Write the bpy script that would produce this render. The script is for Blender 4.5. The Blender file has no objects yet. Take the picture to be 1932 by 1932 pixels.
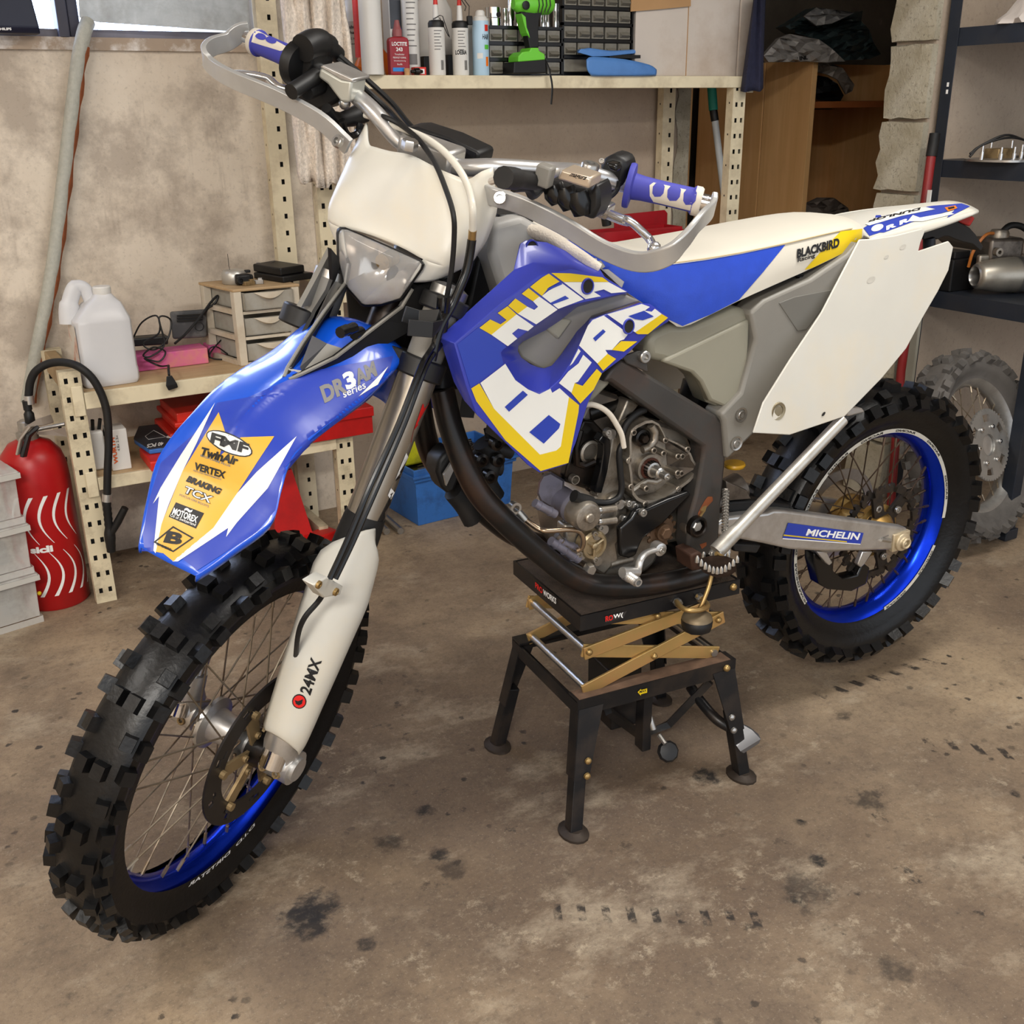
import bpy, bmesh, math, random
import numpy as np
from mathutils import Vector, Matrix
from mathutils.bvhtree import BVHTree
random.seed(7)
sc = bpy.context.scene
COL = sc.collection
# ------------------------------------------------------------------ camera
F_PX, CAM_H = 1985.42, 1.285            # focal length in pixels of a 1932 px frame, camera height
PITCH, ROLL, YAW = 0.366202466, -0.013808844, 0.522651599
def _cam_axes():
    fd = np.array([math.sin(YAW)*math.cos(PITCH), math.cos(YAW)*math.cos(PITCH), -math.sin(PITCH)])
    ri = np.array([math.cos(YAW), -math.sin(YAW), 0.0]); up = np.cross(ri, fd)
    return np.array([math.cos(ROLL)*ri+math.sin(ROLL)*up, math.cos(ROLL)*up-math.sin(ROLL)*ri, fd])
CM = _cam_axes()
CP = np.array([0, 0, CAM_H])
cam = bpy.data.cameras.new('camera'); cam.lens = F_PX/1932*36; cam.sensor_width = 36; cam.clip_start = 0.02
camo = bpy.data.objects.new('camera', cam); COL.objects.link(camo)
camo.matrix_world = Matrix(((CM[0][0], CM[1][0], -CM[2][0], 0), (CM[0][1], CM[1][1], -CM[2][1], 0), (CM[0][2], CM[1][2], -CM[2][2], CAM_H), (0, 0, 0, 1)))
sc.camera = camo
# ------------------------------------------------------------------ world, lights, exposure
w = bpy.data.worlds.new('world'); sc.world = w; w.use_nodes = True
bgn = w.node_tree.nodes['Background']; bgn.inputs[0].default_value = (0.86, 0.92, 1.0, 1); bgn.inputs[1].default_value = 1.5
def area(name, loc, rot, sx, sy, power, col):
    l = bpy.data.lights.new(name, 'AREA'); l.shape = 'RECTANGLE'; l.size = sx; l.size_y = sy; l.energy = power; l.color = col
    o = bpy.data.objects.new(name, l); COL.objects.link(o); o.location = loc; o.rotation_euler = rot; return o
LAMPS = (((-1.2, -1.2, 2.52), 1.5, 0.35, 150), ((1.75, 0.9, 2.52), 1.5, 0.35, 42), ((-1.5, 1.3, 2.5), 0.35, 1.2, 30))  # last one is an added fill, brightening the left wall and alcove
for p_, a_, b_, e_ in LAMPS: area('ceiling_and_fill_light', p_, (0, 0, 0), a_, b_, e_, (1, 0.96, 0.9))
area('window_daylight', (0.1, 3.36, 1.85), (math.radians(-90), 0, 0), 1.5, 0.7, 34, (0.55, 0.68, 1.0))
sc.view_settings.view_transform = 'Standard'; sc.view_settings.look = 'None'
sc.view_settings.exposure = 0.0; sc.view_settings.gamma = 1; sc.view_settings.use_curve_mapping = False
sc.cycles.max_bounces = 6; sc.cycles.diffuse_bounces = 3; sc.cycles.glossy_bounces = 3; sc.cycles.transmission_bounces = 5
sc.cycles.transparent_max_bounces = 8; sc.cycles.caustics_reflective = False; sc.cycles.caustics_refractive = False
sc.cycles.sample_clamp_indirect = 6; sc.cycles.use_denoising = True
# ------------------------------------------------------------------ rays: a pixel of the photograph to a point of the place
def ray(px, py):
    return CM.T @ np.array([(px-966)/F_PX, (966-py)/F_PX, 1.0])
def gz(px, py, z): r = ray(px, py); return CP+r*((z-CAM_H)/r[2])
def gy(px, py, y): r = ray(px, py); return CP+r*(y/r[1])
def gx(px, py, x): r = ray(px, py); return CP+r*(x/r[0])
# motorbike frame: x forward, y to its left, z up, origin at the rear axle
BW = np.array([[-0.99917587, -0.02491016, -0.03204791], [0.02566809, -0.99939521, -0.02346001], [-0.03144414, -0.02426328, 0.99921097]])
BT = np.array([1.79472806, 1.50193985, -0.89257848+CAM_H])
RAKE = math.radians(26.5); SAX = np.array([-math.sin(RAKE), 0, math.cos(RAKE)]); SFW = np.array([math.cos(RAKE), 0, math.sin(RAKE)])
AXLE = np.array([1.475, 0, .008]); SPIV = AXLE-.055*SFW
def rotm(k, t):
    K = np.array([[0, -k[2], k[1]], [k[2], 0, -k[0]], [-k[1], k[0], 0]]); return np.eye(3)+math.sin(t)*K+(1-math.cos(t))*K@K
SR = rotm(SAX, 0.6842)
def bl(x, y, z): return BW@np.array([x, y, z])+BT
def sl(x, y, z): return BW@(SR@(np.array([x, y, z])-SPIV)+SPIV)+BT
def fl(a, o, y): v = AXLE+a*SAX+o*SFW; return sl(v[0], y, v[2])         # along the fork, ahead of the axle, sideways
def w2b(p): return BW.T@(np.array(p)-BT)
def w2s(p): return SR.T@(w2b(p)-SPIV)+SPIV
def bp(px, py, y):
    r = BW.T@ray(px, py); o = BW.T@(CP-BT); v = o+r*((y-o[1])/r[1]); return BW@v+BT
def sp(px, py, y):
    r = SR.T@(BW.T@ray(px, py)); o = SR.T@(BW.T@(CP-BT)-SPIV)+SPIV; v = o+r*((y-o[1])/r[1]); return sl(*v)
def mirror_b(p): v = w2b(p); return bl(v[0], -v[1], v[2])
def mirror_s(p): v = w2s(p); return sl(v[0], -v[1], v[2])
def Q(ox, oy, s): return lambda *pts: [(ox+p[0]/s, oy+p[1]/s)+tuple(p[2:]) for p in pts]
# ------------------------------------------------------------------ materials
def mat(name, col, rough=.5, metal=0.0, var=.12, scale=8.0, bump=0.0, bscale=60.0, dirt=None, dscale=5.0, damt=.5, coat=0.0, trans=0.0, alpha=1.0, emit=0.0, ior=1.45, spec=.5):
    m = bpy.data.materials.new(name); m.use_nodes = True; nt = m.node_tree; N = nt.nodes; L = nt.links; b = N['Principled BSDF']
    b.inputs['Metallic'].default_value = metal; b.inputs['Roughness'].default_value = rough; b.inputs['Coat Weight'].default_value = coat
    b.inputs['Coat Roughness'].default_value = .08
    b.inputs['Transmission Weight'].default_value = trans; b.inputs['Alpha'].default_value = alpha; b.inputs['IOR'].default_value = ior
    b.inputs['Specular IOR Level'].default_value = spec
    c4 = (*col, 1)
    b.inputs['Base Color'].default_value = c4
    if emit: b.inputs['Emission Color'].default_value = c4; b.inputs['Emission Strength'].default_value = emit
    out = None
    if var or dirt or bump: tc = N.new('ShaderNodeTexCoord')
    if var:
        n = N.new('ShaderNodeTexNoise'); n.inputs['Scale'].default_value = scale; n.inputs['Detail'].default_value = 6; L.new(tc.outputs['Object'], n.inputs['Vector'])
        r = N.new('ShaderNodeMapRange'); r.inputs[1].default_value = .3; r.inputs[2].default_value = .7; r.inputs[3].default_value = 1-var; r.inputs[4].default_value = 1+var
        L.new(n.outputs[0], r.inputs[0])
        mx = N.new('ShaderNodeVectorMath'); mx.operation = 'SCALE'; mx.inputs[0].default_value = col; L.new(r.outputs[0], mx.inputs['Scale']); out = mx.outputs[0]
    if dirt:
        n2 = N.new('ShaderNodeTexNoise'); n2.inputs['Scale'].default_value = dscale; n2.inputs['Detail'].default_value = 8; n2.inputs['Roughness'].default_value = .65; L.new(tc.outputs['Object'], n2.inputs['Vector'])
        r2 = N.new('ShaderNodeMapRange'); r2.inputs[1].default_value = .48; r2.inputs[2].default_value = .68; r2.inputs[4].default_value = damt; L.new(n2.outputs[0], r2.inputs[0])
        mm = N.new('ShaderNodeMix'); mm.data_type = 'RGBA'; L.new(r2.outputs[0], mm.inputs[0]); mm.inputs[6].default_value = c4; mm.inputs[7].default_value = (*dirt, 1)
        if out: L.new(out, mm.inputs[6])
        out = mm.outputs[2]
    if out: L.new(out, b.inputs['Base Color'])
    if bump:
        n3 = N.new('ShaderNodeTexNoise'); n3.inputs['Scale'].default_value = bscale; n3.inputs['Detail'].default_value = 5; L.new(tc.outputs['Object'], n3.inputs['Vector'])
        bu = N.new('ShaderNodeBump'); bu.inputs['Strength'].default_value = bump; bu.inputs['Distance'].default_value = .004; L.new(n3.outputs[0], bu.inputs['Height']); L.new(bu.outputs[0], b.inputs['Normal'])
    return m
def S(r, g, b):                                                              # sRGB 0-255 to linear
    f = lambda c: (c/255/12.92 if c/255 <= .04045 else ((c/255+.055)/1.055)**2.4)
    return (f(r), f(g), f(b))
class G:                                                                     # node helper for the larger surfaces
    def __init__(s, name, rough=.8):
        s.m = bpy.data.materials.new(name); s.m.use_nodes = True; s.N = s.m.node_tree.nodes; s.L = s.m.node_tree.links; s.b = s.N['Principled BSDF']; s.b.inputs['Roughness'].default_value = rough
        s.tc = s.N.new('ShaderNodeTexCoord').outputs['Object']
    def link(s, v, inp):
        if hasattr(v, 'node'): s.L.new(v, inp)
        else: inp.default_value = v
    def mapv(s, sc=(1, 1, 1), loc=(0, 0, 0), rot=(0, 0, 0), v=None):
        n = s.N.new('ShaderNodeMapping'); s.L.new(v or s.tc, n.inputs[0]); n.inputs[1].default_value = loc; n.inputs[2].default_value = rot; n.inputs[3].default_value = sc; return n.outputs[0]
    def noise(s, sc, det=6, ro=.6, v=None, dist=0):
        n = s.N.new('ShaderNodeTexNoise'); s.L.new(v or s.tc, n.inputs['Vector']); n.inputs['Scale'].default_value = sc; n.inputs['Detail'].default_value = det; n.inputs['Roughness'].default_value = ro; n.inputs['Distortion'].default_value = dist; return n.outputs[0]
    def vor(s, sc, v=None):
        n = s.N.new('ShaderNodeTexVoronoi'); s.L.new(v or s.tc, n.inputs['Vector']); n.inputs['Scale'].default_value = sc; return n.outputs[0]
    def rng(s, x, a, b, c=0, d=1):
        n = s.N.new('ShaderNodeMapRange'); s.L.new(x, n.inputs[0]); n.inputs[1].default_value = a; n.inputs[2].default_value = b; n.inputs[3].default_value = c; n.inputs[4].default_value = d; return n.outputs[0]
    def mix(s, f, a, b):
        n = s.N.new('ShaderNodeMix'); n.data_type = 'RGBA'; s.link(f, n.inputs[0])
        for v, i in ((a, 6), (b, 7)): s.link((*v, 1) if isinstance(v, tuple) and len(v) == 3 else v, n.inputs[i])
        return n.outputs[2]
    def math(s, op, a, b=0.0):
        n = s.N.new('ShaderNodeMath'); n.operation = op; s.link(a, n.inputs[0]); s.link(b, n.inputs[1]); return n.outputs[0]
    def dist(s, p, v=None, sc=(1, 1, 1)):
        n = s.N.new('ShaderNodeVectorMath'); n.operation = 'DISTANCE'; s.L.new(s.mapv(sc, v=v) if sc != (1, 1, 1) else (v or s.tc), n.inputs[0]); n.inputs[1].default_value = tuple(p[i]*sc[i] for i in range(3)); return n.outputs['Value']
    def bump(s, h, st=.3, d=.01):
        n = s.N.new('ShaderNodeBump'); n.inputs['Strength'].default_value = st; n.inputs['Distance'].default_value = d; s.L.new(h, n.inputs['Height']); s.L.new(n.outputs[0], s.b.inputs['Normal'])
    def color(s, c): s.L.new(c, s.b.inputs['Base Color']); return s.m
# ------------------------------------------------------------------ mesh builder
A3 = lambda p: np.array(p[:3], float)
def unit(v): v = np.array(v, float); return v/(np.linalg.norm(v)+1e-12)
RAW = {}; LOC = {}
class MB:
    def __init__(s): s.v = []; s.f = []; s.m = []
    def add(s, vs, fs, mi=0):
        o = len(s.v); s.v += [tuple(float(c) for c in p) for p in vs]
        for f in fs: s.f.append(tuple(i+o for i in f)); s.m.append(mi)
        return s
    def box(s, c, d, R=None, mi=0, taper=1.0):
        c = A3(c); vs = []
        for z in (-1, 1):
            for x, y in ((-1, -1), (1, -1), (1, 1), (-1, 1)):
                k = taper if z > 0 else 1; v = np.array([x*d[0]/2*k, y*d[1]/2*k, z*d[2]/2]); vs.append(c+(R@v if R is not None else v))
        return s.add(vs, [(3, 2, 1, 0), (4, 5, 6, 7), (0, 1, 5, 4), (1, 2, 6, 5), (2, 3, 7, 6), (3, 0, 4, 7)], mi)
    def bx(s, a, b, mi=0):                                                   # box from corner to corner
        a, b = A3(a), A3(b); return s.box((a+b)/2, np.abs(b-a), mi=mi)
    def ring(s, c, u, v, r, n, ph=0): return [A3(c)+r*(math.cos(2*math.pi*i/n+ph)*u+math.sin(2*math.pi*i/n+ph)*v) for i in range(n)]
    def loft(s, rings, closed=True, caps=True, mi=0, loop=False):
        n = len(rings[0]); vs = [p for r in rings for p in r]; fs = []; k = len(rings)
        for i in range(k if loop else k-1):
            for j in range(n if closed else n-1):
                a, b = i*n+j, i*n+(j+1) % n; c, d = ((i+1) % k)*n+(j+1) % n, ((i+1) % k)*n+j; fs.append((a, b, c, d))
        if caps and closed and not loop: fs += [tuple(range(n-1, -1, -1)), tuple(range((k-1)*n, k*n))]
        return s.add(vs, fs, mi)
    def tube(s, pts, r, n=10, caps=True, mi=0, loop=False, flat=None):
        P = [A3(p) for p in pts]; k = len(P); rs = r if hasattr(r, '__len__') else [r]*k; rings = []
        t0 = unit(P[1]-P[0]); u = unit(np.cross(t0, [0, 0, 1] if abs(t0[2]) < .9 else [1, 0, 0]))
        for i in range(k):
            if loop: t = unit(P[(i+1) % k]-P[i-1])
            else: t = unit(P[min(i+1, k-1)]-P[max(i-1, 0)])
            u = unit(u-t*(u@t)); v = np.cross(t, u)
            rings.append(s.ring(P[i], u, v*(flat or 1), rs[i], n))
        return s.loft(rings, True, caps, mi, loop)
    def sweep(s, pts, up, wd, th, mi=0, taper=None):                         # flat bar along a path: wd along up, th across
        P = [A3(p) for p in pts]; k = len(P); rings = []
        for i in range(k):
            t = unit(P[min(i+1, k-1)]-P[max(i-1, 0)]); upv = A3(up[i] if hasattr(up[0], '__len__') else up)
            sd = unit(np.cross(t, upv)); uu = unit(np.cross(sd, t)); w2 = (wd[i] if hasattr(wd, '__len__') else wd)/2
            rings.append([P[i]+sd*th/2+uu*w2, P[i]-sd*th/2+uu*w2, P[i]-sd*th/2-uu*w2, P[i]+sd*th/2-uu*w2])
        return s.loft(rings, True, True, mi)
    def lathe(s, p, d, prof, n=20, mi=0, sq=1.0, caps=True):                 # profile of (radius, height) about an axis
        d = unit(d); u = unit(np.cross(d, [0, 0, 1] if abs(d[2]) < .9 else [1, 0, 0])); v = np.cross(d, u)*sq
        return s.loft([s.ring(A3(p)+d*h, u, v, max(r, 1e-5), n) for r, h in prof], True, caps, mi)
    def cyl(s, a, b, r, n=16, mi=0, r2=None): return s.lathe(a, A3(b)-A3(a), [(r, 0), (r if r2 is None else r2, np.linalg.norm(A3(b)-A3(a)))], n, mi)
    def prism(s, poly, off, mi=0):                                           # polygon in 3-D pushed along off
        P = [A3(p) for p in poly]; n = len(P); off = A3(off); vs = P+[p+off for p in P]
        return s.add(vs, [tuple(range(n)), tuple(range(2*n-1, n-1, -1))]+[((i+1) % n, i, i+n, (i+1) % n+n) for i in range(n)], mi)
    def grid(s, rows, mi=0): return s.loft(rows, False, False, mi)
    def sphere(s, c, r, n=12, mi=0, d=(0, 0, 1), sq=1.0, half=False):
        m = n//2; a0 = 0 if half else -math.pi/2
        return s.lathe(c, d, [(r*math.cos(a), r*sq*math.sin(a)) for a in [a0+(math.pi/2-a0)*i/m for i in range(m+1)]], n, mi)
    def hexbolt(s, p, d, r, h, mi=0):
        return s.lathe(p, d, [(r, 0), (r, h*.8), (r*.85, h)], 6, mi)
    def capbolt(s, p, d, r, h, mi=0):                                        # round socket head with a recessed hole
        return s.lathe(p, d, [(r, 0), (r, h*.85), (r*.88, h), (r*.5, h), (r*.45, h*.4), (0, h*.4)], 12, mi)
    def build(s, name, mats, parent=None, smooth=40, bevel=0, seg=2, solid=0, sub=0, off=-1, merge=False, origin=None, **tags):
        V = np.array(s.v); lo, hi = V.min(0), V.max(0)
        if origin is None: origin = (lo+hi)/2 if parent is not None else np.array([(lo[0]+hi[0])/2, (lo[1]+hi[1])/2, lo[2]])
        me = bpy.data.meshes.new(name); me.from_pydata([tuple(p) for p in V-origin], [], s.f)
        for mm in (mats if isinstance(mats, (list, tuple)) else [mats]): me.materials.append(mm)
        me.polygons.foreach_set('material_index', s.m)
        bm = bmesh.new(); bm.from_mesh(me)
        if merge: bmesh.ops.remove_doubles(bm, verts=bm.verts, dist=1e-5)
        if off != 99: bmesh.ops.recalc_face_normals(bm, faces=bm.faces)
        if solid:                                                            # shells grow away from the side that is seen
            if sum(f.calc_area()*f.normal.dot(Vector(CP-origin)-f.calc_center_median()) for f in bm.faces) < 0: bmesh.ops.reverse_faces(bm, faces=bm.faces)
        if smooth:
            a = math.radians(smooth)
            for f in bm.faces: f.smooth = True
            for e in bm.edges:
                if len(e.link_faces) == 2 and e.calc_face_angle(0) > a: e.smooth = False
        bm.to_mesh(me); bm.free()
        o = bpy.data.objects.new(name, me); COL.objects.link(o)
        if solid:
            md = o.modifiers.new('solid', 'SOLIDIFY'); md.thickness = solid; md.offset = -1
        if sub: md = o.modifiers.new('sub', 'SUBSURF'); md.levels = sub; md.render_levels = sub
        if bevel:
            md = o.modifiers.new('bevel', 'BEVEL'); md.width = bevel; md.segments = seg; md.limit_method = 'ANGLE'; md.angle_limit = math.radians(35); md.harden_normals = False
        place(o, parent, origin); RAW[o.name] = (list(s.v), list(s.f)); tag(o, **tags); return o
def place(o, parent, origin):
    origin = np.array(origin, float); LOC[o.name] = origin
    if parent is not None: o.parent = parent; o.location = origin-LOC[parent.name]
    else: o.location = origin
def tag(o, label=None, cat=None, group=None, kind=None):
    for k, v in (('label', label), ('category', cat), ('group', group), ('kind', kind)):
        if v: o[k] = v
    return o
def thing(name, label, cat, loc, group=None):
    o = bpy.data.objects.new(name, None); o.empty_display_size = .1; COL.objects.link(o); place(o, None, loc); return tag(o, label, cat, group)
def copy_at(src, parent, mtx):                                               # a further object on the same mesh, mtx in the frame of the parent's origin
    o = src.copy(); COL.objects.link(o); o.parent = parent; o.matrix_local = mtx; LOC[o.name] = LOC[parent.name]+np.array(mtx.translation); return o
def catmull(P, k=6, loop=False):
    P = [np.array(p, float) for p in P]; n = len(P); out = []
    for i in range(n if loop else n-1):
        p1, p2 = P[i], P[(i+1) % n]; p0 = P[i-1] if (i or loop) else 2*p1-p2; p3 = P[(i+2) % n] if (i+2 < n or loop) else 2*p2-p1
        for j in range(k):
            t = j/k; out.append(.5*((2*p1)+(p2-p0)*t+(2*p0-5*p1+4*p2-p3)*t*t+(3*p1-p0-3*p2+p3)*t**3))
    if not loop: out.append(P[-1])
    return out
def smooth_rows(rows, a=4, b=4):
    R = [catmull(r, b) for r in rows]; cols = [catmull([r[j] for r in R], a) for j in range(len(R[0]))]
    return [[c[i] for c in cols] for i in range(len(cols[0]))]
from mathutils.geometry import tessellate_polygon
def tri(polys, maxlen):                                                      # 2-D polygons (first is the outline, others may be holes) to small triangles
    P2 = [[Vector((p[0], p[1], 0)) for p in poly] for poly in polys]; flat = [p for poly in P2 for p in poly]
    bm = bmesh.new(); vs = [bm.verts.new(p) for p in flat]
    for t in tessellate_polygon(P2):
        try: bm.faces.new([vs[i] for i in t])
        except ValueError: pass
    for _ in range(5):
        es = [e for e in bm.edges if e.calc_length() > maxlen]
        if not es: break
        bmesh.ops.subdivide_edges(bm, edges=es, cuts=1, use_grid_fill=False); bmesh.ops.triangulate(bm, faces=[f for f in bm.faces if len(f.verts) > 3])
    bm.verts.index_update(); r = ([tuple(v.co[:2]) for v in bm.verts], [tuple(v.index for v in f.verts) for f in bm.faces]); bm.free(); return r
_bvh = {}
def bvh(o):
    if o.name not in _bvh: _bvh[o.name] = BVHTree.FromPolygons(*RAW[o.name])
    return _bvh[o.name]
def hit(o, px, py, lift=.0008):
    r = ray(px, py); d = Vector(r).normalized(); loc, no, i, dd = bvh(o).ray_cast(Vector(CP), d)
    if loc is None: loc, no, i, dd = bvh(o).find_nearest(Vector(CP+r*float(np.linalg.norm(np.array(RAW[o.name][0][0])-CP)/np.linalg.norm(r))))
    if no.dot(d) > 0: no = -no
    return np.array(loc+no*lift)
def stick(name, target, polys, m, parent, maxlen=14, lift=.0008, label=None, fn=None):                 # printed sticker laid on a surface; polys = list of polygons or (outline, hole, ...)
    mb = MB()
    for p in polys:
        p = p if isinstance(p, tuple) else (p,)
        v, f = tri(p, maxlen); mb.add([fn(a, b, lift) if fn else hit(target, a, b, lift) for a, b in v], f)
    return mb.build(name, m, parent, smooth=0 if maxlen > 40 else 60, label=label)
_tx = {}
def text2d(s, bold=.012):
    if (s, bold) in _tx: return _tx[(s, bold)]
    cu = bpy.data.curves.new('lettering', 'FONT'); cu.body = s; cu.offset = bold; cu.resolution_u = 3; cu.size = 1
    ob = bpy.data.objects.new('lettering', cu); me = ob.to_mesh()
    v = [tuple(p.co[:2]) for p in me.vertices]; f = [tuple(p.vertices) for p in me.polygons]; ob.to_mesh_clear(); bpy.data.objects.remove(ob); bpy.data.curves.remove(cu)
    xs = [p[0] for p in v]; ys = [p[1] for p in v]; x0, x1 = min(xs), max(xs); y0, y1 = min(ys), max(ys)
    v = [((p[0]-x0)/(x1-x0), (p[1]-y0)/(y1-y0)) for p in v]; _tx[(s, bold)] = (v, f); return v, f
def letters(name, target, s, p0, p1, up, m, parent, bold=.012, shear=0.0, lift=.0011, mb=None):
    # lettering filling the parallelogram: baseline p0 to p1, up = pixel vector of its height
    v, f = text2d(s, bold); p0, p1, up = np.array(p0, float), np.array(p1, float), np.array(up, float); d = p1-p0
    pts = [p0+d*a+up*b+d*shear*b for a, b in v]; b2 = mb or MB(); b2.add([hit(target, x, y, lift) for x, y in pts], f)
    return None if mb else b2.build(name, m, parent, smooth=0)
def letters3(name, s, p0, right, up, m, parent, bold=.012, **k):             # flat lettering in 3-D: origin, right and up vectors
    v, f = text2d(s, bold); p0, right, up = A3(p0), A3(right), A3(up); return MB().add([p0+right*a+up*b for a, b in v], f).build(name, m, parent, smooth=0, **k)
# ------------------------------------------------------------------ palette
def floor_mat():
    g = G('worn_concrete_floor', .62)
    big = g.noise(1.1, 5, .6); mid = g.noise(6, 9, .75); fine = g.noise(75, 6, .8)
    c = g.mix(g.rng(big, .35, .65), S(122, 104, 86), S(166, 146, 120))
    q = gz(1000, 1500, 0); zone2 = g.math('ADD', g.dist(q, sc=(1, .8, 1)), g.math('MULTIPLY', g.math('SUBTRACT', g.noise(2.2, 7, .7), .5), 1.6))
    c = g.mix(g.rng(zone2, .35, 1.15, .62, 0), c, S(86, 70, 57))                                       # broad darker area around the middle of the floor
    c = g.mix(g.rng(mid, .44, .66, 0, .62), c, S(92, 78, 66))
    c = g.mix(g.rng(g.noise(2.6, 8, .75, v=g.mapv((1, 1.6, 1), (5, 2, 0), (0, 0, .7))), .53, .66, 0, .5), c, S(184, 170, 148))    # pale worn skin
    c = g.mix(g.math('MULTIPLY', g.rng(g.noise(22, 8, .8, v=g.mapv(loc=(2, 7, 0))), .55, .64, 0, .5), g.rng(g.noise(1.7, 5, .6, v=g.mapv(loc=(8, 8, 0))), .45, .6)), c, S(194, 180, 156))
    c = g.mix(g.rng(fine, .5, .7, 0, .5), c, S(58, 50, 44)); c = g.mix(g.rng(g.noise(160, 4, .8), .58, .7, 0, .4), c, S(196, 184, 164))
    sp = g.noise(15, 9, .72); zone = g.rng(g.noise(1.6, 3, .5), .44, .6)                               # oil drips
    c = g.mix(g.math('MULTIPLY', g.rng(sp, .6, .66, 0, .8), zone), c, S(26, 23, 22))
    brk = g.noise(48, 5, .7); dv = g.vor(21); dz = g.rng(g.noise(2.4, 4, .6, v=g.mapv(loc=(4, 4, 0))), .5, .62)
    c = g.mix(g.math('MULTIPLY', g.rng(g.math('ADD', dv, g.math('MULTIPLY', g.noise(60, 4, .7), .5)), .36, .42, .9, 0), dz), c, S(28, 25, 24))   # drops
    for p, r, a in (((1335, 1466), .03, .95), ((600, 1713), .045, .9), ((580, 1738), .05, .9), ((830, 1612), .022, .9), ((800, 1527), .02, .9), ((1512, 1550), .014, .95), ((1542, 1622), .018, .95), ((1640, 1512), .04, .7), ((1590, 1350), .022, .7), ((735, 1590), .03, .7), ((1520, 1680), .05, .6), ((1690, 1830), .03, .6), ((850, 1640), .03, .6), ((690, 1780), .02, .8), ((1915, 1498), .014, .9)):
        q = gz(p[0], p[1], 0)
        wv = g.math('ADD', g.dist(q), g.math('MULTIPLY', g.math('SUBTRACT', g.noise(26, 6, .7), .5), r*2.4))
        c = g.mix(g.math('MULTIPLY', g.rng(wv, r*.6, r*1.05, a, 0), g.rng(brk, .34, .52, .35, 1)), c, S(27, 24, 23))
    # tyre prints: rows of short dark dashes
    for p0, p1, fq, sl_ in (((1735, 1395), (1932, 1428), 120, 60), ((1540, 1315), (1760, 1245), 110, 40), ((1040, 1720), (1440, 1735), 150, 20)):
        a, b2 = gz(*p0, 0), gz(*p1, 0); an = math.atan2(b2[1]-a[1], b2[0]-a[0]); ln = np.linalg.norm(b2-a)
        v = g.N.new('ShaderNodeMapping'); v.vector_type = 'TEXTURE'; v.inputs[1].default_value = tuple(a); v.inputs[2].default_value = (0, 0, an); g.L.new(g.tc, v.inputs[0])
        s = g.N.new('ShaderNodeSeparateXYZ'); g.L.new(v.outputs[0], s.inputs[0]); X, Y = s.outputs[0], s.outputs[1]
        k = g.math('MULTIPLY', g.rng(g.math('SINE', g.math('ADD', g.math('MULTIPLY', X, fq), g.math('MULTIPLY', Y, sl_))), .35, .6), g.rng(g.math('ABSOLUTE', Y), .014, .022, 1, 0))
        k = g.math('MULTIPLY', k, g.math('MULTIPLY', g.rng(X, 0, .01), g.rng(X, ln, ln+.01, 1, 0)))
        k = g.math('MULTIPLY', k, g.rng(g.noise(34, 5, .7), .42, .54))
        c = g.mix(g.math('MULTIPLY', k, .9), c, S(30, 26, 25))
    g.bump(g.noise(45, 9, .78), .4, .007); g.L.new(g.rng(mid, .3, .7, .5, .75), g.b.inputs['Roughness'])
    return g.color(c)
def wall_mat(name, a, b, stain, streak=1.0):
    g = G(name, .9)
    c = g.mix(g.rng(g.noise(2.2, 6, .62), .36, .64), a, b)
    st = g.rng(g.noise(3.1, 7, .68, v=g.mapv(loc=(3, 1, 7))),   .48, .6, 0, .6*streak); c = g.mix(st, c, stain)
    dr = g.noise(1, 5, .6, v=g.mapv((46, 46, 2.6))); c = g.mix(g.math('MULTIPLY', g.rng(dr, .54, .68, 0, .32*streak), g.rng(g.noise(2.3, 5, .7, v=g.mapv(loc=(9, 2, 1))), .5, .62)), c, S(120, 104, 90))
    c = g.mix(g.rng(g.noise(75, 6, .75), .55, .72, 0, .4), c, S(110, 98, 88))
    c = g.mix(g.rng(g.noise(7, 8, .75, v=g.mapv(loc=(1, 5, 2))), .6, .72, 0, .5*streak), c, S(222, 214, 202))
    g.bump(g.noise(38, 8, .7), .3, .008); return g.color(c)
def block_mat():
    g = G('raw_concrete_block', .95); c = g.mix(g.rng(g.noise(9, 5), .35, .65), S(176, 166, 142), S(206, 199, 180))
    pit = g.vor(70, g.mapv((1, 1, 1.6))); c = g.mix(g.rng(g.noise(90, 5, .7), .55, .68, 0, .6), c, S(112, 100, 84)); g.bump(g.noise(60, 8, .75), .8, .012); return g.color(c)
def wood_mat(name, a, b, ax=2, sc=1.0, knots=True):
    g = G(name, .6); s = [26*sc]*3; s[ax] = 1.4*sc
    n = g.noise(1, 5, .6, v=g.mapv(tuple(s)), dist=.6); c = g.mix(g.rng(n, .3, .7), a, b)
    c = g.mix(g.rng(g.noise(3, 5), .5, .7, 0, .35), c, tuple(x*.55 for x in a))
    if knots:
        k = g.vor(3.2, g.mapv((1, 1, .55))); c = g.mix(g.rng(k, .04, .075, .85, 0), c, S(70, 40, 22))
    g.bump(n, .12, .004); return g.color(c)
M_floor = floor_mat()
M_wall = wall_mat('stained_concrete_render', S(208, 194, 176), S(232, 220, 203), S(148, 134, 121))
M_wall2 = wall_mat('beige_wall_paint', S(172, 155, 138), S(182, 166, 148), S(150, 134, 118), .4)
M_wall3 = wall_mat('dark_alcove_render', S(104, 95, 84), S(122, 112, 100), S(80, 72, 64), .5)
M_block = block_mat()
M_pine = wood_mat('pine_board', S(222, 172, 112), S(238, 192, 134)); M_ply = wood_mat('worn_plywood', S(176, 146, 108), S(196, 168, 128), 0)
M_cream = mat('cream_enamel', S(226, 214, 184), .5, var=.05, dirt=S(140, 118, 90), dscale=9, damt=.45)
M_creamold = mat('grimy_cream_enamel', S(214, 202, 172), .55, var=.06, dirt=S(120, 102, 80), dscale=14, damt=.6)
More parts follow.
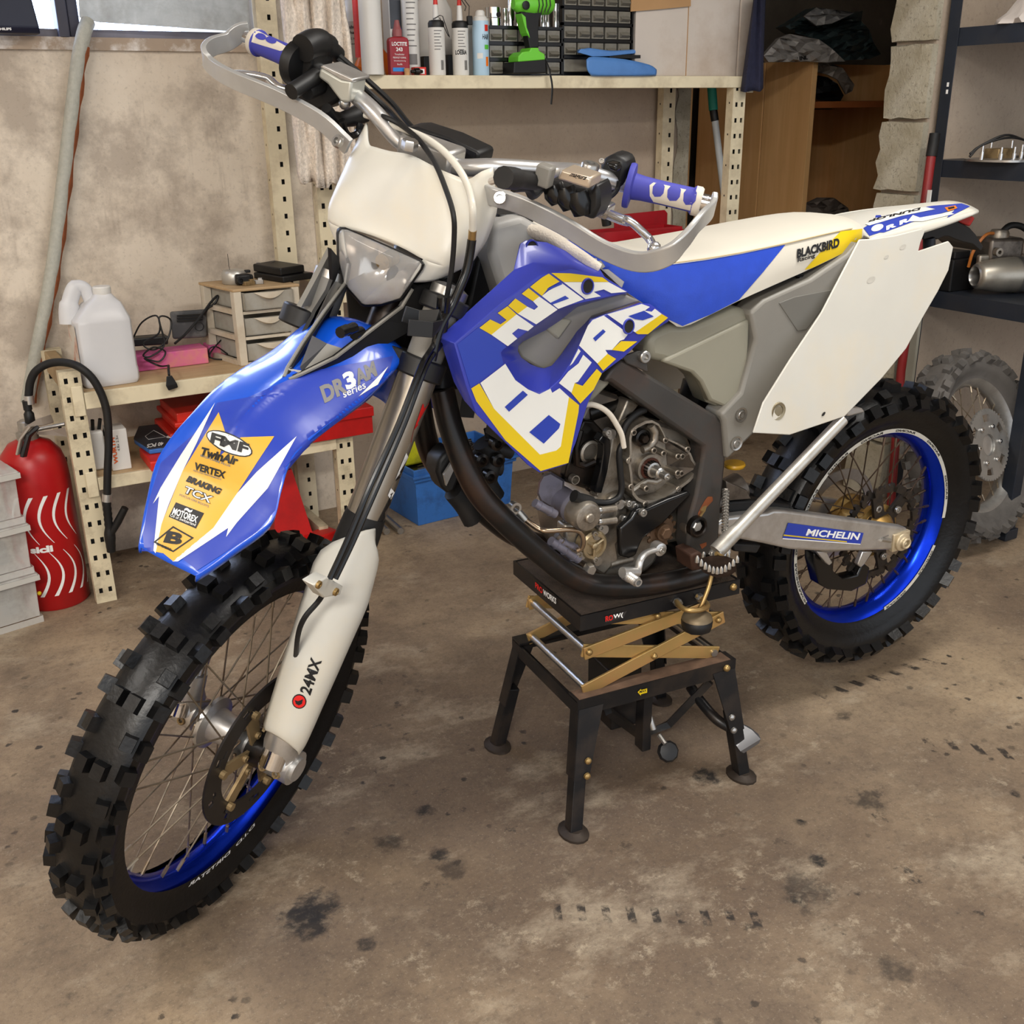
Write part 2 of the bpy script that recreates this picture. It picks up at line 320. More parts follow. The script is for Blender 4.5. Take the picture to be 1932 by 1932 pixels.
M_void = mat('dark_void', (.012, .011, .01), .9, var=0)
M_navy = mat('navy_steel', S(38, 44, 54), .45, .3, dirt=S(70, 66, 62), damt=.3)
M_steel = mat('bare_steel', S(176, 174, 170), .32, .9, dirt=S(110, 98, 84), dscale=12, damt=.45)
M_zinc = mat('galvanised_sheet', S(176, 180, 182), .5, .55, var=.14, scale=30, dirt=S(140, 140, 138), dscale=16)
M_chrome = mat('chrome', S(222, 222, 222), .12, 1, var=0)
M_alu = mat('brushed_aluminium', S(205, 204, 202), .36, .85, var=.08, scale=40, dirt=S(150, 144, 136), dscale=18, damt=.4)
M_cast = mat('cast_aluminium', S(160, 152, 140), .42, .8, var=.12, scale=20, bump=.12, bscale=220, dirt=S(74, 62, 50), dscale=14, damt=.75)
M_castd = mat('oily_cast_aluminium', S(118, 110, 102), .4, .75, var=.15, scale=20, dirt=S(40, 34, 30), dscale=10, damt=.85)
M_black = mat('black_plastic', S(17, 17, 18), .48, var=.15, scale=20)
M_blackm = mat('black_gloss', S(14, 14, 15), .22, var=0)
M_rub = mat('black_rubber', S(15, 15, 16), .6, var=.2, scale=30, dirt=S(60, 54, 48), dscale=9, damt=.25)
M_oily = mat('oily_black_metal', S(24, 22, 20), .28, .4, var=.3, scale=30, dirt=S(70, 50, 36), dscale=13, damt=.4)
M_white = mat('white_plastic', S(220, 218, 213), .38, var=.03)
M_red = mat('red_paint', S(190, 22, 20), .38, var=.06, dirt=S(90, 20, 18), dscale=6, damt=.4)
M_redp = mat('red_plastic', S(214, 44, 30), .42, var=.06, dirt=S(110, 26, 20), dscale=8, damt=.4)
M_tred = mat('red_toolbox_paint', S(168, 28, 36), .4, var=.08, dirt=S(120, 40, 40), dscale=12, damt=.4)
M_orange = mat('orange_plastic', S(238, 118, 22), .4, var=.05)
M_yellow = mat('yellow_print', S(216, 186, 22), .4, var=.02)
M_ink = mat('black_print', S(20, 20, 22), .45, var=0)
M_wink = mat('white_print', S(240, 240, 238), .45, var=0)
M_rink = mat('red_print', S(214, 30, 26), .45, var=0)
M_gink = mat('grey_print', S(120, 118, 116), .5, var=0)
M_clear = mat('frosted_clear_plastic', S(232, 232, 228), .42, var=.04, trans=.0, alpha=.48, dirt=S(150, 142, 130), dscale=10, damt=.5)
M_glass = mat('window_glass', (.9, .95, 1), .05, var=0, trans=1, alpha=.35)
M_card = mat('white_cardboard', S(206, 196, 186), .85, var=.05, scale=5, dirt=S(176, 158, 142), dscale=2.6, damt=.8)
M_kraft = mat('brown_cardboard', S(178, 140, 98), .85, var=.08)
M_blue = mat('blue_crate_plastic', S(54, 112, 190), .48, var=.08, dirt=S(40, 70, 120), dscale=16, damt=.6)
M_pink = mat('pink_card', S(206, 92, 150), .6, var=.12, scale=14, dirt=S(214, 160, 90), dscale=11, damt=.55)
M_jean = mat('navy_cloth', S(44, 46, 70), .9, var=.15, scale=60, bump=.3, bscale=300)
M_rust = mat('rust', S(122, 66, 34), .85, var=.2, scale=40)
# ------------------------------------------------------------------ the setting
def struct(mb, name, m, parent=None, **k):
    o = mb.build(name, m, parent, **k); o['kind'] = 'structure' if parent is None else ''
    if parent is not None: del o['kind']
    return o
BY = 3.27                                                                    # the back wall
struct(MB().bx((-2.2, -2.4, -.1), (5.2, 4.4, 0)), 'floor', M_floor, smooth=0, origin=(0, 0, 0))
struct(MB().bx((-2.2, -2.4, 2.6), (5.2, 4.4, 2.7)), 'ceiling', mat('ceiling_plaster', S(196, 188, 176), .9, bump=.1), smooth=0)
b = MB().bx((-2.2, BY, 0), (1.18, BY+.2, 1.478)).bx((-2.2, BY, 1.478), (-.55, BY+.2, 2.6)).bx((-.55, BY, 2.2), (1.06, BY+.2, 2.6)).bx((1.06, BY, 1.478), (1.18, BY+.2, 2.6))
struct(b, 'wall_back', M_wall, smooth=0, origin=(0, BY, 0))
struct(MB().bx((1.18, BY, 0), (2.66, BY+.2, 2.6)), 'wall_rear', M_wall2, smooth=0, origin=(0, BY, 0))
struct(MB().bx((-2.4, -2.4, 0), (-2.2, 3.47, 2.6)), 'wall_left', M_wall, smooth=0, origin=(-2.2, 0, 0))
struct(MB().bx((5.2, -2.4, 0), (5.4, 4.4, 2.6)), 'wall_right', M_wall2, smooth=0, origin=(5.2, 0, 0))
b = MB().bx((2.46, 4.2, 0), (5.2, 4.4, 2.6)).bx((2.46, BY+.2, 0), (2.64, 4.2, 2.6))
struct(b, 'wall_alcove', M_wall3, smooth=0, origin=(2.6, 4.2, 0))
wf = struct(MB().bx((2.835, 2.335, 0), (5.2, 2.485, 2.6)), 'wall_front', M_wall2, smooth=0, origin=(2.8, 2.33, 0))
def rough_block(z0, z1, sd):                                                 # hollow block with a chipped face
    rr = random.Random(sd); mb = MB(); n, k = 5, 5; rows = []
    x0 = 2.812+rr.uniform(-.006, .006)
    for i in range(k+1):
        z = z0+.006+(z1-z0-.012)*i/k; y1 = 2.49+rr.uniform(-.009, .007)
        rows.append([(2.84, y1, z), (x0+rr.uniform(0, .004), y1, z)]+[(x0+rr.uniform(-.006, .003), y1+(2.332-y1)*j/n, z+rr.uniform(-.003, .003)) for j in range(1, n)]+[(x0+.004, 2.331+rr.uniform(-.003, .003), z), (2.84, 2.331, z)])
    mb.loft(rows, True, True); return mb
zz = [0, .2, .4, .6, .8, 1.02, 1.235, 1.455, 1.66, 1.87, 2.08, 2.29, 2.6]
for i in range(len(zz)-1): rough_block(zz[i], zz[i+1], i+3).build('concrete_block', M_block, wf, smooth=25)
# broken render along the end of the back wall
rr = random.Random(5); b = MB()
L_ = [(2.60+rr.uniform(-.012, .012), BY-.008, z*.06) for z in range(0, 44)]; b.loft([[p for p in L_], [(2.664, BY-.008, p[2]) for p in L_], [(2.664, BY+.005, p[2]) for p in L_]], False, False)
b.build('trim_1', M_block, None, smooth=0, kind='structure')
# window in the back wall
wn = struct(MB().bx((-.55, BY+.02, 1.478), (1.06, BY+.08, 1.5)).bx((-.55, BY+.02, 2.16), (1.06, BY+.08, 2.2)), 'window_1', mat('painted_window_wood', S(120, 116, 122), .6, dirt=S(90, 74, 66), damt=.5), smooth=0)
mfd = mat('dark_window_frame', S(58, 58, 72), .5, dirt=S(84, 74, 72), damt=.35)
x0 = gy(103, 30, BY+.02)[0]; x1 = gy(146, 30, BY+.02)[0]
MB().bx((x0, BY-.012, 1.475), (x1-.03, BY+.06, 2.18)).bx((x1-.028, BY, 1.475), (x1, BY+.06, 2.18)).build('window_frame', mfd, wn, smooth=0, bevel=.003)
MB().bx((-.55, BY+.045, 1.49), (1.06, BY+.051, 2.17)).build('pane', M_glass, wn, smooth=0)
# window ledge with flaked paint
MB().bx((-.6, BY-.012, 1.447), (1.06, BY, 1.479)).build('window_sill', mat('flaking_sill', S(168, 150, 132), .9, dirt=S(236, 232, 228), dscale=12, damt=.9, bump=.5), wn, smooth=0)
# galvanised sheet leaning over the window
p = [gy(145, -60, BY-.02), gy(150, 33, BY-.02), gy(185, 42, BY-.024), gy(470, 61, BY-.02), gy(466, -60, BY-.02)]
sheet = MB().prism(p, (0, -.004, 0)); sheet.build('sheet_metal_panel', M_zinc, smooth=0, label='grey galvanised sheet metal panel covering the window above the back wall', cat='panel')
# light conduit leaning on the wall
pts = [gy(x, y, BY-yy) for x, y, yy in ((166, 42, .03), (158, 64, .05), (147, 120, .045), (137, 200, .04), (125, 300, .035), (113, 400, .035), (100, 500, .035), (84, 590, .035), (68, 670, .035), (52, 760, .035))]
pp = catmull(pts, 4); b = MB().tube(pp, .019, 14)
o = b.build('conduit_pipe', mat('pale_ribbed_conduit', S(176, 176, 166), .55, var=.1, scale=90, bump=.3, bscale=400), label='pale grey conduit pipe with a rusty side leaning on the back wall', cat='pipe')
side = [q+np.array([.0155, -.008, 0]) for q in pp[6:]]
MB().tube(side, [.006+.003*math.sin(i*1.7) for i in range(len(side))], 6).build('rust_streak', M_rust, o)
# ------------------------------------------------------------------ slotted shelving
def perf(mb, o, ux, uz, w, h, holes):                                        # plate with real slots
    o, ux, uz = A3(o), A3(ux), A3(uz); zs = sorted({0, h}|{z for hh in holes for z in (hh[1], hh[3])}); xs = sorted({0, w}|{x for hh in holes for x in (hh[0], hh[2])})
    for i in range(len(zs)-1):
        for j in range(len(xs)-1):
            cx, cz = (xs[j]+xs[j+1])/2, (zs[i]+zs[i+1])/2
            if any(a < cx < c and b_ < cz < d for a, b_, c, d in holes): continue
            q = [(xs[j], zs[i]), (xs[j+1], zs[i]), (xs[j+1], zs[i+1]), (xs[j], zs[i+1])]; mb.add([o+ux*a+uz*c for a, c in q], [(0, 1, 2, 3)])
def post(x, y, z1, parent, w=.054, dp=.034, m=None, single=False, rear=False):
    mb = MB(); n = int(z1/.05); hs = []; hsd = []
    for i in range(n):
        z = .03+i*.05
        hs += [(w*.2, z, w*.2+.0095, z+.0145), (w*.66, z, w*.66+.0095, z+.0145)] if not single else [(w*.52, z, w*.52+.0095, z+.0145)]
        if i % 2: hsd += [(dp*.4, z+.01, dp*.4+.005, z+.016)]
    perf(mb, (x, y, 0), (1, 0, 0), (0, 0, 1), w, z1, hs); perf(mb, (x, y+dp, 0), (0, -1, 0), (0, 0, 1), dp, z1, hsd)
    mb.add([(x+w, y, 0), (x+w, y+dp, 0), (x+w, y+dp, z1), (x+w, y, z1)], [(0, 1, 2, 3)]); mb.add([(x, y+dp, 0), (x+w, y+dp, 0), (x+w, y+dp, z1), (x, y+dp, z1)], [(0, 1, 2, 3)]); mb.add([(x, y, z1), (x+w, y, z1), (x+w, y+dp, z1), (x, y+dp, z1)], [(0, 1, 2, 3)])
    o = mb.build('post', m or M_cream, parent, smooth=0, off=99)
    MB().bx((x+.004, y+.012, 0), (x+w-.004, y+dp-.006, z1-.004)).build('post_shade_fill', M_void, o, smooth=0)  # near-black filler standing in for the shade inside the hollow post
    return o
rack = thing('slotted_shelving', 'cream slotted steel shelving run with low bench and high shelf along the wall', 'shelving', (1.5, 3.08, 0))
FX = 2.9
post(.322, FX, .662, rack, m=M_creamold); post(.322, 3.215, .662, rack, m=M_creamold)
post(1.061, FX, 2.3, rack, m=M_creamold); post(1.036, 3.215, 2.3, rack, single=True, w=.06)
post(2.548, FX, 1.36, rack); post(2.5, 3.215, 1.36, rack, single=True)
def shelf(x0, x1, z, lip, top, parent=rack, y1=3.25):
    o = MB().bx((x0, FX+.01, z-.014), (x1, y1, z)).build('shelf_board', top, parent, smooth=0)
    MB().bx((x0, FX-.004, z-lip), (x1, FX+.008, z-.001)).bx((x0, FX+.008, z-lip), (x1, FX+.03, z-lip+.003)).build('shelf_lip', M_cream, o, smooth=0, bevel=.0015)
    for xx, s in ((x0, 1), (x1, -1)):
        if abs(xx-1.1) > .3 or xx < .5: MB().bx((xx-.03*s, FX-.0065, z-lip-.016), (xx-.002*s, FX-.0025, z+.02)).build('clip_plate', M_cream, o, smooth=0, bevel=.004)
    return o
shelf(.376, 1.061, .602, .045, M_ply); shelf(.376, 1.061, .366, .036, M_ply); shelf(1.115, 2.55, .805, .04, M_cream)
shelf(1.115, 2.60, 1.376, .036, M_cream)
for z in (.63,): MB().bx((.33, FX+.034, z-.03), (.362, 3.215, z+.03)).build('side_rail', mat('worn_wooden_rail', S(172, 148, 112), .7, dirt=S(110, 84, 56)), rack, smooth=0, bevel=.003)
# lower ledger and back rail under the bench
MB().bx((1.02, 3.0, .0), (1.05, 3.22, .05)).build('foot_rail', M_creamold, rack, smooth=0)
# ------------------------------------------------------------------ pine cabinet in the alcove
xc = gy(1528, 200, 3.35)[0]
cab = thing('pine_cabinet', 'open pine cabinet of upright boards in the alcove behind the shelving', 'cabinet', (xc+.3, 3.7, 0))
for a, c in ((3.35, 3.62), (3.626, 3.8), (3.806, 4.05)): MB().bx((xc, a, 0), (xc+.028, c, 1.452)).build('side_board', M_pine, cab, smooth=0, bevel=.002)
MB().bx((xc+.85, 3.35, 0), (xc+.878, 4.05, 1.452)).build('side_board', M_pine, cab, smooth=0)
MB().bx((xc+.028, 3.37, 1.27), (xc+.85, 4.05, 1.295)).build('shelf_board', mat('reddish_pine', S(150, 86, 44), .55), cab, smooth=0)
MB().bx((xc+.028, 4.03, 0), (xc+.85, 4.05, 1.26)).build('back_panel', M_pine, cab, smooth=0)
MB().bx((xc+.3, 3.7, 1.297), (xc+.85, 3.725, 1.45)).build('rear_board', M_pine, cab, smooth=0)
p0 = gy(1318, 250, 4.05)[0]; MB().bx((2.66, 4.07, 0), (xc-.02, 4.1, 1.45)).build('leaning_board', M_pine, None, smooth=0, label='upright pine panel against the alcove wall behind the broom handle', cat='panel')
# ------------------------------------------------------------------ black rack on the right
rk = thing('black_rack', 'dark steel rack with exhaust and engine parts in front of the right wall', 'rack', (3.2, 2.1, 0))
RX = 2.852
def angle_post(x, y, dx, dy, z1):
    mb = MB().bx((x, min(y, y+dy*.04), 0), (x+dx*.003, max(y, y+dy*.04), z1)).bx((x+dx*.003, y, 0), (x+dx*.042, y+dy*.003, z1))
    return mb.build('post', M_navy, rk, smooth=0, bevel=.001)
for y, dy in ((1.862, 1), (2.315, -1)):
    for x, dx in ((RX, 1), (3.72, -1)):
        o = angle_post(x, y, dx, dy, 2.25)
        MB().bx((x-dx*.006, y-dy*.006, 0), (x+dx*.052, y+dy*.048, .035)).build('foot_cap', M_navy, o, smooth=0, bevel=.003)
        for k in range(26):
            pass
for z in (1.49, 1.12, .725): 
    o = MB().bx((RX+.004, 1.868, z-.005), (3.716, 2.31, z)).build('shelf_board', M_navy, rk, smooth=0)
    MB().bx((RX+.004, 1.868, z-.05), (RX+.01, 2.31, z-.005)).bx((RX+.01, 1.868, z-.05), (3.716, 1.874, z-.005)).build('shelf_lip', M_navy, o, smooth=0)
o = RAW
for zc in (1.335, 1.315): MB().bx((RX-.0012, 2.286, zc-.006), (RX+.0006, 2.293, zc+.006)).build('slot', M_wink, rk, smooth=0)
# ================================================================== the motorbike
bike = thing('dirt_bike', 'blue and white enduro motorbike with yellow lettering resting on a black scissor lift', 'motorbike', (1.05, 1.5, 0))
YB = BW[:, 1]                                                                # its left
M_bblue = mat('glossy_blue_plastic', S(50, 60, 164), .3, var=.04, coat=.25); M_fblue = mat('bright_blue_fender', S(12, 78, 200), .26, var=.04, coat=.5)
M_bwhite = mat('ivory_plastic', S(202, 200, 191), .36, var=.03, dirt=S(214, 198, 166), dscale=5, damt=.35)
M_grey = mat('grey_plastic', S(124, 121, 114), .45, var=.06, scale=12); M_olive = mat('grey_olive_plastic', S(136, 133, 118), .4, var=.05)
M_rimb = mat('blue_anodised_rim', S(12, 52, 200), .22, .85, var=.1, scale=30); M_tyre = mat('wet_black_tyre', S(8, 8, 9), .36, var=.25, scale=40, spec=.4, dirt=S(18, 18, 18), dscale=25, damt=.5, bump=.15, bscale=120)
M_spoke = mat('rusty_spoke', S(150, 138, 120), .4, .8, var=.2, scale=30, dirt=S(110, 74, 42), dscale=16, damt=.6); M_spoked = mat('dark_rusty_spoke', S(84, 68, 54), .5, .7, var=.3, scale=30)
M_frame = mat('dark_grey_frame', S(62, 60, 58), .42, .25, var=.12, scale=12, dirt=S(90, 60, 44), dscale=9, damt=.35, bump=.06, bscale=200); M_frameb = mat('black_frame_tube', S(30, 28, 27), .32, .3, var=.2, dirt=S(74, 48, 32), dscale=11, damt=.4)
M_lav = mat('lavender_grey_metal', S(128, 126, 140), .42, .5, var=.1, dirt=S(80, 74, 72), dscale=12, damt=.6); M_gold = mat('gold_zinc', S(170, 142, 92), .38, .75, var=.15, dirt=S(120, 84, 50), dscale=10, damt=.5)
M_disc = mat('black_brake_disc', S(42, 38, 36), .42, .5, var=.2, scale=30); M_dhub = mat('grimy_hub', S(150, 128, 92), .5, .6, var=.2, dirt=S(70, 54, 36), dscale=20, damt=.8)
M_lens = mat('headlight_glass', (.95, .95, .93), .06, var=0, trans=.0, alpha=.22, coat=1); M_refl = mat('headlight_reflector', S(200, 196, 190), .12, .65, var=.1, dirt=S(150, 120, 92), dscale=9, damt=.8)
M_gripb = mat('blue_grip_rubber', S(62, 64, 158), .65, var=.08); M_gripw = mat('grey_grip_rubber', S(206, 198, 184), .7, var=.06)
M_vblue = mat('seat_blue_vinyl', S(28, 64, 176), .42, var=.08, scale=40, bump=.12, bscale=500); M_vwhite = mat('seat_white_vinyl', S(200, 195, 182), .5, var=.03); M_pblue = mat('blue_print', S(40, 62, 164), .32, var=.02); M_pwhite = mat('white_print_gloss', S(222, 222, 217), .32, var=.02); M_pgold = mat('gold_print', S(212, 164, 62), .32, var=.03)
def part(mb, name, m, parent=None, **k): return mb.build(name, m, parent or bike, **k)
def pl(pts, y): return [bp(p[0], p[1], p[2] if len(p) > 2 else y) for p in pts]       # pixels on a plane beside the bike
def plate(pts, y, t, name, m, parent=None, bevel=.002, **k):                            # outline on a plane, t thick towards the bike's centre
    return part(MB().prism(pl(pts, y), -YB*t), name, m, parent, bevel=bevel, **k)
def wheel(pre, frame, R, bead, hw, sec, knob_h, side_l, npitch, nsp, rimw, tyre_m, rim_m, sp_m, kw, par=None, lipd=.004):
    # frame(x, y, z): wheel coordinates (y along the axle) to the place
    c = frame(0, 0, 0); X, Y, Z = (unit(frame(1, 0, 0)-c), unit(frame(0, 1, 0)-c), unit(frame(0, 0, 1)-c))
    P = lambda r, y, a: c+X*(r*math.cos(a))+Z*(r*math.sin(a))+Y*y
    N = 72; mb = MB(); prof = [(-hw-.003, bead-lipd), (-hw-.005, bead+.006)]+sec+[(hw+.005, bead+.006), (hw+.003, bead-lipd)]
    rings = [[P(r, y, 2*math.pi*i/N) for y, r in prof] for i in range(N)]
    mb.loft(rings, False, False, loop=True)
    def knob(a, y, lean, l, wd, h, rb):
        rad = X*math.cos(a)+Z*math.sin(a); tan = -X*math.sin(a)+Z*math.cos(a)
        up = rad*math.cos(lean)+Y*math.sin(lean); sd = Y*math.cos(lean)-rad*math.sin(lean); b0 = c+rad*rb+Y*y-up*.006
        mb.box(b0+up*(h+.006)/2, (wd, l, h+.006), R=np.stack([sd, tan, up], 1), taper=.86)
    for k in range(npitch):
        a = 2*math.pi*k/npitch; st = 2*math.pi/npitch
        if k % 2 == 0:
            for s in (-1, 1): knob(a, s*kw[0], s*.12, side_l, kw[1], knob_h, R-knob_h-.002)
            for s in (-1, 1): knob(a+st*.1, s*kw[4], s*kw[6], side_l, kw[1], knob_h, kw[5])
        else:
            for s in (-1, 1): knob(a, s*kw[2], s*.5, side_l*.95, kw[1]*.95, knob_h*.95, kw[3])
            for s in (-1, 1): knob(a-st*.1, s*(kw[4]+.003), s*(kw[6]+.12), side_l*1.1, kw[1]*.8, knob_h, kw[5]-.006)
            if kw[7]: knob(a, 0, 0, side_l*.8, kw[1]*1.2, knob_h, R-knob_h)
    ty = part(mb, pre+'_tyre', tyre_m, par, smooth=35)
    rp = [(-rimw, bead+.002), (-rimw+.002, bead+.003), (-rimw+.004, bead-.004), (-rimw*.55, bead-.009), (-rimw*.35, bead-.02), (rimw*.35, bead-.02), (rimw*.55, bead-.009), (rimw-.004, bead-.004), (rimw-.002, bead+.003), (rimw, bead+.002), (rimw*.98, bead-.006), (rimw*.5, bead-.018), (rimw*.25, bead-.026), (-rimw*.25, bead-.026), (-rimw*.5, bead-.018), (-rimw*.98, bead-.006)]
    mb = MB(); mb.loft([[P(r, y, 2*math.pi*i/N) for y, r in rp] for i in range(N)], True, False, loop=True)
    rim = part(mb, pre+'_rim', rim_m, par, smooth=50)
    # spokes: four shapes, each repeated about the axle
    F3 = Matrix(((X[0], Y[0], Z[0]), (X[1], Y[1], Z[1]), (X[2], Y[2], Z[2]))).to_4x4(); pc = Matrix.Translation(Vector(c-LOC[rim.name]))
    for s in (-1, 1):
        for t in (-1, 1):
            b = MB(); a1 = t*.95; p0 = np.array([.036*math.cos(a1), s*(.042 if t > 0 else .037), .036*math.sin(a1)]); p1 = np.array([bead-.024, s*.006, 0])
            u = unit(p1-p0); b.tube([p0, p1-u*.016], .0016, 5); b.tube([p1-u*.022, p1], .0032, 6); b.tube([p0-np.array([0, s*.006, 0]), p0], .003, 6)
            proto = None; off = {(-1, -1): 0, (-1, 1): 1, (1, -1): 2, (1, 1): 3}[(s, t)]
            for k in range(nsp//4):
                ang = 2*math.pi*(k*4+off)/nsp; mt = pc@F3@Matrix.Rotation(-ang, 4, 'Y')
                if proto is None: proto = b.build('spoke', sp_m, rim, smooth=60, origin=(0, 0, 0)); proto.matrix_local = mt
                else: copy_at(proto, rim, mt)
    return c, X, Y, Z, P, rim, ty
# ------------------------------------------------------------------ front wheel
FR = lambda x, y, z: sl(AXLE[0]+x, y, AXLE[2]+z)
c, X, Y, Z, P, frim, ftyre = wheel('front', FR, .349, .277, .026, [(-.038, .294), (-.044, .308), (-.041, .322), (-.028, .331), (0, .335), (.028, .331), (.041, .322), (.044, .308), (.038, .294)], .013, .024, 44, 36, .028, M_tyre, M_rimb, M_spoke, (.0125, .0205, .029, .329, .041, .322, .95, 0), None, .014)
mb = MB().lathe(c-Y*.036, Y, [(.018, -.03), (.02, 0), (.045, 0), (.045, .007), (.03, .012), (.026, .034), (.028, .06), (.045, .066), (.045, .073), (.022, .078), (.02, .1)], 28)
hub = part(mb, 'front_hub', M_alu, smooth=40)
def disc(name, r0, r1, y, th, ns, slots, m, parent=None):
    mb = MB(); rr = [r0, r0+(r1-r0)*.3, r0+(r1-r0)*.48, r0+(r1-r0)*.75, r1]; n = ns
    for i in range(n):
        a0, a1 = 2*math.pi*i/n, 2*math.pi*(i+1)/n
        for j in range(4):
            if (i+j) % slots == 0 and j in (1, 2): continue
            mb.add([P(rr[j], y, a0), P(rr[j+1], y, a0), P(rr[j+1], y, a1), P(rr[j], y, a1)], [(0, 1, 2, 3)])
    return part(mb, name, m, parent, smooth=0, solid=th, merge=True)
fd = disc('brake_disc', .094, .134, .062, .004, 54, 6, M_disc)
mb = MB()
for k in range(6):
    a = k*math.pi/3+.3; mb.prism([P(.03, .056, a-.5), P(.1, .056, a-.16), P(.102, .056, a+.1), P(.03, .056, a+.25)], Y*.005)
    mb.cyl(P(.099, .06, a), P(.099, .07, a), .007, 10); mb.capbolt(P(.04, .06, a), Y, .006, .006)
part(mb, 'disc_carrier', M_dhub, fd, smooth=30)
MB().lathe(c+Y*.05, Y, [(.03, 0), (.03, .03), (.022, .036), (.02, .05)], 20).build('wheel_spacer', M_oily, hub)
letters3('rim_lettering', 'DID DIRTSTAR', P(.2705, .0275, -1.95), (P(.2705, .0275, -1.35)-P(.2705, .0275, -1.95)), (P(.262, .0275, -1.65)-P(.2705, .0275, -1.65)), M_wink, frim) if 0 else None
v, f = text2d('D.I.D  DIRTSTAR', .02); MB().add([P(.266+.009*(1-q[1]), .0302, -1.75+.66*q[0]) for q in v], f).build('rim_lettering', M_wink, frim, smooth=0)
# ------------------------------------------------------------------ fork
def fork(s):
    y = .104 if s > 0 else -.084; o = .028
    t = part(MB().tube([fl(.41, o, y), fl(.66, o, y)], .0295, 22), 'fork_tube', mat('brushed_fork_tube', S(158, 152, 142), .32, .85, var=.06, scale=30) if s > 0 else bpy.data.materials['brushed_fork_tube'])
    hi = .775 if s > 0 else .735
    part(MB().tube([fl(.66, o, y), fl(hi, o, y)], .0272, 22), 'fork_tube_upper', M_grey)
    MB().lathe(fl(hi, o, y), SR_AX, [(.028, 0), (.028, .012), (.02, .016), (.012, .018)], 18).build('fork_cap', M_steel, t)
    part(MB().tube([fl(.0, o, y), fl(.42, o, y)], .022, 16), 'fork_slider', M_chrome)
    part(MB().tube([fl(.30, o, y), fl(.36, o+.001, y), fl(.40, o, y), fl(.43, o, y)], [.026, .034, .033, .031], 18), 'seal_cover', M_rub, smooth=50)
    # axle lug
    b = MB().tube([fl(.075, o, y), fl(.04, o-.004, y), fl(.015, o-.02, y)], [.026, .028, .03], 18); b.cyl(fl(0, 0, y-.028), fl(0, 0, y+.028), .029, 22)
    if s > 0: b.cyl(fl(0, 0, y+.028), fl(0, 0, y+.034), .02, 18)
    lug = part(b, 'axle_clamp', M_alu, smooth=40)
    b = MB()
    for k, (a_, o_) in enumerate(((-.012, .034), (.010, .040))):
        for dy in (-.014, .012): b.capbolt(fl(a_*.9, o_-.012, y+dy), SFWW, .0075, .008)
    b.build('pinch_bolt', M_dhub, lug)
    # white guard, a curved shell over the front and the outer side
    rows = []
    for i, a_ in enumerate((.405, .395, .37, .32, .26, .2, .15, .11, .085, .07)):
        r = (.034, .043, .049, .051, .048, .045, .042, .04, .038, .034)[i]; lo, hi = ((62, 100) if i == 0 else (25, 128) if i == 1 else (-38, 150)); row = []
        for j in range(15):
            th = math.radians(lo+(hi-lo)*j/14); row.append(fl(a_+(.006*(i-5)*math.cos(th) if i > 5 else 0)-(.05*(j/14) if i < 3 else 0)+(.045 if i < 2 else .02 if i == 2 else 0)-.03, o+r*math.cos(th)*1.05, y+s*r*math.sin(th)))
        rows.append(row)
    return part(MB().grid(smooth_rows(rows, 3, 1)), 'fork_guard', M_bwhite, smooth=60, solid=.003, off=1 if s > 0 else -1), t
SR_AX = BW@SR@SAX; SFWW = BW@SR@SFW
guard, tubeL = fork(1); guard2, tubeR = fork(-1)
q = Q(560, 700, 3.864)
for nm, poly, m in (('red_sticker', [(915, 240), (960, 235), (880, 470), (850, 560), (832, 520), (850, 430)], M_rink), ('black_sticker', [(960, 235), (990, 240), (905, 520), (745, 830), (720, 800), (850, 560), (880, 470)], M_ink), ('white_sticker', [(822, 530), (842, 575), (745, 820), (715, 790)], M_wink), ('white_sticker', [(708, 800), (738, 835), (682, 935), (662, 905)], M_wink), ('black_sticker', [(690, 900), (740, 835), (725, 900), (600, 1180), (555, 1160)], M_ink)):
    stick(nm, tubeL, [q(*poly)], m, tubeL, 20)
# hose clamp on the guard
q = Q(60, 980, 2.414)
b = MB(); pts = [sp(*p, .158) for p in q((1283, 300), (1345, 262), (1420, 305), (1405, 345), (1330, 358))]; b.prism(pts, -BW@SR@np.array([0, .02, 0])); hc = part(b, 'hose_clamp', M_bwhite, bevel=.002)
for p in q((1302, 295), (1380, 328)): MB().capbolt(sp(*p, .158), BW@SR@np.array([0, 1, 0]), .0058, .004).build('bolt', M_gold, hc)
yw = BW@SR@np.array([0, 1, 0])
for k, (dx, dy) in enumerate(((0, 0), (13, 3))):
    pts = [sp(x+dx*s_, y, yy) for x, y, yy, s_ in ((830, 560, .13, 1.2), (822, 640, .13, 1), (795, 690, .14, .7), (752, 800, .15, .8), (700, 915, .155, 1), (655, 1020, .158, .9), (622, 1092, .158, .8))]
    part(MB().tube(catmull(pts, 5), .0042, 8), 'brake_hose', M_blackm)
pts = [sp(*p) for p in ((622, 1092, .15), (604, 1130, .13), (575, 1165, .12), (562, 1200, .11), (556, 1260, .09), (548, 1300, .08))]
part(MB().tube(catmull(pts, 5), .004, 8), 'brake_hose', M_rub)
# caliper behind the left leg
b = MB(); a0 = 2.42
for yy in (.048, .074): b.prism([P(.09, yy, a) for a in (a0-.42, a0+.42)]+[P(.155, yy, a) for a in (a0+.38, a0, a0-.38)], Y*.016)
cal = part(b, 'brake_caliper', M_black, bevel=.004); MB().cyl(P(.12, .09, a0-.15), P(.12, .097, a0-.15), .014, 16).cyl(P(.12, .09, a0+.17), P(.12, .097, a0+.17), .014, 16).build('caliper_piston', M_alu, cal)
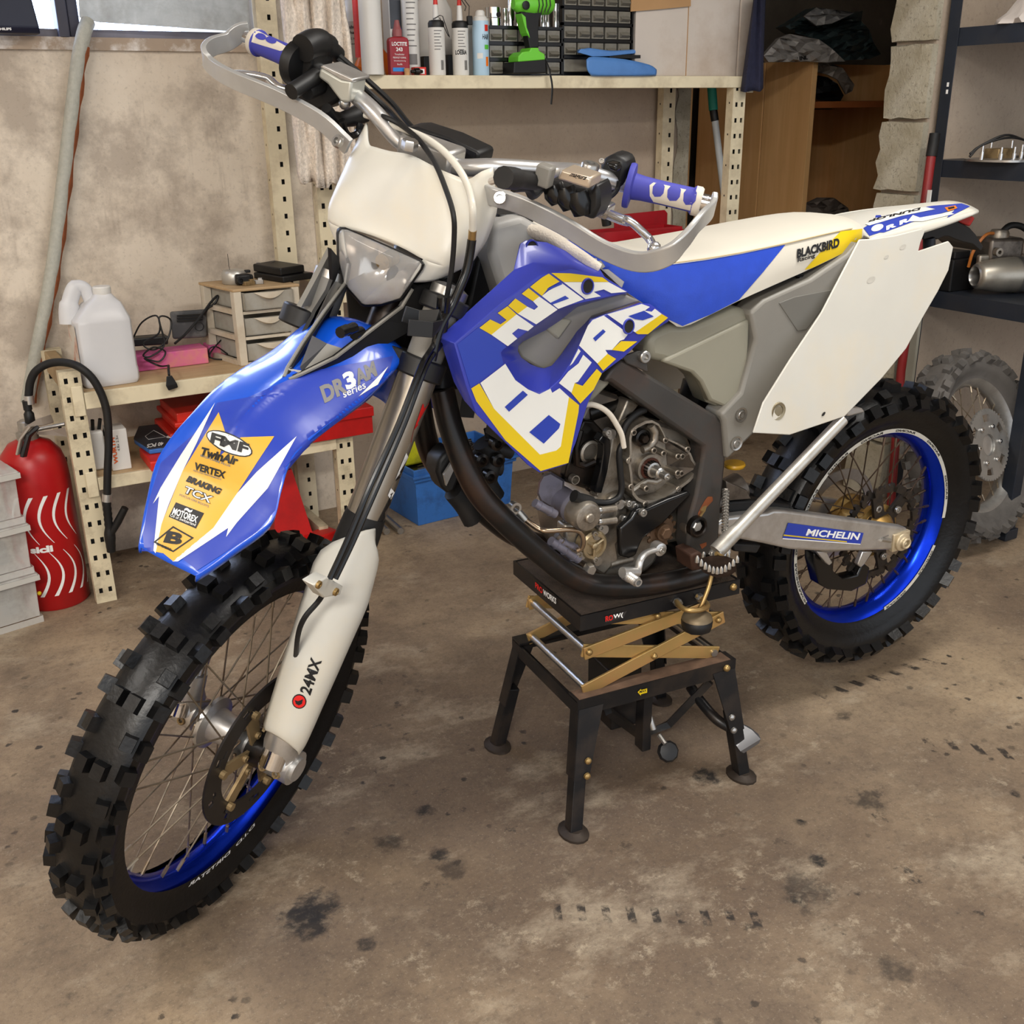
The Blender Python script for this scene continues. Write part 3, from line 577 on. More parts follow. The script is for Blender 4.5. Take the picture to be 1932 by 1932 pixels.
# guard lettering: red round badge and name
q = Q(60, 980, 2.414); cc = np.array(q((1218, 828))[0]); circ = [(cc[0]+13.5*math.cos(t*.4), cc[1]+14*math.sin(t*.4)) for t in range(16)]
stick('round_badge', guard, [circ], M_ink, guard, 8); stick('round_badge', guard, [[(cc[0]+(x-cc[0])*.84, cc[1]+(y-cc[1])*.84) for x, y in circ]], M_rink, guard, 8, .0013)
stick('round_badge', guard, [[(cc[0]-8, cc[1]-3), (cc[0]-2, cc[1]-1), (cc[0]+7, cc[1]-5), (cc[0]+5, cc[1]+4), (cc[0]-1, cc[1]+7), (cc[0]-6, cc[1]+4)]], M_ink, guard, 8, .0017)
letters('guard_lettering', guard, '24MX', (585, 1312), (607, 1246), (-20, -8), M_ink, guard, .03)
# ------------------------------------------------------------------ triple clamps and head
b = MB()
for a_, h in ((.665, .03), (.762, .024)):
    for s in ((-1, 1) if a_ < .7 else (1,)): b.tube([fl(a_-h/2, .028, s*.104), fl(a_+h/2, .028, s*.104)], .0365, 20)
    b.prism([fl(a_-h/2, .055 if a_ < .7 else .0, .104), fl(a_-h/2, .05 if a_ < .7 else .0, -.104), fl(a_-h/2, -.0, -.104), fl(a_-h/2, -.035, -.03), fl(a_-h/2, -.035, .03), fl(a_-h/2, -.0, .104)], SR_AX*h)
part(b, 'triple_clamp', M_black, smooth=30, bevel=.003)
part(MB().tube([fl(.6, -.02, 0), fl(.88, -.02, 0)], .026, 16), 'steering_head', M_frameb)
# ------------------------------------------------------------------ rear wheel
RY = -.024
RW = lambda x, y, z: bl(x, y+RY, z)
c, X, Y, Z, P, rrim, rtyre = wheel('rear', RW, .336, .2335, .032, [(-.05, .254), (-.062, .276), (-.06, .298), (-.044, .312), (0, .32), (.044, .312), (.06, .298), (.062, .276), (.05, .254)], .016, .029, 38, 36, .035, M_tyre, M_rimb, M_spoked, (.0165, .028, .042, .311, .058, .297, .95, 0))
rc, RX_, RYv, RZ = c, X, Y, Z; Pr = P
hub = part(MB().lathe(c-Y*.05, Y, [(.02, -.02), (.03, 0), (.058, 0), (.058, .008), (.046, .014), (.044, .07), (.062, .08), (.062, .092), (.05, .094), (.03, .12)], 28), 'rear_hub', mat('dirty_golden_hub', S(168, 134, 76), .4, .75, var=.15, dirt=S(96, 70, 40), dscale=14, damt=.7))
mb = MB(); n = 48; ys = .052
for i in range(n):
    a = 2*math.pi*i/n; d = math.pi/n
    mb.add([P(.096, ys, a-d), P(.107, ys, a-d), P(.1145, ys, a-d*.4), P(.1145, ys, a+d*.4), P(.107, ys, a+d), P(.096, ys, a+d)], [(0, 1, 2, 3, 4, 5)])
for k in range(6):
    a = k*math.pi/3+.25; mb.add([P(.05, ys, a-.3), P(.097, ys, a-.14), P(.097, ys, a+.14), P(.05, ys, a+.3)], [(0, 1, 2, 3)]); mb.add([P(.05, ys, a-.3), P(.05, ys, a+.3), P(.05, ys, a+math.pi/3-.3), P(.045, ys, a+.5), P(.045, ys, a-.2)], [(0, 1, 2, 3, 4)])
spr = part(mb, 'rear_sprocket', mat('dark_sprocket', S(52, 47, 43), .45, .6, var=.2, dirt=S(90, 74, 56), dscale=30, damt=.5), smooth=0, solid=.007)
for k in range(6): MB().capbolt(P(.064, ys+.003, k*math.pi/3+.25), Y, .0085, .006).build('sprocket_bolt', M_steel, spr)
part(MB().lathe(c-Y*.075, Y, [(.085, 0), (.11, 0), (.11, .004), (.085, .004)], 40, caps=False), 'rear_disc', M_steel)
# white sticker band on the rim with worn lettering
mb = MB()
for a0, a1 in ((-.62, 1.5), (1.5, 3.25), (3.55, 4.42)):
    k = 22; mb.grid([[P(.2345, .0362, a0+(a1-a0)*i/k), P(.2255, .0356, a0+(a1-a0)*i/k)] for i in range(k+1)])
for k, a0 in enumerate((-.4, .35, 1.1, 1.9, 2.6, -.05, .7, 3.7, 4.2)): pass
rs = part(mb, 'rim_sticker', M_bwhite, rrim, smooth=0); v, f = text2d('RACING', .03)
for a0 in (2.9, 2.35, 1.85, 1.4, .95, .5, .12, -.25, -.55, 3.75, 4.25): MB().add([P(.2325-.005*(1-q_[1]), .0372, a0+.14-.28*q_[0]) for q_ in v], f).build('rim_lettering', M_ink, rrim, smooth=0) if a0 not in (0,) else None
# ------------------------------------------------------------------ frame
q5 = Q(1000, 740, 4.6); q6 = Q(780, 560, 2.927); q7 = Q(1300, 600, 2.927); qc = Q(1260, 0, 2.875); q1 = Q(560, 700, 3.864); q4 = Q(820, 440, 4.2)
spar = q5((640, -80), (699, -200), (796, -294), (1628, 207), (1690, 270), (1705, 340), (1700, 600), (1660, 1000), (1640, 1330), (1600, 1420), (1400, 1440), (1370, 1330), (1385, 1090), (1440, 900), (1500, 560), (1504, 474), (699, -92))
sp_ = plate(spar, .118, .042, 'main_frame_spar', M_frame, bevel=.01, smooth=35)
part(MB().prism([mirror_b(p) for p in pl(spar, .118)], YB*.042), 'main_frame_spar', M_frame, bevel=.01)
stick('rust_patch', sp_, [q5((1540, 905), (1580, 905), (1585, 940), (1530, 1000), (1500, 1040), (1460, 1080), (1455, 1050), (1490, 980), (1520, 930))], M_rust, sp_, 30); stick('rust_patch', sp_, [q5((1470, 1320), (1530, 1300), (1530, 1330), (1490, 1360))], M_rust, sp_, 30)
stick('bare_metal_patch', sp_, [q5((1500, 990), (1535, 980), (1520, 1030), (1480, 1085), (1450, 1080), (1470, 1030))], M_gold, sp_, 30)
b = MB().lathe(bp(*q5((1430, 1155))[0], .118), YB, [(.02, 0), (.02, .012), (.017, .014), (.0145, .012), (.0145, .004), (0, .004)], 20)
pv = part(b, 'swingarm_pivot', M_oily); MB().hexbolt(bp(*q5((1436, 1157))[0], .12), YB, .0105, .008).build('pivot_nut', M_steel, pv)
part(MB().lathe(bp(*q5((1370, 1140))[0], .09), YB, [(.02, 0), (.022, .01), (.022, .02), (.016, .024)], 18), 'pivot_bush', M_castd)
# downtubes and lower cradle
dl = [(834, 735, .05), (850, 803, .06), (878, 881, .075), (906, 933, .085), (950, 981, .095), (1015, 1040, .1), (1072, 1084, .105), (1122, 1103, .107), (1190, 1106, .107), (1270, 1096, .107), (1330, 1078, .107), (1352, 1050, .11)]
cp = catmull([bp(*p) for p in dl], 6); rad = [.021]*len(cp)
part(MB().tube(cp, .0205, 14), 'frame_downtube', M_frameb, smooth=60); part(MB().tube([mirror_b(p) for p in cp], .0205, 14), 'frame_downtube', M_frameb, smooth=60)
part(MB().tube([bl(1.02, 0, .72), bl(1.03, .0, .6), bp(834, 735, .03)], [.03, .03, .026], 14), 'head_tube', M_frameb)
part(MB().tube([bp(1340, 1070, .107), mirror_b(bp(1340, 1070, .107))], .018, 12), 'frame_crossmember', M_frameb)
plate(q5((380, 1480), (540, 1560), (640, 1640), (715, 1660), (690, 1680), (560, 1660), (420, 1590), (150, 1420), (170, 1400)), .1, .006, 'skid_bracket', M_frame)
part(MB().hexbolt(bp(*q5((500, 1525))[0], .1), YB, .011, .014), 'frame_bolt', M_steel)
# engine mount plate with its bolt
em = plate(q6((1150, 330), (1240, 300), (1275, 300), (1290, 340), (1300, 420), (1180, 370)), .122, .006, 'mount_plate', M_frame); MB().capbolt(bp(*q6((1268, 328))[0], .122), YB, .0105, .009).build('bolt', M_steel, em)
# ------------------------------------------------------------------ engine
case = q5((420, 1180), (440, 1330), (470, 1480), (540, 1570), (640, 1610), (760, 1600), (1000, 1570), (1090, 1480), (1160, 1330), (1330, 1290), (1380, 1000), (1480, 650), (1350, 330), (1080, 240), (900, 330), (700, 380), (640, 700), (560, 900))
part(MB().prism(pl(case, .062), -YB*.16), 'crankcase', M_cast, smooth=0, bevel=.008, seg=2)
part(MB().prism(pl(q5((560, -40), (860, 60), (1000, 240), (860, 420), (640, 900), (300, 780), (300, 560), (420, 260)), .035), -YB*.11), 'cylinder', M_castd, bevel=.008)
plate(q5((300, 1150), (560, 1120), (700, 900), (800, 860), (860, 960), (840, 1200), (760, 1320), (780, 1450), (640, 1600), (480, 1500), (300, 1420)), .075, .03, 'oil_cover_casting', M_cast, bevel=.006)
# timing-chest opening, black inside with a light gasket edge
plate(q5((470, 240), (560, 250), (690, 390), (690, 420), (655, 640), (650, 700), (590, 880), (560, 900), (520, 870), (520, 830), (380, 790), (300, 740), (330, 620), (370, 480), (430, 320)), .05, .02, 'timing_chest', M_oily, bevel=.004)
g_ = [(690, 400), (680, 520), (655, 640), (640, 700), (610, 800), (580, 895), (525, 870)]
part(MB().tube([bp(*p, .062) for p in q5(*g_)], .0035, 6), 'gasket_edge', M_cast)
part(MB().sweep([bp(*p, .068) for p in q5((590, 380), (640, 420), (640, 520), (615, 680), (565, 860))], YB, .02, .016), 'chain_guide', M_blackm, bevel=.002)
for p, r in ((q5((520, 520))[0], .022), (q5((365, 745))[0], .0085)): part(MB().lathe(bp(*p, .052), YB, [(r, 0), (r, .004 if r > .01 else .012), (r*.8, .006 if r > .01 else .012), (r*.7, 0)], 24), 'cam_bearing', M_cast)
part(MB().tube([bp(*p, .06) for p in q5((440, 330), (400, 480), (405, 620), (470, 640), (560, 600))], .006, 8), 'timing_chain', M_oily)
# ignition housing: raised wall round a recessed floor
ig = q5((862, 400), (875, 330), (920, 290), (1000, 250), (1060, 243), (1120, 275), (1150, 330), (1180, 395), (1280, 440), (1350, 480), (1395, 530), (1420, 590), (1470, 660), (1465, 690), (1390, 775), (1290, 850), (1180, 935), (1060, 962), (985, 965), (930, 940), (890, 890), (878, 820), (868, 700), (850, 600), (866, 540))
cx, cy = sum(p[0] for p in ig)/len(ig), sum(p[1] for p in ig)/len(ig)
inn = [(cx+(p[0]-cx)*.93, cy+(p[1]-cy)*.935) for p in ig]; n = len(ig); o_, i_ = pl(ig, .102), pl(inn, .102)
b = MB(); off = -YB*.04
b.add(o_+i_+[p+off for p in o_]+[p+off*.8 for p in i_], [(k, (k+1) % n, n+(k+1) % n, n+k) for k in range(n)]+[(k, 2*n+k, 2*n+(k+1) % n, (k+1) % n) for k in range(n)]+[(n+k, n+(k+1) % n, 3*n+(k+1) % n, 3*n+k) for k in range(n)]+[tuple(range(3*n, 4*n))])
igo = part(b, 'ignition_housing', M_cast, smooth=0)
b = MB()
for x, y in ((890, 345), (1166, 412), (1358, 490), (848, 590), (866, 818), (1278, 838), (992, 966), (1066, 502), (1150, 527), (1274, 552), (1312, 552), (1270, 697), (1304, 700), (1000, 832)):
    pz = bp(*q5((x, y))[0], .098); part(MB().lathe(pz-YB*.03, YB, [(.0062, 0), (.0062, .034), (.0052, .035), (.0034, .035), (.0034, .02), (0, .02)], 10), 'screw_boss', M_cast, igo)
stick('oily_shadow_patch', igo, [q5((1170, 420), (1380, 540), (1440, 660), (1280, 760), (1190, 640), (1180, 520))], M_castd, igo, 60)  # darker oily patch, shade painted onto the housing floor
cs = bp(*q5((1030, 655))[0], .075)
b = MB().lathe(cs, YB, [(.026, -.01), (.026, .004), (.0205, .004), (.0205, .0)], 28); part(b, 'crank_boss', M_cast, igo)
part(MB().lathe(cs, YB, [(.0205, 0), (.0205, .006), (.0145, .006), (.0145, 0)], 26), 'oil_seal', mat('brown_oil_seal', S(70, 38, 28), .3, var=.1), igo)
part(MB().lathe(cs, YB, [(.0142, 0), (.0142, .016), (.0105, .017), (.0105, .036), (.009, .038), (.0065, .039), (.0065, .056), (.004, .057), (.004, .053), (0, .053)], 22), 'crankshaft_end', M_steel, igo, smooth=30)
b = MB()
for k in range(16):
    a = k*math.pi/8; u_ = RX_*math.cos(a)+RZ*math.sin(a); b.box(cs+u_*.0145+YB*.01, (.003, .012, .003), R=np.stack([u_, YB, np.cross(u_, YB)], 1))
part(b, 'crank_gear_teeth', M_oily, igo)
ip = bp(*q5((965, 392))[0], .08); part(MB().lathe(ip, YB, [(.016, -.005), (.016, .006), (.012, .008), (.012, .002)], 20).hexbolt(ip, YB, .0085, .014), 'idler_bolt', M_oily, igo)
part(MB().tube([bp(*p, .09) for p in q5((1050, 285), (1085, 340), (1080, 420), (1030, 480), (975, 500))], .0075, 10), 'cast_rib', M_cast, igo)
part(MB().tube([bp(*p, .085) for p in q5((880, 860), (960, 800), (1010, 770), (1090, 780), (1130, 760))], .005, 8), 'cast_rib', M_cast, igo)
# starter motor
s0 = bp(*q5((505, 1085))[0], .135); b = MB().lathe(s0-YB*.1, YB, [(.022, 0), (.026, .004), (.026, .05), (.0272, .052), (.0272, .056), (.026, .058), (.026, .092), (.022, .1), (.012, .102)], 28)
st = part(b, 'starter_motor', M_lav); MB().lathe(s0, YB, [(.009, 0), (.009, .007), (.007, .009)], 18).build('end_boss', M_cast, st)
part(MB().lathe(s0-YB*.035, YB, [(.027, 0), (.0275, .03), (.024, .0365), (.02, .0375)], 28), 'starter_end_cap', M_cast, st)
for y0 in (1025, 1125):
    a_, c_ = q5((610, y0), (740, y0-15)); part(MB().tube([bp(*a_, .12), bp(*c_, .115)], .0065, 10), 'cast_lug', M_cast); part(MB().capbolt(bp(*a_, .12), unit(bp(*a_, .12)-bp(*c_, .115)), .006, .006), 'bolt', M_steel)
# rounded cam cover at the front of the engine
b = MB(); ring = q5((60, 880), (75, 780), (110, 715), (180, 690), (300, 760), (290, 880), (240, 1000), (170, 1000), (90, 950)); b.loft([pl(ring, .02), pl(ring, .045), pl([(1000+38+(x-1038)*.86, 740+185+(y-925)*.86) for x, y in ring], .055)])
part(b, 'cam_cover', M_lav, smooth=35); part(MB().prism(pl(q5((180, 740), (300, 800), (260, 960), (210, 1000), (170, 960)), .05), -YB*.03), 'cam_cover_flange', M_castd)
for pts, r, m in (([(40, 960), (110, 1000), (220, 1060)], .0075, M_lav), ([(180, 1290), (260, 1340), (330, 1390), (420, 1450)], .0085, M_lav), ([(240, 1270), (320, 1320), (400, 1350)], .0065, M_lav), ([(230, 1240), (300, 1320), (390, 1390)], .006, M_castd)):
    pp_ = [bp(*p, .095) for p in q5(*pts)]; b = MB().tube(pp_, r, 12)
    for k in range(1, len(pp_)): b.tube([pp_[k]*.55+pp_[k-1]*.45, pp_[k]*.65+pp_[k-1]*.35], r*1.15, 12)
    part(b, 'coolant_hose', m)
# steel oil line with its banjo
pts = catmull([bp(*p, yy) for p, yy in zip(q6((575, 1185), (610, 1222), (690, 1280), (740, 1292), (860, 1285), (918, 1298), (938, 1340), (930, 1385), (905, 1402)), (.08, .085, .1, .11, .115, .115, .115, .11, .105))], 5)
oilp = part(MB().tube(pts, .0048, 10), 'oil_line', mat('brown_tinted_steel', S(160, 140, 118), .25, .9, var=.1)); d_ = unit(pts[0]-pts[3])
b = MB().lathe(bp(*q6((557, 1163))[0], .079)-YB*.006, YB, [(.0105, 0), (.0105, .013), (.006, .013), (.006, 0)], 18, caps=False).tube([pts[0], pts[0]-d_*.02], .0075, 10); b.build('banjo_fitting', M_steel, oilp)
# round oil pump cover
oc = bp(*q5((560, 1335))[0], .098); U_, V_ = BW[:, 0], BW[:, 2]
b = MB().lathe(oc-YB*.02, YB, [(.028, 0), (.028, .018), (.024, .022), (.019, .022), (.017, .017), (0, .017)], 28); oco = part(b, 'oil_filter_cover', mat('brass_tinted_casting', S(176, 158, 126), .38, .8, var=.1, dirt=S(80, 66, 46), dscale=18, damt=.6))
b = MB()
for k in range(3): a = .6+k*2*math.pi/3; b.tube([oc, oc+(U_*math.cos(a)+V_*math.sin(a))*.02], .0028, 6)
b.lathe(oc-YB*.004, YB, [(.006, 0), (.006, .007), (.004, .008)], 14); b.build('cover_rib', oco.active_material, oco)
for p in q5((555, 1228), (560, 1450), (420, 1400)): part(MB().lathe(bp(*p, .085), YB, [(.0085, 0), (.0085, .012)], 14).capbolt(bp(*p, .097), YB, .006, .006), 'cover_bolt', M_cast, oco)
for p in q5((665, 345), (805, 1095), (845, 960), (745, 950), (605, 1170), (900, 985)): part(MB().lathe(bp(*p, .08), YB, [(.009, 0), (.009, .016)], 14).capbolt(bp(*p, .096), YB, .0065, .007), 'case_bolt', M_steel)
# sprocket cover, gearbox sprocket, shifter
plate(q5((915, 1030), (960, 1005), (1010, 1015), (1200, 930), (1380, 860), (1400, 890), (1290, 1000), (1160, 1140), (1040, 1225), (985, 1270), (950, 1340), (920, 1420), (860, 1445), (785, 1425), (780, 1180), (880, 1095)), .115, .014, 'sprocket_cover', M_blackm, bevel=.004)
part(MB().capbolt(bp(*q5((968, 1040))[0], .115), YB, .0075, .008), 'cover_bolt', M_steel)
cso = bp(*q5((1135, 1200))[0], .1); b = MB()
for k in range(13): a = k*2*math.pi/13; u_ = RX_*math.cos(a)+RZ*math.sin(a); b.box(cso+u_*.029, (.009, .006, .007), R=np.stack([u_, YB, np.cross(u_, YB)], 1), taper=.6)
b.lathe(cso-YB*.003, YB, [(.026, 0), (.026, .006)], 26).lathe(cso, YB, [(.016, 0), (.016, .012)], 18).hexbolt(cso+YB*.01, YB, .0115, .01); part(b, 'gearbox_sprocket', mat('rusty_sprocket', S(96, 74, 56), .5, .6, var=.3, scale=30))
sh = [bp(*p, yy) for p, yy in zip(q5((1120, 1358), (1020, 1390), (965, 1440), (945, 1500), (935, 1560)), (.12, .125, .135, .14, .14))]
b = MB().tube(catmull(sh, 4), [.0075]*17, 10, flat=.7).lathe(sh[0]-YB*.012, YB, [(.0125, 0), (.0125, .018), (.008, .02)], 18).tube([sh[-1], bp(*q5((800, 1565))[0], .145)], [.009, .01], 10)
sl_ = part(b, 'shift_lever', M_alu, smooth=50); t0 = bp(*q5((830, 1580))[0], .14); b = MB().lathe(t0, YB, [(.011, 0), (.011, .012), (.0105, .014)]+[(r_, .016+k*.0045+dd) for k in range(5) for r_, dd in ((.0095, 0), (.008, .002))]+[(.0075, .04), (.005, .04), (.005, .03)], 16); b.build('shift_toe', M_alu, sl_); MB().capbolt(sh[0]+YB*.008, YB, .007, .005).build('bolt', M_steel, sl_)
part(MB().tube([bp(*p, .07) for p in q5((690, 1490), (780, 1465), (880, 1440))], .008, 10), 'case_rib', M_cast)
# cables beside the cylinder
part(MB().tube(catmull([bp(*p, .11) for p in q5((450, 120), (520, 105), (610, 130), (690, 190), (750, 280), (795, 370), (815, 480))], 5), .0048, 10), 'grey_cable', M_gripw)
part(MB().tube(catmull([bp(*p, .105) for p in q5((810, 440), (775, 520), (785, 700), (795, 830), (770, 910), (690, 955), (580, 955), (480, 930))], 5), .0058, 10), 'black_cable', M_black)
part(MB().tube([bp(*p, .118) for p in q5((540, 950), (480, 935), (420, 915), (380, 900))], [.0085, .01, .009, .011], 12), 'cable_boot', M_rub)
part(MB().tube(catmull([bp(*p, .09) for p in q5((800, 360), (840, 270), (920, 190), (1000, 150))], 4), .006, 10), 'black_hose', M_rub)
plate(q5((760, 270), (850, 60), (960, 100), (900, 180), (850, 210), (790, 330)), .06, .03, 'head_mount', M_cast, bevel=.004)
part(MB().tube(catmull([bp(*p, .02) for p in q5((480, 180), (700, 110), (900, 60), (1100, 180))], 4), .02, 12), 'intake_boot', M_oily)
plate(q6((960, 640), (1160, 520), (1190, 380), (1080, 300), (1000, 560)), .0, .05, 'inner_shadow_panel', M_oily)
# throttle body hanging by the downtube
tb = q1((1020, 740), (1030, 660), (1070, 610), (1130, 560), (1180, 640), (1190, 780), (1150, 880), (1100, 900), (1060, 850))
part(MB().prism(pl(tb, .0), -YB*.05), 'throttle_body', M_black, bevel=.008); part(MB().prism(pl(q1((1060, 750), (1130, 640), (1140, 700), (1080, 830)), .004), YB*.006), 'throttle_plate', M_alu)
for pts, r in (([(1140, 880), (1220, 980), (1280, 1090)], .018), ([(1300, 640), (1400, 560), (1560, 590)], .013), ([(1360, 520), (1420, 640), (1380, 800), (1440, 920)], .02), ([(1320, 700), (1430, 700), (1480, 700)], .016), ([(1400, 470), (1440, 540), (1380, 620)], .012)):
    part(MB().tube(catmull([bp(*p, -.02) for p in q1(*pts)], 4), r, 12), 'rubber_boot', M_rub)
for p in q1((1440, 520), (1330, 640), (1450, 640), (1390, 760)): part(MB().lathe(bp(*p, .005), YB, [(.012, 0), (.012, .012), (.007, .014), (.006, .004)], 14), 'hose_fitting', M_oily)
part(MB().tube(catmull([bp(*p, -.02) for p in q1((1380, 420), (1400, 500), (1440, 560), (1400, 640))], 4), .005, 8), 'black_cable', M_black)
for s in (-1, 1):                                                               # radiator cores behind the shrouds
    b = MB().box(bl(.95, s*.08, .5), (.03, .06, .16), R=BW@rotm(np.array([0, 1, 0]), -.25)); part(b, 'radiator', M_black)
# ------------------------------------------------------------------ swingarm, stand, peg, shock
sa = q7((150, 1135), (215, 1100), (440, 1075), (470, 1062), (530, 1062), (1205, 1158), (1213, 1180), (1207, 1235), (1165, 1282), (760, 1292), (560, 1280), (400, 1245), (150, 1200))
sa_ = [(x, y, .10-.02*(x-1350)/370) for x, y in [p[:2] for p in sa]]
arm = part(MB().prism(pl(sa_, .1), -YB*.028), 'swingarm', M_alu, bevel=.006, seg=3); part(MB().prism([bl(w2b(p)[0], -.036-w2b(p)[1], w2b(p)[2]) for p in pl(sa_, .1)], YB*.028), 'swingarm', M_alu, bevel=.006)
stick('sponsor_sticker', arm, [q7((545, 1130), (962, 1186), (945, 1246), (515, 1214))], M_pblue, arm, 400, .0012); stick('sticker_stripe', arm, [q7((520, 1194), (870, 1232), (868, 1238), (518, 1201))], M_yellow, arm, 400, .0016)
letters('sticker_lettering', arm, 'MICHELIN', q7((640, 1200))[0], q7((930, 1225))[0], (3, -13), M_wink, arm, .03, .02, .0018)
stick('sticker_border', arm, [q7((515, 1214), (945, 1246), (943, 1250), (513, 1219))], M_wink, arm, 400, .0014)
part(MB().tube([bp(*p, .082) for p in q7((560, 1238), (760, 1290), (850, 1280), (1100, 1200))], .002, 5), 'weld_line', M_steel, arm)
ax_ = bp(*q7((1170, 1232))[0], .085); b = MB().box(ax_-YB*.004, (.05, .012, .042), R=BW).lathe(ax_, YB, [(.021, 0), (.021, .008), (.013, .01), (.013, .018), (.008, .019), (.008, .008)], 22); part(b, 'axle_block', M_gripw if 0 else mat('worn_axle_block', S(196, 180, 150), .45, .5, var=.1), bevel=.002)
part(MB().tube([bp(*q7((1060, 1222))[0], .084), bp(*q7((1110, 1230))[0], .084)], .005, 8), 'chain_adjuster', M_steel)
plate(q7((690, 1300), (690, 1350), (720, 1470), (770, 1500), (900, 1510), (980, 1470), (1000, 1380), (960, 1350), (930, 1420), (850, 1440), (800, 1400), (790, 1340), (740, 1290)), .05, .03, 'chain_guide', M_blackm, bevel=.003)
for p in ((730, 1290, 775, 1360), (985, 1290, 950, 1370)): plate(q7((p[0]-25, p[1]), (p[0]+30, p[1]), (p[2]+18, p[3]-8), (p[2], p[3]+8), (p[2]-18, p[3]-8)), .07, .012, 'guide_bracket', M_alu)
plate(q7((215, 1015), (380, 1005), (560, 1030), (560, 1060), (420, 1075), (215, 1095)), .07, .03, 'chain_slider', M_rub, bevel=.004)
plate(q7((240, 1245), (400, 1255), (375, 1300), (250, 1290)), .09, .02, 'lower_slider', M_rub, bevel=.003)
part(MB().tube([bl(.5, .0, .42), bl(.56, 0, .2)], .034, 18), 'shock_body', M_oily); part(MB().lathe(bp(*q7((250, 810))[0], .03), V_, [(.02, -.004), (.022, 0), (.02, .004)], 24), 'shock_collar', mat('yellow_spring', S(200, 150, 30), .4, var=.1))
part(MB().tube([bp(*q7((60, 1050))[0], .03), bp(*q7((280, 930))[0], .03)], .03, 12), 'linkage', M_castd)
plate(q7((205, 900), (320, 950), (345, 1000), (215, 1010)), .08, .02, 'linkage_plate', M_castd)
k0, k1 = bp(*q7((150, 1290))[0], .165), bp(*q7((850, 560))[0], .155); dk = unit(k1-k0)
stand = part(MB().tube([k0, k0+dk*.05, k0+dk*.06, k1], [.015, .015, .0125, .0115], 16), 'kickstand', mat('worn_aluminium_tube', S(196, 192, 184), .4, .75, var=.08, scale=20, dirt=S(120, 112, 100), dscale=16, damt=.5), smooth=50)
part(MB().prism(pl(q7((850, 520), (890, 490), (960, 500), (975, 520), (900, 540), (880, 545)), .155), -YB*.05), 'stand_foot', M_alu, stand, bevel=.003)
part(MB().tube([bp(*p, .15) for p in q7((120, 1310), (150, 1260), (215, 1215), (215, 1290), (150, 1330))], .007, 8), 'stand_bracket', M_steel)
sp0, sp1 = bp(*q7((203, 945))[0], .14), bp(*q7((198, 1180))[0], .15); b = MB(); k = 150
b.tube([sp0+(sp1-sp0)*(i/k)+.0058*(math.cos(i*1.15)*YB+math.sin(i*1.15)*U_) for i in range(k+1)], .0013, 5); part(b, 'stand_spring', M_steel)
# foot peg with its teeth
pg = pl(q7((45, 1330), (80, 1375), (150, 1405), (220, 1400), (265, 1370), (255, 1330), (200, 1310), (110, 1310)), .21); b = MB().prism([p for p in pg], -V_*.012); peg = part(b, 'foot_peg', mat('rusty_foot_peg', S(70, 54, 44), .6, .5, var=.3), bevel=.002)
b = MB()
for i in range(15):
    t = i/10; x, y = (45+220*t, 1340+62*math.sin(math.pi*t)) if i < 11 else (80+45*(i-11), 1318); p = bp(*q7((x, y))[0], .212 if i < 11 else .19); b.lathe(p-V_*.003, V_, [(.0042, 0), (.0036, .008), (.0012, .013)], 7)
b.build('peg_tooth', M_steel, peg)
plate(q7((10, 1310), (60, 1290), (110, 1330), (80, 1390), (20, 1400)), .15, .05, 'peg_mount', mat('rusty_bracket', S(66, 44, 34), .7, .3, var=.3, scale=30), bevel=.004)
part(MB().tube(catmull([bp(*p, .2) for p in q7((150, 1300), (200, 1330), (215, 1345), (195, 1385), (175, 1410))], 4), .004, 8), 'retaining_hook', M_gold)
# ------------------------------------------------------------------ bodywork
def spx(px, py, x):                                                             # pixel on a plane across the steered front
    r = SR.T@(BW.T@ray(px, py)); o = SR.T@(BW.T@(CP-BT)-SPIV)+SPIV; v = o+r*((x-o[0])/r[0]); return sl(*v)
def mir(rows): return [[(x, -y, z) for x, y, z in r[:0:-1]]+r for r in rows]
def sgrid(rows, a=3, b=3): return smooth_rows([[sl(*p) for p in r] for r in mir(rows)], a, b)
qm = Q(600, 210, 4.953); qv = Q(540, 400, 5.367); qf = Q(0, 600, 2.927)
# headlight mask
top = [[(1.128, 0, .884), (1.122, .038, .877), (1.115, .065, .873), (1.107, .083, .871), (1.096, .096, .884), (1.083, .107, .891)],
       [(1.142, 0, .86), (1.139, .042, .855), (1.134, .07, .851), (1.125, .092, .846), (1.11, .108, .85), (1.085, .12, .856)],
       [(1.158, 0, .825), (1.157, .045, .82), (1.154, .075, .817), (1.148, .1, .812), (1.124, .115, .818), (1.085, .126, .832)],
       [(1.172, 0, .79), (1.172, .045, .788), (1.17, .075, .786), (1.164, .104, .784), (1.135, .116, .785), (1.092, .122, .79)],
       [(1.181, 0, .773), (1.181, .04, .771), (1.179, .069, .766), (1.17, .1, .764), (1.14, .112, .766), (1.1, .115, .768)]]
low = [[(1.179, .069, .766), (1.17, .1, .764), (1.14, .112, .766), (1.1, .115, .768)], [(1.182, .062, .748), (1.168, .093, .748), (1.137, .107, .753), (1.103, .112, .758)], [(1.184, .054, .726), (1.166, .084, .734), (1.135, .101, .745), (1.106, .109, .752)]]
b = MB().grid(sgrid(top, 4, 3))
for s in (-1, 1): b.grid(smooth_rows([[sl(x, s*y, z) for x, y, z in r] for r in low], 3, 3))
mask = part(b, 'headlight_mask', M_bwhite, smooth=40, solid=.003, merge=True)
lens_px = [p[:2] for p in qm((182, 1150), (190, 1112), (215, 1092), (265, 1095), (500, 1195), (740, 1300), (960, 1400), (980, 1430), (965, 1475), (850, 1640), (770, 1755), (590, 1808), (440, 1815), (405, 1800), (240, 1610), (190, 1400))]
lc = np.mean(lens_px, 0); LX = SFWW
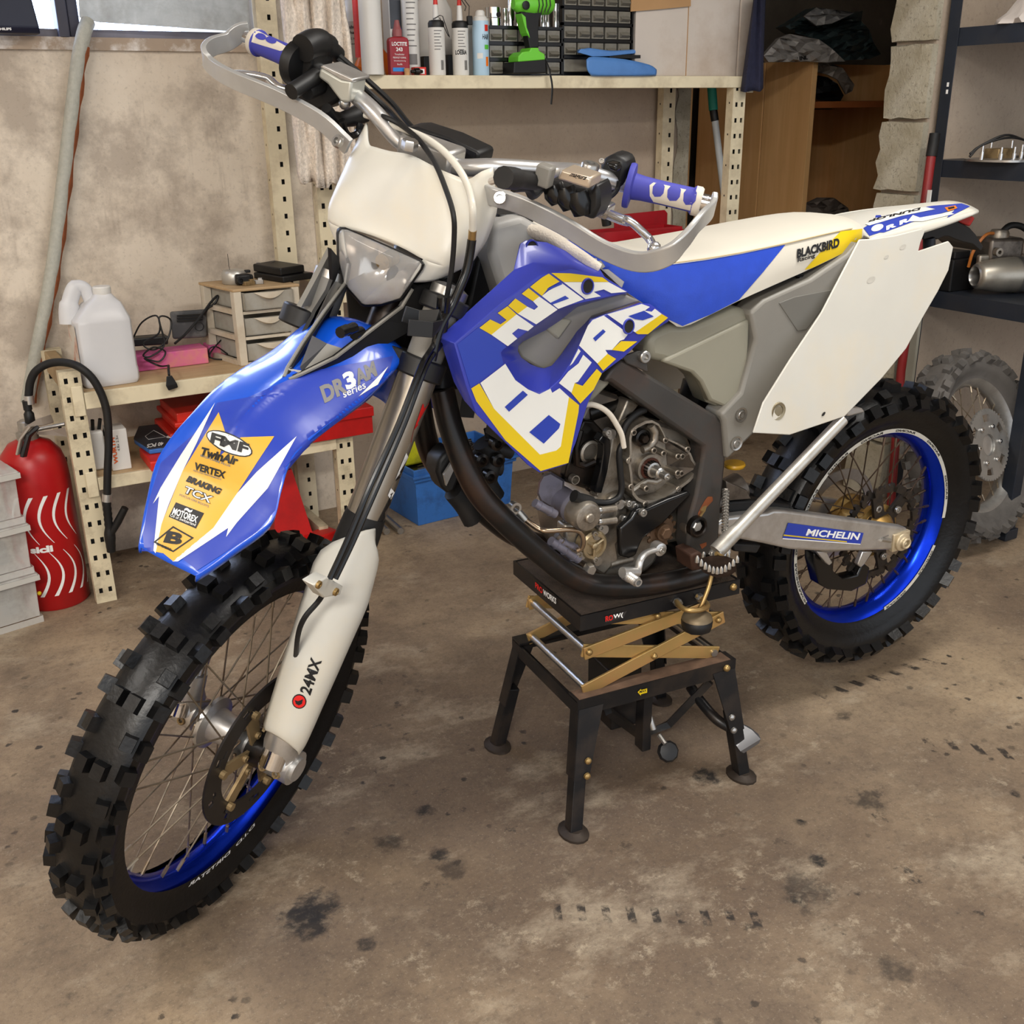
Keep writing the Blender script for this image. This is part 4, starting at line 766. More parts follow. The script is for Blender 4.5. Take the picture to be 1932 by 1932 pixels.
def lring(k, x): return [spx(lc[0]+(p[0]-lc[0])*k, lc[1]+(p[1]-lc[1])*k, x) for p in lens_px]
b = MB(); b.loft([lring(1.0, 1.182), lring(.95, 1.190), lring(.8, 1.196), lring(.5, 1.2), lring(.1, 1.201)], True, False); ln = part(b, 'headlight_lens', M_lens, smooth=70)
b = MB(); b.loft([lring(1.03, 1.186), lring(.985, 1.188), lring(.97, 1.178), lring(1.04, 1.176)], True, False, loop=True); b.build('lens_seal', M_black, ln)
R0 = lring(.97, 1.18); bk = lambda k, d: [p-BW@SR@np.array([d, 0, 0]) for p in lring(k, 1.18)]
b = MB(); b.loft([R0, bk(.9, .012), bk(.7, .035), bk(.4, .05), bk(.05, .055)], True, False); rf = b.build('reflector', M_refl, ln, smooth=25)
bc = np.mean(np.array(bk(.1, .05)), 0); MB().tube([bc, bc+BW@SR@np.array([.03, .0, 0])], .012, 14).build('bulb_shield', M_dhub, rf)
# black lower cowl: two arms meeting at a white tip on the fender
b = MB()
up_ = [(778, 545, .056), (758, 579, .05), (700, 623, .04), (633, 674, .028), (570, 705, .012), (545, 716, .004)]; lo_ = [(850, 527, .1), (832, 580, .088), (765, 630, .066), (690, 672, .042), (645, 690, .03), (556, 722, .008)]
for f_ in (lambda p: p, mirror_s):
    A, B_ = [f_(sp(*p)) for p in up_], [f_(sp(*p)) for p in lo_]
    ins = (lambda s: -BW@SR@np.array([0, s*.006, 0]))(1 if f_ is not mirror_s else -1)
    b.loft([A, B_, [p+ins for p in B_], [p+ins for p in A]], False, False, loop=True)
cow = part(b, 'lower_cowl', M_black, smooth=30)
A = [sp(*p) for p in up_]; b = MB(); zl = BW@SR@np.array([.0, 0, .003])
for f_ in (lambda p: p, mirror_s): b.tube([f_(p) for p in A], .0028, 6)
b.build('cowl_edge', M_grey, cow)
part(MB().prism([sp(p[0], p[1], -.06) for p in qv((455, 370), (520, 450), (545, 560), (500, 690), (300, 1010), (170, 1330), (60, 1580), (0, 1650), (60, 1470), (240, 1130), (430, 800), (470, 690))], BW@SR@np.array([0, -.006, 0])), 'cowl_arm', M_black)
t_ = [sp(*p) for p in ((566, 692, .006), (589, 633, -.022), (617, 648, 0.0), (652, 659, .022), (570, 702, .008))]
MB().add([t_[0], t_[1], t_[2], t_[4]], [(0, 1, 2, 3)]).build('cowl_floor', mat('dark_grey_plastic', S(70, 70, 74), .5, var=.05), cow, smooth=0); MB().add([t_[2], t_[3], t_[4]], [(0, 1, 2)]).build('cowl_floor', M_grey, cow, smooth=0)
stick('white_tip', cow, [qv((20, 1600), (50, 1580), (110, 1580), (155, 1620), (110, 1650), (50, 1650))], M_bwhite, cow, 400, .002)
# front number side strip and black boot on the far side of the mask
part(MB().prism([sp(x, y, -.085) for x, y in ((626, 470), (630, 520), (592, 575), (568, 580), (600, 520))], BW@SR@np.array([0, -.008, 0])), 'cowl_side_strip', M_grey)
part(MB().tube([sp(590, 560, -.1), sp(573, 605, -.1)], .012, 14), 'rubber_strap', M_rub)
# black clutter between mask and clamp
part(MB().prism([spx(*p, 1.12) for p in ((648, 520), (690, 560), (770, 520), (850, 530), (835, 600), (800, 690), (745, 690), (700, 650), (655, 600))], -SFWW*.03), 'headlight_bracket', M_black, bevel=.004)
b = MB()
for p in qv((620, 1190), (690, 1170), (760, 1210)): b.tube([sp(*p[:2], .03), sp(p[0]-14, p[1]+6, .03)], .008, 10)
part(b, 'wire_connector', M_blackm)
pts = [sp(*p) for p in ((762, 592, .095), (790, 600, .11), (825, 598, .135), (832, 612, .14), (815, 622, .14), (770, 618, .115))]
part(MB().sweep(pts, SR_AX, .022, .004), 'cable_guide', M_black, bevel=.001)
# front fender
st = [(1.62, .047, .452, -.002), (1.6, .06, .466, .006), (1.578, .073, .483, .012), (1.536, .095, .514, .018), (1.512, .09, .548, .02), (1.482, .081, .577, .02), (1.437, .083, .594, .021), (1.384, .085, .602, .022), (1.306, .085, .607, .028), (1.218, .082, .626, .03), (1.175, .074, .6, .03), (1.16, .066, .55, .03), (1.175, .06, .5, .03)]
rows = []
for i, (x, wd, z, cr) in enumerate(st):
    sx = .35 if i > 9 else 0; f_ = lambda k: (x+(-cr*(1-k*k)*1.0 if i > 9 else 0), k*wd, z+(cr*(1-k*k) if i <= 9 else 0)+(.006*max(0, 1-abs(k)*5) if 3 < i < 9 else 0))
    rows.append([f_(0), f_(.16), f_(.4), f_(.7), f_(.92), (x, wd, z), (x, wd*.985, z-.011)])
fen = part(MB().grid(sgrid(rows, 4, 2)), 'front_fender', M_fblue, smooth=50, solid=.0035, off=-1)
stick('blue_sticker', fen, [qf((1130, 590), (1200, 470), (1370, 440), (1690, 300), (2080, 230), (2170, 210), (2140, 330), (1880, 560), (1720, 680), (1560, 870), (1520, 1060), (1420, 1180), (1090, 1395), (1010, 1330), (960, 1340), (910, 1290), (800, 1290), (790, 1200), (830, 990), (890, 800))], M_pblue, fen, 12)
stick('white_sticker', fen, [qf((1190, 470), (1090, 690), (1010, 850), (935, 1030), (895, 1140), (862, 1300), (850, 1285), (882, 985), (848, 1028), (890, 940), (1000, 760)), qf((1637, 655), (1420, 850), (1310, 970), (1180, 1160), (955, 1345), (985, 1345), (1262, 1160), (1250, 1210), (1310, 1130), (1480, 940))], M_pwhite, fen, 12, .0013)
stick('gold_sticker', fen, [qf((1210, 523), (1250, 640), (1215, 765), (1330, 660), (1515, 655), (1420, 800), (1310, 970), (1180, 1160), (960, 1345), (905, 1300), (862, 1292), (895, 1140), (1010, 850))], M_pgold, fen, 12, .0013)
ov = lambda a, b_, rx, ry, t0: [(a+rx*math.cos(t)*math.cos(t0)-ry*math.sin(t)*math.sin(t0), b_+rx*math.cos(t)*math.sin(t0)+ry*math.sin(t)*math.cos(t0)) for t in [k*math.pi/10 for k in range(20)]]
cx, cy = qf((1270, 695))[0]; stick('oval_badge', fen, [ov(cx, cy, 47, 18, .42)], M_ink, fen, 12, .0018); stick('oval_badge', fen, [ov(cx, cy, 44.5, 15.5, .42)], M_pwhite, fen, 12, .0022)
def fl_text(s, c0, c1, up, m, bold=.02, shear=0, lift=.0024): letters('fender_lettering', fen, s, qf(c0)[0], qf(c1)[0], up, m, fen, bold, shear, lift)
fl_text('FMF', (1165, 690), (1370, 755), (4, -19), M_ink, .05, 0, .003)
fl_text('TwinAir', (1105, 760), (1310, 815), (6, -16), M_ink, .045); fl_text('BIOFOAM PLUS', (1112, 765), (1275, 823), (1, -4), M_gink, .02)
fl_text('VERTEX', (1075, 838), (1245, 890), (3, -14), M_ink, .04); fl_text('PISTONS PERFORMANCE', (1072, 848), (1225, 897), (1, -3), M_gink, .01)
fl_text('BRAKING', (1030, 905), (1212, 978), (4, -12), M_ink, .06, .05); fl_text('TCX', (1010, 968), (1165, 1030), (5, -15), M_ink, .07, .05); fl_text('TCX', (1016, 966), (1163, 1027), (4, -13), M_pwhite, .01, .05, .003); fl_text('FOCUS ON BOOTS', (995, 985), (1155, 1050), (1, -4), M_gink, .01)
stick('black_sticker', fen, [qf((975, 1020), (1130, 1080), (1085, 1165), (935, 1100))], M_ink, fen, 12, .0018); fl_text('MOTOREX', (955, 1085), (1088, 1135), (4, -12), M_wink, .03); fl_text('Oil of Switzerland', (945, 1098), (1082, 1152), (2, -5), M_wink, .0); fl_text('~', (1020, 1068), (1060, 1082), (3, -7), M_wink, .03)
dm = qf((960, 1150), (1075, 1215), (960, 1295), (850, 1240)); dc = np.mean([p[:2] for p in dm], 0)
stick('diamond_badge', fen, [(dm, [tuple(dc+(np.array(p[:2])-dc)*.86) for p in dm])], M_ink, fen, 12, .0018); fl_text('B', (905, 1240), (1000, 1258), (9, -22), M_ink, .05, .0, .0022); fl_text('BLACKBIRD', (868, 1255), (950, 1290), (1, -5), M_ink, .03)
for s_, a, b_, m in (('DR', (612, 762), (656, 741), M_gink), ('3', (654, 738), (674, 729), M_pwhite), ('AM', (674, 729), (712, 709), M_gink)): letters('fender_lettering', fen, s_, a, b_, (-10, -31) if s_ != 'AM' else (-8, -28), m, fen, .05, 0, .0014)
letters('fender_lettering', fen, 'series', (648, 752), (690, 733), (-3, -13), M_pwhite, fen, .01, 0, .0014); stick('white_flash', fen, [[(676, 749), (732, 692), (712, 726)]], M_pwhite, fen, 12, .0014)
# ------------------------------------------------------------------ handlebar
GL0, GL1, GR0, GR1 = sp(1188, 350, .272), sp(1322, 381, .375), sp(572, 118, -.272), sp(480, 78, -.38)
bar = [GR1+unit(GR1-GR0)*.01, GR0, sp(640, 158, -.19), sp(700, 205, -.11), sl(1.075, -.05, .878), sl(1.08, 0, .872), sl(1.075, .05, .872), sl(1.062, .1, .885), sp(1040, 322, .165), sp(1100, 327, .215), GL0, GL1+unit(GL1-GL0)*.01]
hb = part(MB().tube(catmull(bar, 5), .0125, 14), 'handlebar', mat('silver_handlebar', S(206, 206, 206), .3, .8, var=.04))
part(MB().box(sl(1.07, 0, .872), (.05, .09, .045), R=BW@SR), 'bar_clamp', M_alu, bevel=.006)
def grip(p0, p1, s):
    p0, p1 = np.array(p0), np.array(p1); d = p1-p0; L_ = np.linalg.norm(d); d = d/L_
    g_ = part(MB().lathe(p0, d, [(.0315, -.004), (.0325, 0), (.0315, .004), (.019, .006), (.0175, .02), (.0168, L_*.5), (.0172, L_-.014), (.0205, L_-.011), (.0205, L_-.003), (.018, L_)], 26), 'grip', M_gripb, smooth=35)
    MB().lathe(p0, d, [(.0172, L_-.012), (.0209, L_-.010), (.0209, L_-.002), (.0184, L_+.001)], 26).build('grip_end', M_gripw, g_); MB().lathe(p1, d, [(.0125, -.004), (.0125, .016)], 18).build('bar_end', M_chrome, g_); return g_
gL = grip(GL0, GL1, 1); gR = grip(GR0, GR1, -1)
qh = Q(900, 270, 4.025); qr = Q(370, 40, 5.8545)
rnd = lambda x0, y0, x1, y1, sk=0: [(x0+(x1-x0)*a+sk*b_, y0+(y1-y0)*b_) for a, b_ in ((.2, 0), (.8, 0), (1, .25), (.97, .75), (.75, 1), (.25, 1), (.03, .75), (0, .25))]
stick('grey_grip_panel', gL, [qh((1310, 320), (1340, 300), (1690, 378), (1655, 520), (1340, 445), (1312, 400))], M_gripw, gL, 8, .0006)
for x0, x1, k in ((1338, 1428, 0), (1450, 1552, 22), (1572, 1672, 44)): stick('grip_pad', gL, [qh(*[(x, y+k) for x, y in rnd(x0, 308, x1, 405+k*.4, -12)])], M_gripb, gL, 8, .0012)
stick('grey_grip_panel', gR, [qr((640, 110), (690, 110), (1050, 310), (930, 330), (610, 230))], M_gripw, gR, 8, .0006)
for x, y in ((715, 175), (830, 215)): stick('grip_pad', gR, [qr(*ov(x, y, 62, 34, .3))], M_gripb, gR, 8, .0012)
def guard_bar(pts, bolt, s):
    P_ = catmull([sp(*p) for p in pts], 5); gd = part(MB().sweep(P_, BW@SR@np.array([.25, 0, 1.0]), .028, .008), 'hand_guard', mat('aluminium_hand_guard', S(186, 186, 184), .36, .5, var=.06, scale=25) if s > 0 else bpy.data.materials['aluminium_hand_guard'], bevel=.002)
    n_ = SFWW*.95+BW@SR@np.array([0, .3*s, 0]); MB().capbolt(sp(*bolt), n_, .0095, .007).build('guard_bolt', M_steel, gd); return gd
guard_bar(((917, 366, .108), (935, 372, .128), (985, 388, .17), (1060, 424, .24), (1140, 472, .31), (1205, 494, .365), (1255, 484, .4), (1290, 455, .415), (1320, 418, .42), (1343, 395, .412), (1346, 376, .405)), (943, 374, .14), 1)
guard_bar(((658, 277, -.118), (645, 265, -.13), (600, 225, -.17), (520, 183, -.245), (440, 150, -.33), (400, 126, -.39), (386, 104, -.41), (400, 88, -.42), (430, 78, -.42), (452, 62, -.41), (470, 58, -.4)), (640, 268, -.122), -1)
# left controls
YS = BW@SR@np.array([0, 1, 0]); ZS = BW@SR@np.array([0, 0, 1])
XS = BW@SR@np.array([1.0, 0, 0])
def xat(pts, y): c_ = np.mean([p[:2] for p in pts], 0); return w2s(sp(c_[0], c_[1], y))[0]
def sprism(pts, y, t, name, m, parent=None, dx=0, **k):                         # outline across the bars, t thick to the rear
    x = xat(pts, y)+dx; return part(MB().prism([spx(p[0], p[1], x) for p in pts], -XS*t), name, m, parent, **k)
cov = qh((520, 290), (580, 290), (700, 330), (860, 360), (900, 300), (930, 380), (930, 480), (880, 590), (830, 570), (740, 540), (600, 460), (520, 400), (470, 340))
pc = sprism(cov, .24, .05, 'clutch_perch', M_black, bevel=.006, smooth=40)
xr = xat(cov, .24)+.012
for k_, (p0, p1) in enumerate((((575, 320), (625, 455)), ((665, 335), (715, 500)), ((765, 365), (800, 545)))): part(MB().tube([spx(*q_[:2], xr-.012) for q_ in qh(p0, ((p0[0]+p1[0])/2, (p0[1]+p1[1])/2), p1)], [.014, .017, .012], 14), 'perch_rib', M_blackm, pc, smooth=60)
res = sprism(qh((640, 200), (865, 265), (850, 350), (605, 275)), .245, .04, 'fluid_reservoir', mat('bronze_silver_cover', S(196, 180, 160), .34, .6, var=.05), None, .02, bevel=.003)
letters('reservoir_lettering', res, 'magura', qh((690, 258))[0], qh((810, 288))[0], (2, -9), M_ink, res, .02, .2)
part(MB().capbolt(sp(*qh((850, 215))[0], .235), ZS, .013, .012), 'reservoir_cap', M_steel)
part(MB().capbolt(sp(*qh((890, 405))[0], .262), SFWW, .008, .012), 'perch_bolt', M_steel)
sw = sprism(qh((930, 170), (960, 110), (1030, 90), (1110, 110), (1140, 180), (1120, 240), (1110, 320), (1060, 380), (960, 390), (930, 300)), .25, .045, 'switch_housing', M_black, bevel=.008, smooth=40)
for p in ((950, 140), (1150, 185), (1085, 250)): MB().capbolt(sp(*qh(p)[0], .258), SFWW, .004, .004).build('switch_screw', M_steel, sw)
sprism(qh((980, 150), (1060, 165), (1060, 225), (1000, 200)), .262, .02, 'switch_button', M_blackm, sw, bevel=.003)
part(MB().tube(catmull([sp(*p[:2], .262) for p in qh((1080, 290), (1060, 360), (1010, 410), (960, 420))], 4), .0035, 8), 'switch_cable', M_black)
lv = catmull([sp(*p) for p in qh((930, 510, .262), (1000, 540, .27), (1100, 580, .285), (1170, 600, .3), (1240, 660, .315), (1310, 730, .33), (1345, 800, .345))], 4)
lev = part(MB().tube(lv, [.011]*4+[.0105]*8+[.0085]*13, 10, flat=.7).sphere(lv[-1], .0105, 12), 'clutch_lever', M_chrome if 0 else mat('polished_lever', S(214, 214, 214), .2, .9, var=.05), smooth=60)
part(MB().box(sp(*qh((960, 500))[0], .262), (.03, .024, .02), R=BW@SR), 'lever_pivot', M_steel, lev, bevel=.003)
part(MB().tube(catmull([sp(*p[:2], .2) for p in qh((470, 290), (380, 280), (290, 270), (200, 262))], 4), [.012]*8+[.014]*5, 12), 'hydraulic_boot', M_rub)
part(MB().tube([sp(*p) for p in qh((205, 262, .195), (150, 275, .18), (110, 290, .165))], .005, 8), 'hydraulic_hose', M_gripw)
part(MB().box(sp(*qh((515, 245))[0], .215), (.02, .022, .028), R=BW@SR), 'perch_clamp', M_grey, bevel=.003)
part(MB().tube(catmull([sp(*p[:2], .19) for p in qh((480, 350), (420, 400), (380, 340), (280, 340))], 4), .006, 8), 'wiring', M_black)
# right controls
th = sprism(qr((1010, 560), (1060, 380), (1180, 270), (1250, 240), (1290, 300), (1290, 500), (1200, 640), (1080, 670), (1020, 640)), -.245, .055, 'throttle_housing', M_black, bevel=.008, smooth=40)
part(MB().lathe(sp(*qr((1080, 450))[0], -.26), sp(572, 118, -.272)-sp(480, 78, -.38), [(.026, 0), (.034, .004), (.034, .012), (.03, .02)], 24), 'throttle_drum', M_black, th)
part(MB().tube(catmull([sp(*p[:2], -.235) for p in qr((1180, 300), (1300, 240), (1400, 250), (1480, 300), (1560, 370))], 4), [.02]*8+[.018]*4+[.013]*5, 14), 'cable_elbow', M_black)
res2 = sprism(qr((1370, 510), (1600, 640), (1720, 660), (1690, 900), (1600, 900), (1450, 700), (1340, 620)), -.165, .04, 'fluid_reservoir', mat('pale_grey_reservoir', S(190, 190, 180), .4, .5, var=.04), bevel=.004)
part(MB().prism([spx(*p[:2], xat(qr((1370, 510), (1600, 640), (1690, 900)), -.165)+.003) for p in qr((1360, 508), (1400, 480), (1735, 640), (1725, 680), (1600, 655))], -XS*.046), 'reservoir_lid', M_alu, res2, bevel=.002)
part(MB().sphere(sp(*qr((1640, 910))[0], -.155), .009, 12), 'reservoir_bolt', M_steel, res2)
pr = sprism(qr((1020, 770), (1060, 730), (1330, 580), (1480, 680), (1590, 760), (1580, 880), (1440, 960), (1330, 1000), (1200, 920), (1060, 850)), -.215, .05, 'brake_perch', M_black, bevel=.008, smooth=40)
for a, c_ in (((1050, 780), (1330, 600)), ((1220, 790), (1420, 690)), ((1420, 870), (1540, 740))): part(MB().tube([sp(*q_[:2], -.205) for q_ in qr(a, c_)], .0115, 14), 'perch_rib', M_black, pr)
lv = catmull([sp(*p) for p in qr((1060, 770, -.25), (900, 720, -.27), (820, 650, -.285), (760, 630, -.295), (600, 600, -.32), (440, 590, -.35), (350, 590, -.365))], 4)
part(MB().tube(lv, [.0085]*12+[.0095]*13, 10, flat=.7).sphere(lv[-1], .0115, 12), 'brake_lever', bpy.data.materials['polished_lever'], smooth=60)
b = MB().tube([sp(*p[:2], -.17) for p in qr((1440, 960), (1500, 1060), (1600, 1090), (1720, 1060), (1840, 1010))], [.008, .01, .011, .014, .016], 12); part(b, 'hose_guide', M_black)
part(MB().tube(catmull([sp(*p[:2], -.15) for p in qr((1610, 1100), (1650, 1220), (1700, 1270), (1780, 1240), (1820, 1130))], 4), .0055, 8), 'cable_loop', M_blackm)
for dx in (0, 10): part(MB().tube(catmull([sp(*p) for p in ((640-dx*.2, 105+dx*.7, -.225), (690-dx, 148+dx, -.18), (740-dx, 195+dx, -.13), (770-dx*1.5, 232, -.09), (800-dx, 262, -.05))], 5), .0042, 8), 'throttle_cable', M_black)
# speedometer
sp_m = sprism([p for p in Q(600, 0, 2.927)((470, 705), (540, 702), (720, 760), (885, 838), (890, 860), (880, 912), (800, 900), (640, 845), (560, 790))], .0, .05, 'speedometer', M_black, bevel=.004); stick('display', sp_m, [Q(600, 0, 2.927)((560, 722), (715, 768), (875, 845), (868, 872), (700, 800), (570, 752))], mat('dark_screen', S(34, 34, 38), .25, var=0), sp_m, 60)
part(MB().hexbolt(sp(772, 282, .0), ZS, .012, .014), 'steering_nut', M_steel)
# cables over the mask
bk_ = [sp(p[0], p[1], y) for p, y in zip(qm((430, 5), (540, 30), (640, 60), (760, 120), (870, 200), (970, 300), (1090, 480), (1180, 690), (1262, 950), (1272, 1180), (1245, 1500), (1190, 1800)), (-.13, -.1, -.075, -.05, -.02, .01, .045, .075, .108, .115, .118, .118))]
part(MB().tube(catmull(bk_, 5), .0038, 8), 'front_cable', M_black)
wk = [sp(p[0], p[1], y) for p, y in zip(qm((440, 30), (540, 65), (680, 120), (830, 178), (1000, 250), (1170, 370), (1310, 530), (1400, 700), (1445, 900), (1445, 1110)), (-.12, -.1, -.07, -.04, 0, .04, .075, .1, .125, .128))]
part(MB().tube(catmull(wk, 5), .0052, 10), 'brake_line', mat('clear_hose', S(206, 202, 190), .3, var=.03)); e0 = wk[-1]; e1 = sp(*qm((1438, 1200))[0], .128); part(MB().tube([e0, e1], .0058, 10), 'brass_ferrule', M_gold)
part(MB().tube(catmull([e1]+[sp(p[0], p[1], y) for p, y in zip(qm((1420, 1330), (1390, 1480), (1330, 1640), (1250, 1820)), (.13, .132, .132, .13))]+[sp(830, 620, .13), sp(815, 680, .135)], 5), .0066, 10), 'brake_line_sleeve', M_blackm)
# ------------------------------------------------------------------ tank, shrouds, seat, tail
xz = lambda p: w2b(p)[[0, 2]]
def shroud_plane():
    pts = [((157, 870), .2), ((835, 1890), .175), ((1850, 680), .128), ((1090, 285), .15), ((340, 1440), .2)]; A = []; y_ = []
    for p, y in pts: v = w2b(bp(*q4(p)[0], y)); A.append([1, v[0], v[2]]); y_.append(y)
    return np.linalg.lstsq(np.array(A), np.array(y_), rcond=None)[0]
SPL = shroud_plane()
def onsh(p, d=0):
    y = .16
    for _ in range(6): v = w2b(bp(p[0], p[1], y)); y = SPL[0]+SPL[1]*v[0]+SPL[2]*v[2]+d
    return bp(p[0], p[1], y)
V = dict(a=(32, 825, -.028), b=(157, 872), c=(540, 545), d=(830, 340), e=(1090, 285), f=(1350, 345), u1=(1090, 240, -.02), u2=(780, 230, -.03), u3=(625, 290, -.035), t1=(680, 80, -.045), t2=(725, 52, -.045), t3=(890, 70, -.045), t4=(1290, 250, -.03), k1=(70, 930, -.03), k2=(150, 1180, -.03), k3=(235, 1330, -.025), k4=(250, 1205), g=(335, 1440))
pt = lambda n: onsh(q4(V[n][:2])[0], V[n][2] if len(V[n]) > 2 else 0)
inner = [(1530, 468), (1480, 482), (1270, 530), (1120, 560), (960, 605), (800, 730), (640, 850), (560, 895), (525, 950), (550, 1040), (640, 1160), (740, 1235), (830, 1272), (905, 1240), (1000, 1150), (1080, 1020), (1150, 880), (1235, 690), (1340, 648), (1500, 600), (1640, 552)]
lower = [(1710, 560), (1865, 668), (1855, 700), (1690, 800), (1500, 985), (1330, 1110), (1270, 1230), (1215, 1350), (1120, 1660), (1050, 1832), (835, 1898), (740, 1835), (550, 1645), (335, 1440), (250, 1205)]
b = MB(); outl = [(157, 872), (540, 545), (830, 340), (1090, 285), (1350, 345)]
mv, mf = tri([q4(*(outl+inner+lower))], 900); b.add([onsh(p) for p in mv], mf)
for f_ in (('a', 'b', 'c', 'd', 'u2', 'u3'), ('d', 'e', 'f', 'u1', 'u2'), ('u3', 'u2', 'u1', 'f', 't4', 't3', 't2', 't1'), ('a', 'k1', 'k2', 'k3', 'g', 'k4', 'b')): b.add([pt(n) for n in f_], [tuple(range(len(f_)))])
wall_in = [(1520, 490, -.025), (1470, 495, -.03), (1270, 545, -.035), (1130, 585, -.04), (1000, 690, -.04), (880, 770, -.04), (700, 860, -.04), (665, 895, -.04), (662, 935, -.04), (690, 985, -.04), (760, 1035, -.04), (820, 1060, -.04), (870, 1068, -.04), (930, 1045, -.04), (1000, 960, -.04), (1060, 875, -.04), (1130, 770, -.04), (1235, 668, -.035), (1345, 632, -.03), (1500, 588, -.025), (1625, 545, -.02)]
wi = [onsh(q4(p[:2])[0], p[2]) for p in wall_in]; wo = [onsh(p[:2]) for p in q4(*inner)]; b.grid([wo, wi])
def flipb(mb): r = MB(); r.v = [tuple(mirror_b(p)) for p in mb.v]; r.f = [tuple(reversed(f)) for f in mb.f]; r.m = list(mb.m); return r
shr = part(b, 'radiator_shroud', M_bblue, smooth=32, merge=True, solid=.0035, bevel=.0025)
part(flipb(b), 'radiator_shroud', M_bblue, smooth=32, merge=True, solid=.0035)
YL = [[(355, 750), (440, 683), (522, 722), (570, 688), (500, 632), (578, 578), (650, 643), (450, 805)], [(583, 575), (640, 517), (735, 582), (660, 638)], [(690, 480), (745, 435), (830, 502), (780, 540)], [(757, 425), (850, 352), (905, 320), (990, 383), (905, 430), (885, 455), (850, 497)], [(925, 315), (1080, 318), (1330, 350), (1380, 386), (1020, 386)],
      [(290, 1230), (355, 1190), (470, 1390), (640, 1560), (835, 1755), (965, 1722), (1000, 1690), (1065, 1297), (1145, 1362), (1140, 1420), (1060, 1820), (840, 1885), (560, 1640), (330, 1330)], [(1085, 1268), (1110, 1187), (1172, 1210), (1285, 1075), (1325, 1112), (1260, 1240), (1155, 1350)], [(1405, 925), (1478, 855), (1607, 857), (1500, 938)], [(1290, 1032), (1370, 955), (1438, 997), (1335, 1090)], [(1590, 787), (1640, 750), (1800, 640), (1850, 670), (1690, 800), (1610, 800)]]
WL = [[(450, 805), (650, 643), (785, 738), (740, 775), (662, 755), (613, 795), (655, 835), (580, 895)], [(660, 638), (735, 582), (790, 608), (820, 583), (780, 540), (830, 502), (975, 605), (805, 722)], [(850, 497), (905, 455), (1010, 397), (1182, 524), (980, 600)], [(1022, 388), (1380, 388), (1522, 465), (1400, 475), (1340, 445), (1262, 465), (1318, 500), (1196, 522)],
      [(363, 1187), (560, 1035), (640, 1165), (740, 1238), (830, 1276), (918, 1232), (932, 1265), (990, 1228), (1065, 1297), (1000, 1690), (965, 1722), (835, 1755), (640, 1560), (470, 1390)], [(985, 1187), (1060, 1095), (1140, 1032), (1178, 963), (1245, 1025), (1135, 1178), (1110, 1187), (1085, 1265)], [(1070, 1052), (1140, 915), (1157, 935), (1095, 1030)], [(1145, 890), (1215, 732), (1250, 690), (1340, 652), (1470, 748), (1535, 797), (1500, 842), (1470, 852), (1405, 925), (1352, 925), (1372, 955), (1290, 1032)], [(1368, 643), (1500, 605), (1640, 560), (1706, 584), (1665, 614), (1720, 622), (1745, 598), (1800, 640), (1590, 785), (1510, 742)]]
BL = [[(890, 440), (1000, 393), (1014, 404), (910, 448)], [(917, 552), (1035, 495), (1066, 517), (930, 567)], [(555, 1377), (700, 1247), (739, 1281), (590, 1415)], [(750, 1577), (905, 1440), (997, 1512), (985, 1547), (865, 1668)], [(1255, 832), (1335, 761), (1356, 780), (1275, 857)], [(1535, 657), (1660, 614), (1738, 660), (1650, 690), (1590, 682)]]
fsh = lambda x, y, l: onsh((x, y), l)
for PL, nm, mm, lf in ((YL, 'yellow_lettering', M_yellow, .0012), (WL, 'white_lettering', M_pwhite, .0012), (BL, 'blue_lettering_gap', M_pblue, .0018)):
    for p in PL: stick(nm, shr, [q4(*p)], mm, shr, 300, lf, fn=fsh)
stick('blue_sticker', shr, [q4((180, 880), (350, 745), (570, 900), (515, 945), (545, 1030), (350, 1180), (285, 1225))], M_pblue, shr, 300, .0008, fn=fsh)
for p, r, d_ in (((762, 118), .0105, -.045), ((1205, 420), .0105, 0), ((1530, 738), .0105, 0)):
    cpt = onsh(q4(p)[0], d_); sn_ = unit(BW@np.array([-SPL[1], 1, -SPL[2]])); b = MB().lathe(cpt, sn_, [(r*1.25, .001), (r*1.15, .004), (r, .0036), (r*.85, -.003)], 20, caps=False); o = part(b, 'bolt_recess', M_bblue, shr); MB().lathe(cpt, sn_, [(r*.98, -.002), (r*.98, .0028)], 18).build('hole', M_void, shr)
# tank and inner plastics
plate(q4((860, 740), (1150, 560), (1480, 470), (1640, 540), (1250, 670), (1060, 900), (950, 1060), (860, 1090), (690, 990), (640, 900)), .115, .05, 'tank_side', M_grey, bevel=.004)
plate(q4((860, 745), (985, 660), (1100, 690), (985, 850)), .1185, .01, 'tank_step', M_olive, bevel=.004)
plate([(930, 420), (985, 405), (1045, 440), (1130, 505), (1150, 560), (1000, 600), (950, 560), (925, 480)], .085, .17, 'fuel_tank', mat('pale_grey_tank', S(162, 160, 156), .45, var=.05), bevel=.012, seg=3)
plate([(940, 405), (1000, 400), (1010, 420), (950, 425)], .06, .08, 'tank_cap', M_black, bevel=.004)
plate([(905, 470), (935, 440), (940, 520), (960, 600), (900, 660), (870, 640)], .04, .08, 'steering_lock_block', M_black, bevel=.006)
plate([(1090, 690), (1130, 680), (1155, 700), (1150, 725), (1110, 765), (1080, 750)], .1, .06, 'lower_duct', M_olive, bevel=.004)
air = plate(q6((1290, 235), (1330, 190), (1420, 150), (1540, 150), (1770, 55), (1850, 65), (1870, 105), (1850, 360), (1810, 540), (1720, 626), (1640, 590), (1590, 470), (1545, 425), (1370, 362), (1300, 350)), .112, .06, 'air_box', M_olive, bevel=.014, seg=3)
part(MB().prism(pl(q6((1380, 362), (1400, 340), (1860, 120), (1850, 360), (1800, 535), (1720, 610), (1640, 575), (1590, 470), (1540, 420)), .118), -YB*.02), 'air_box_cover', M_olive, air, bevel=.012)
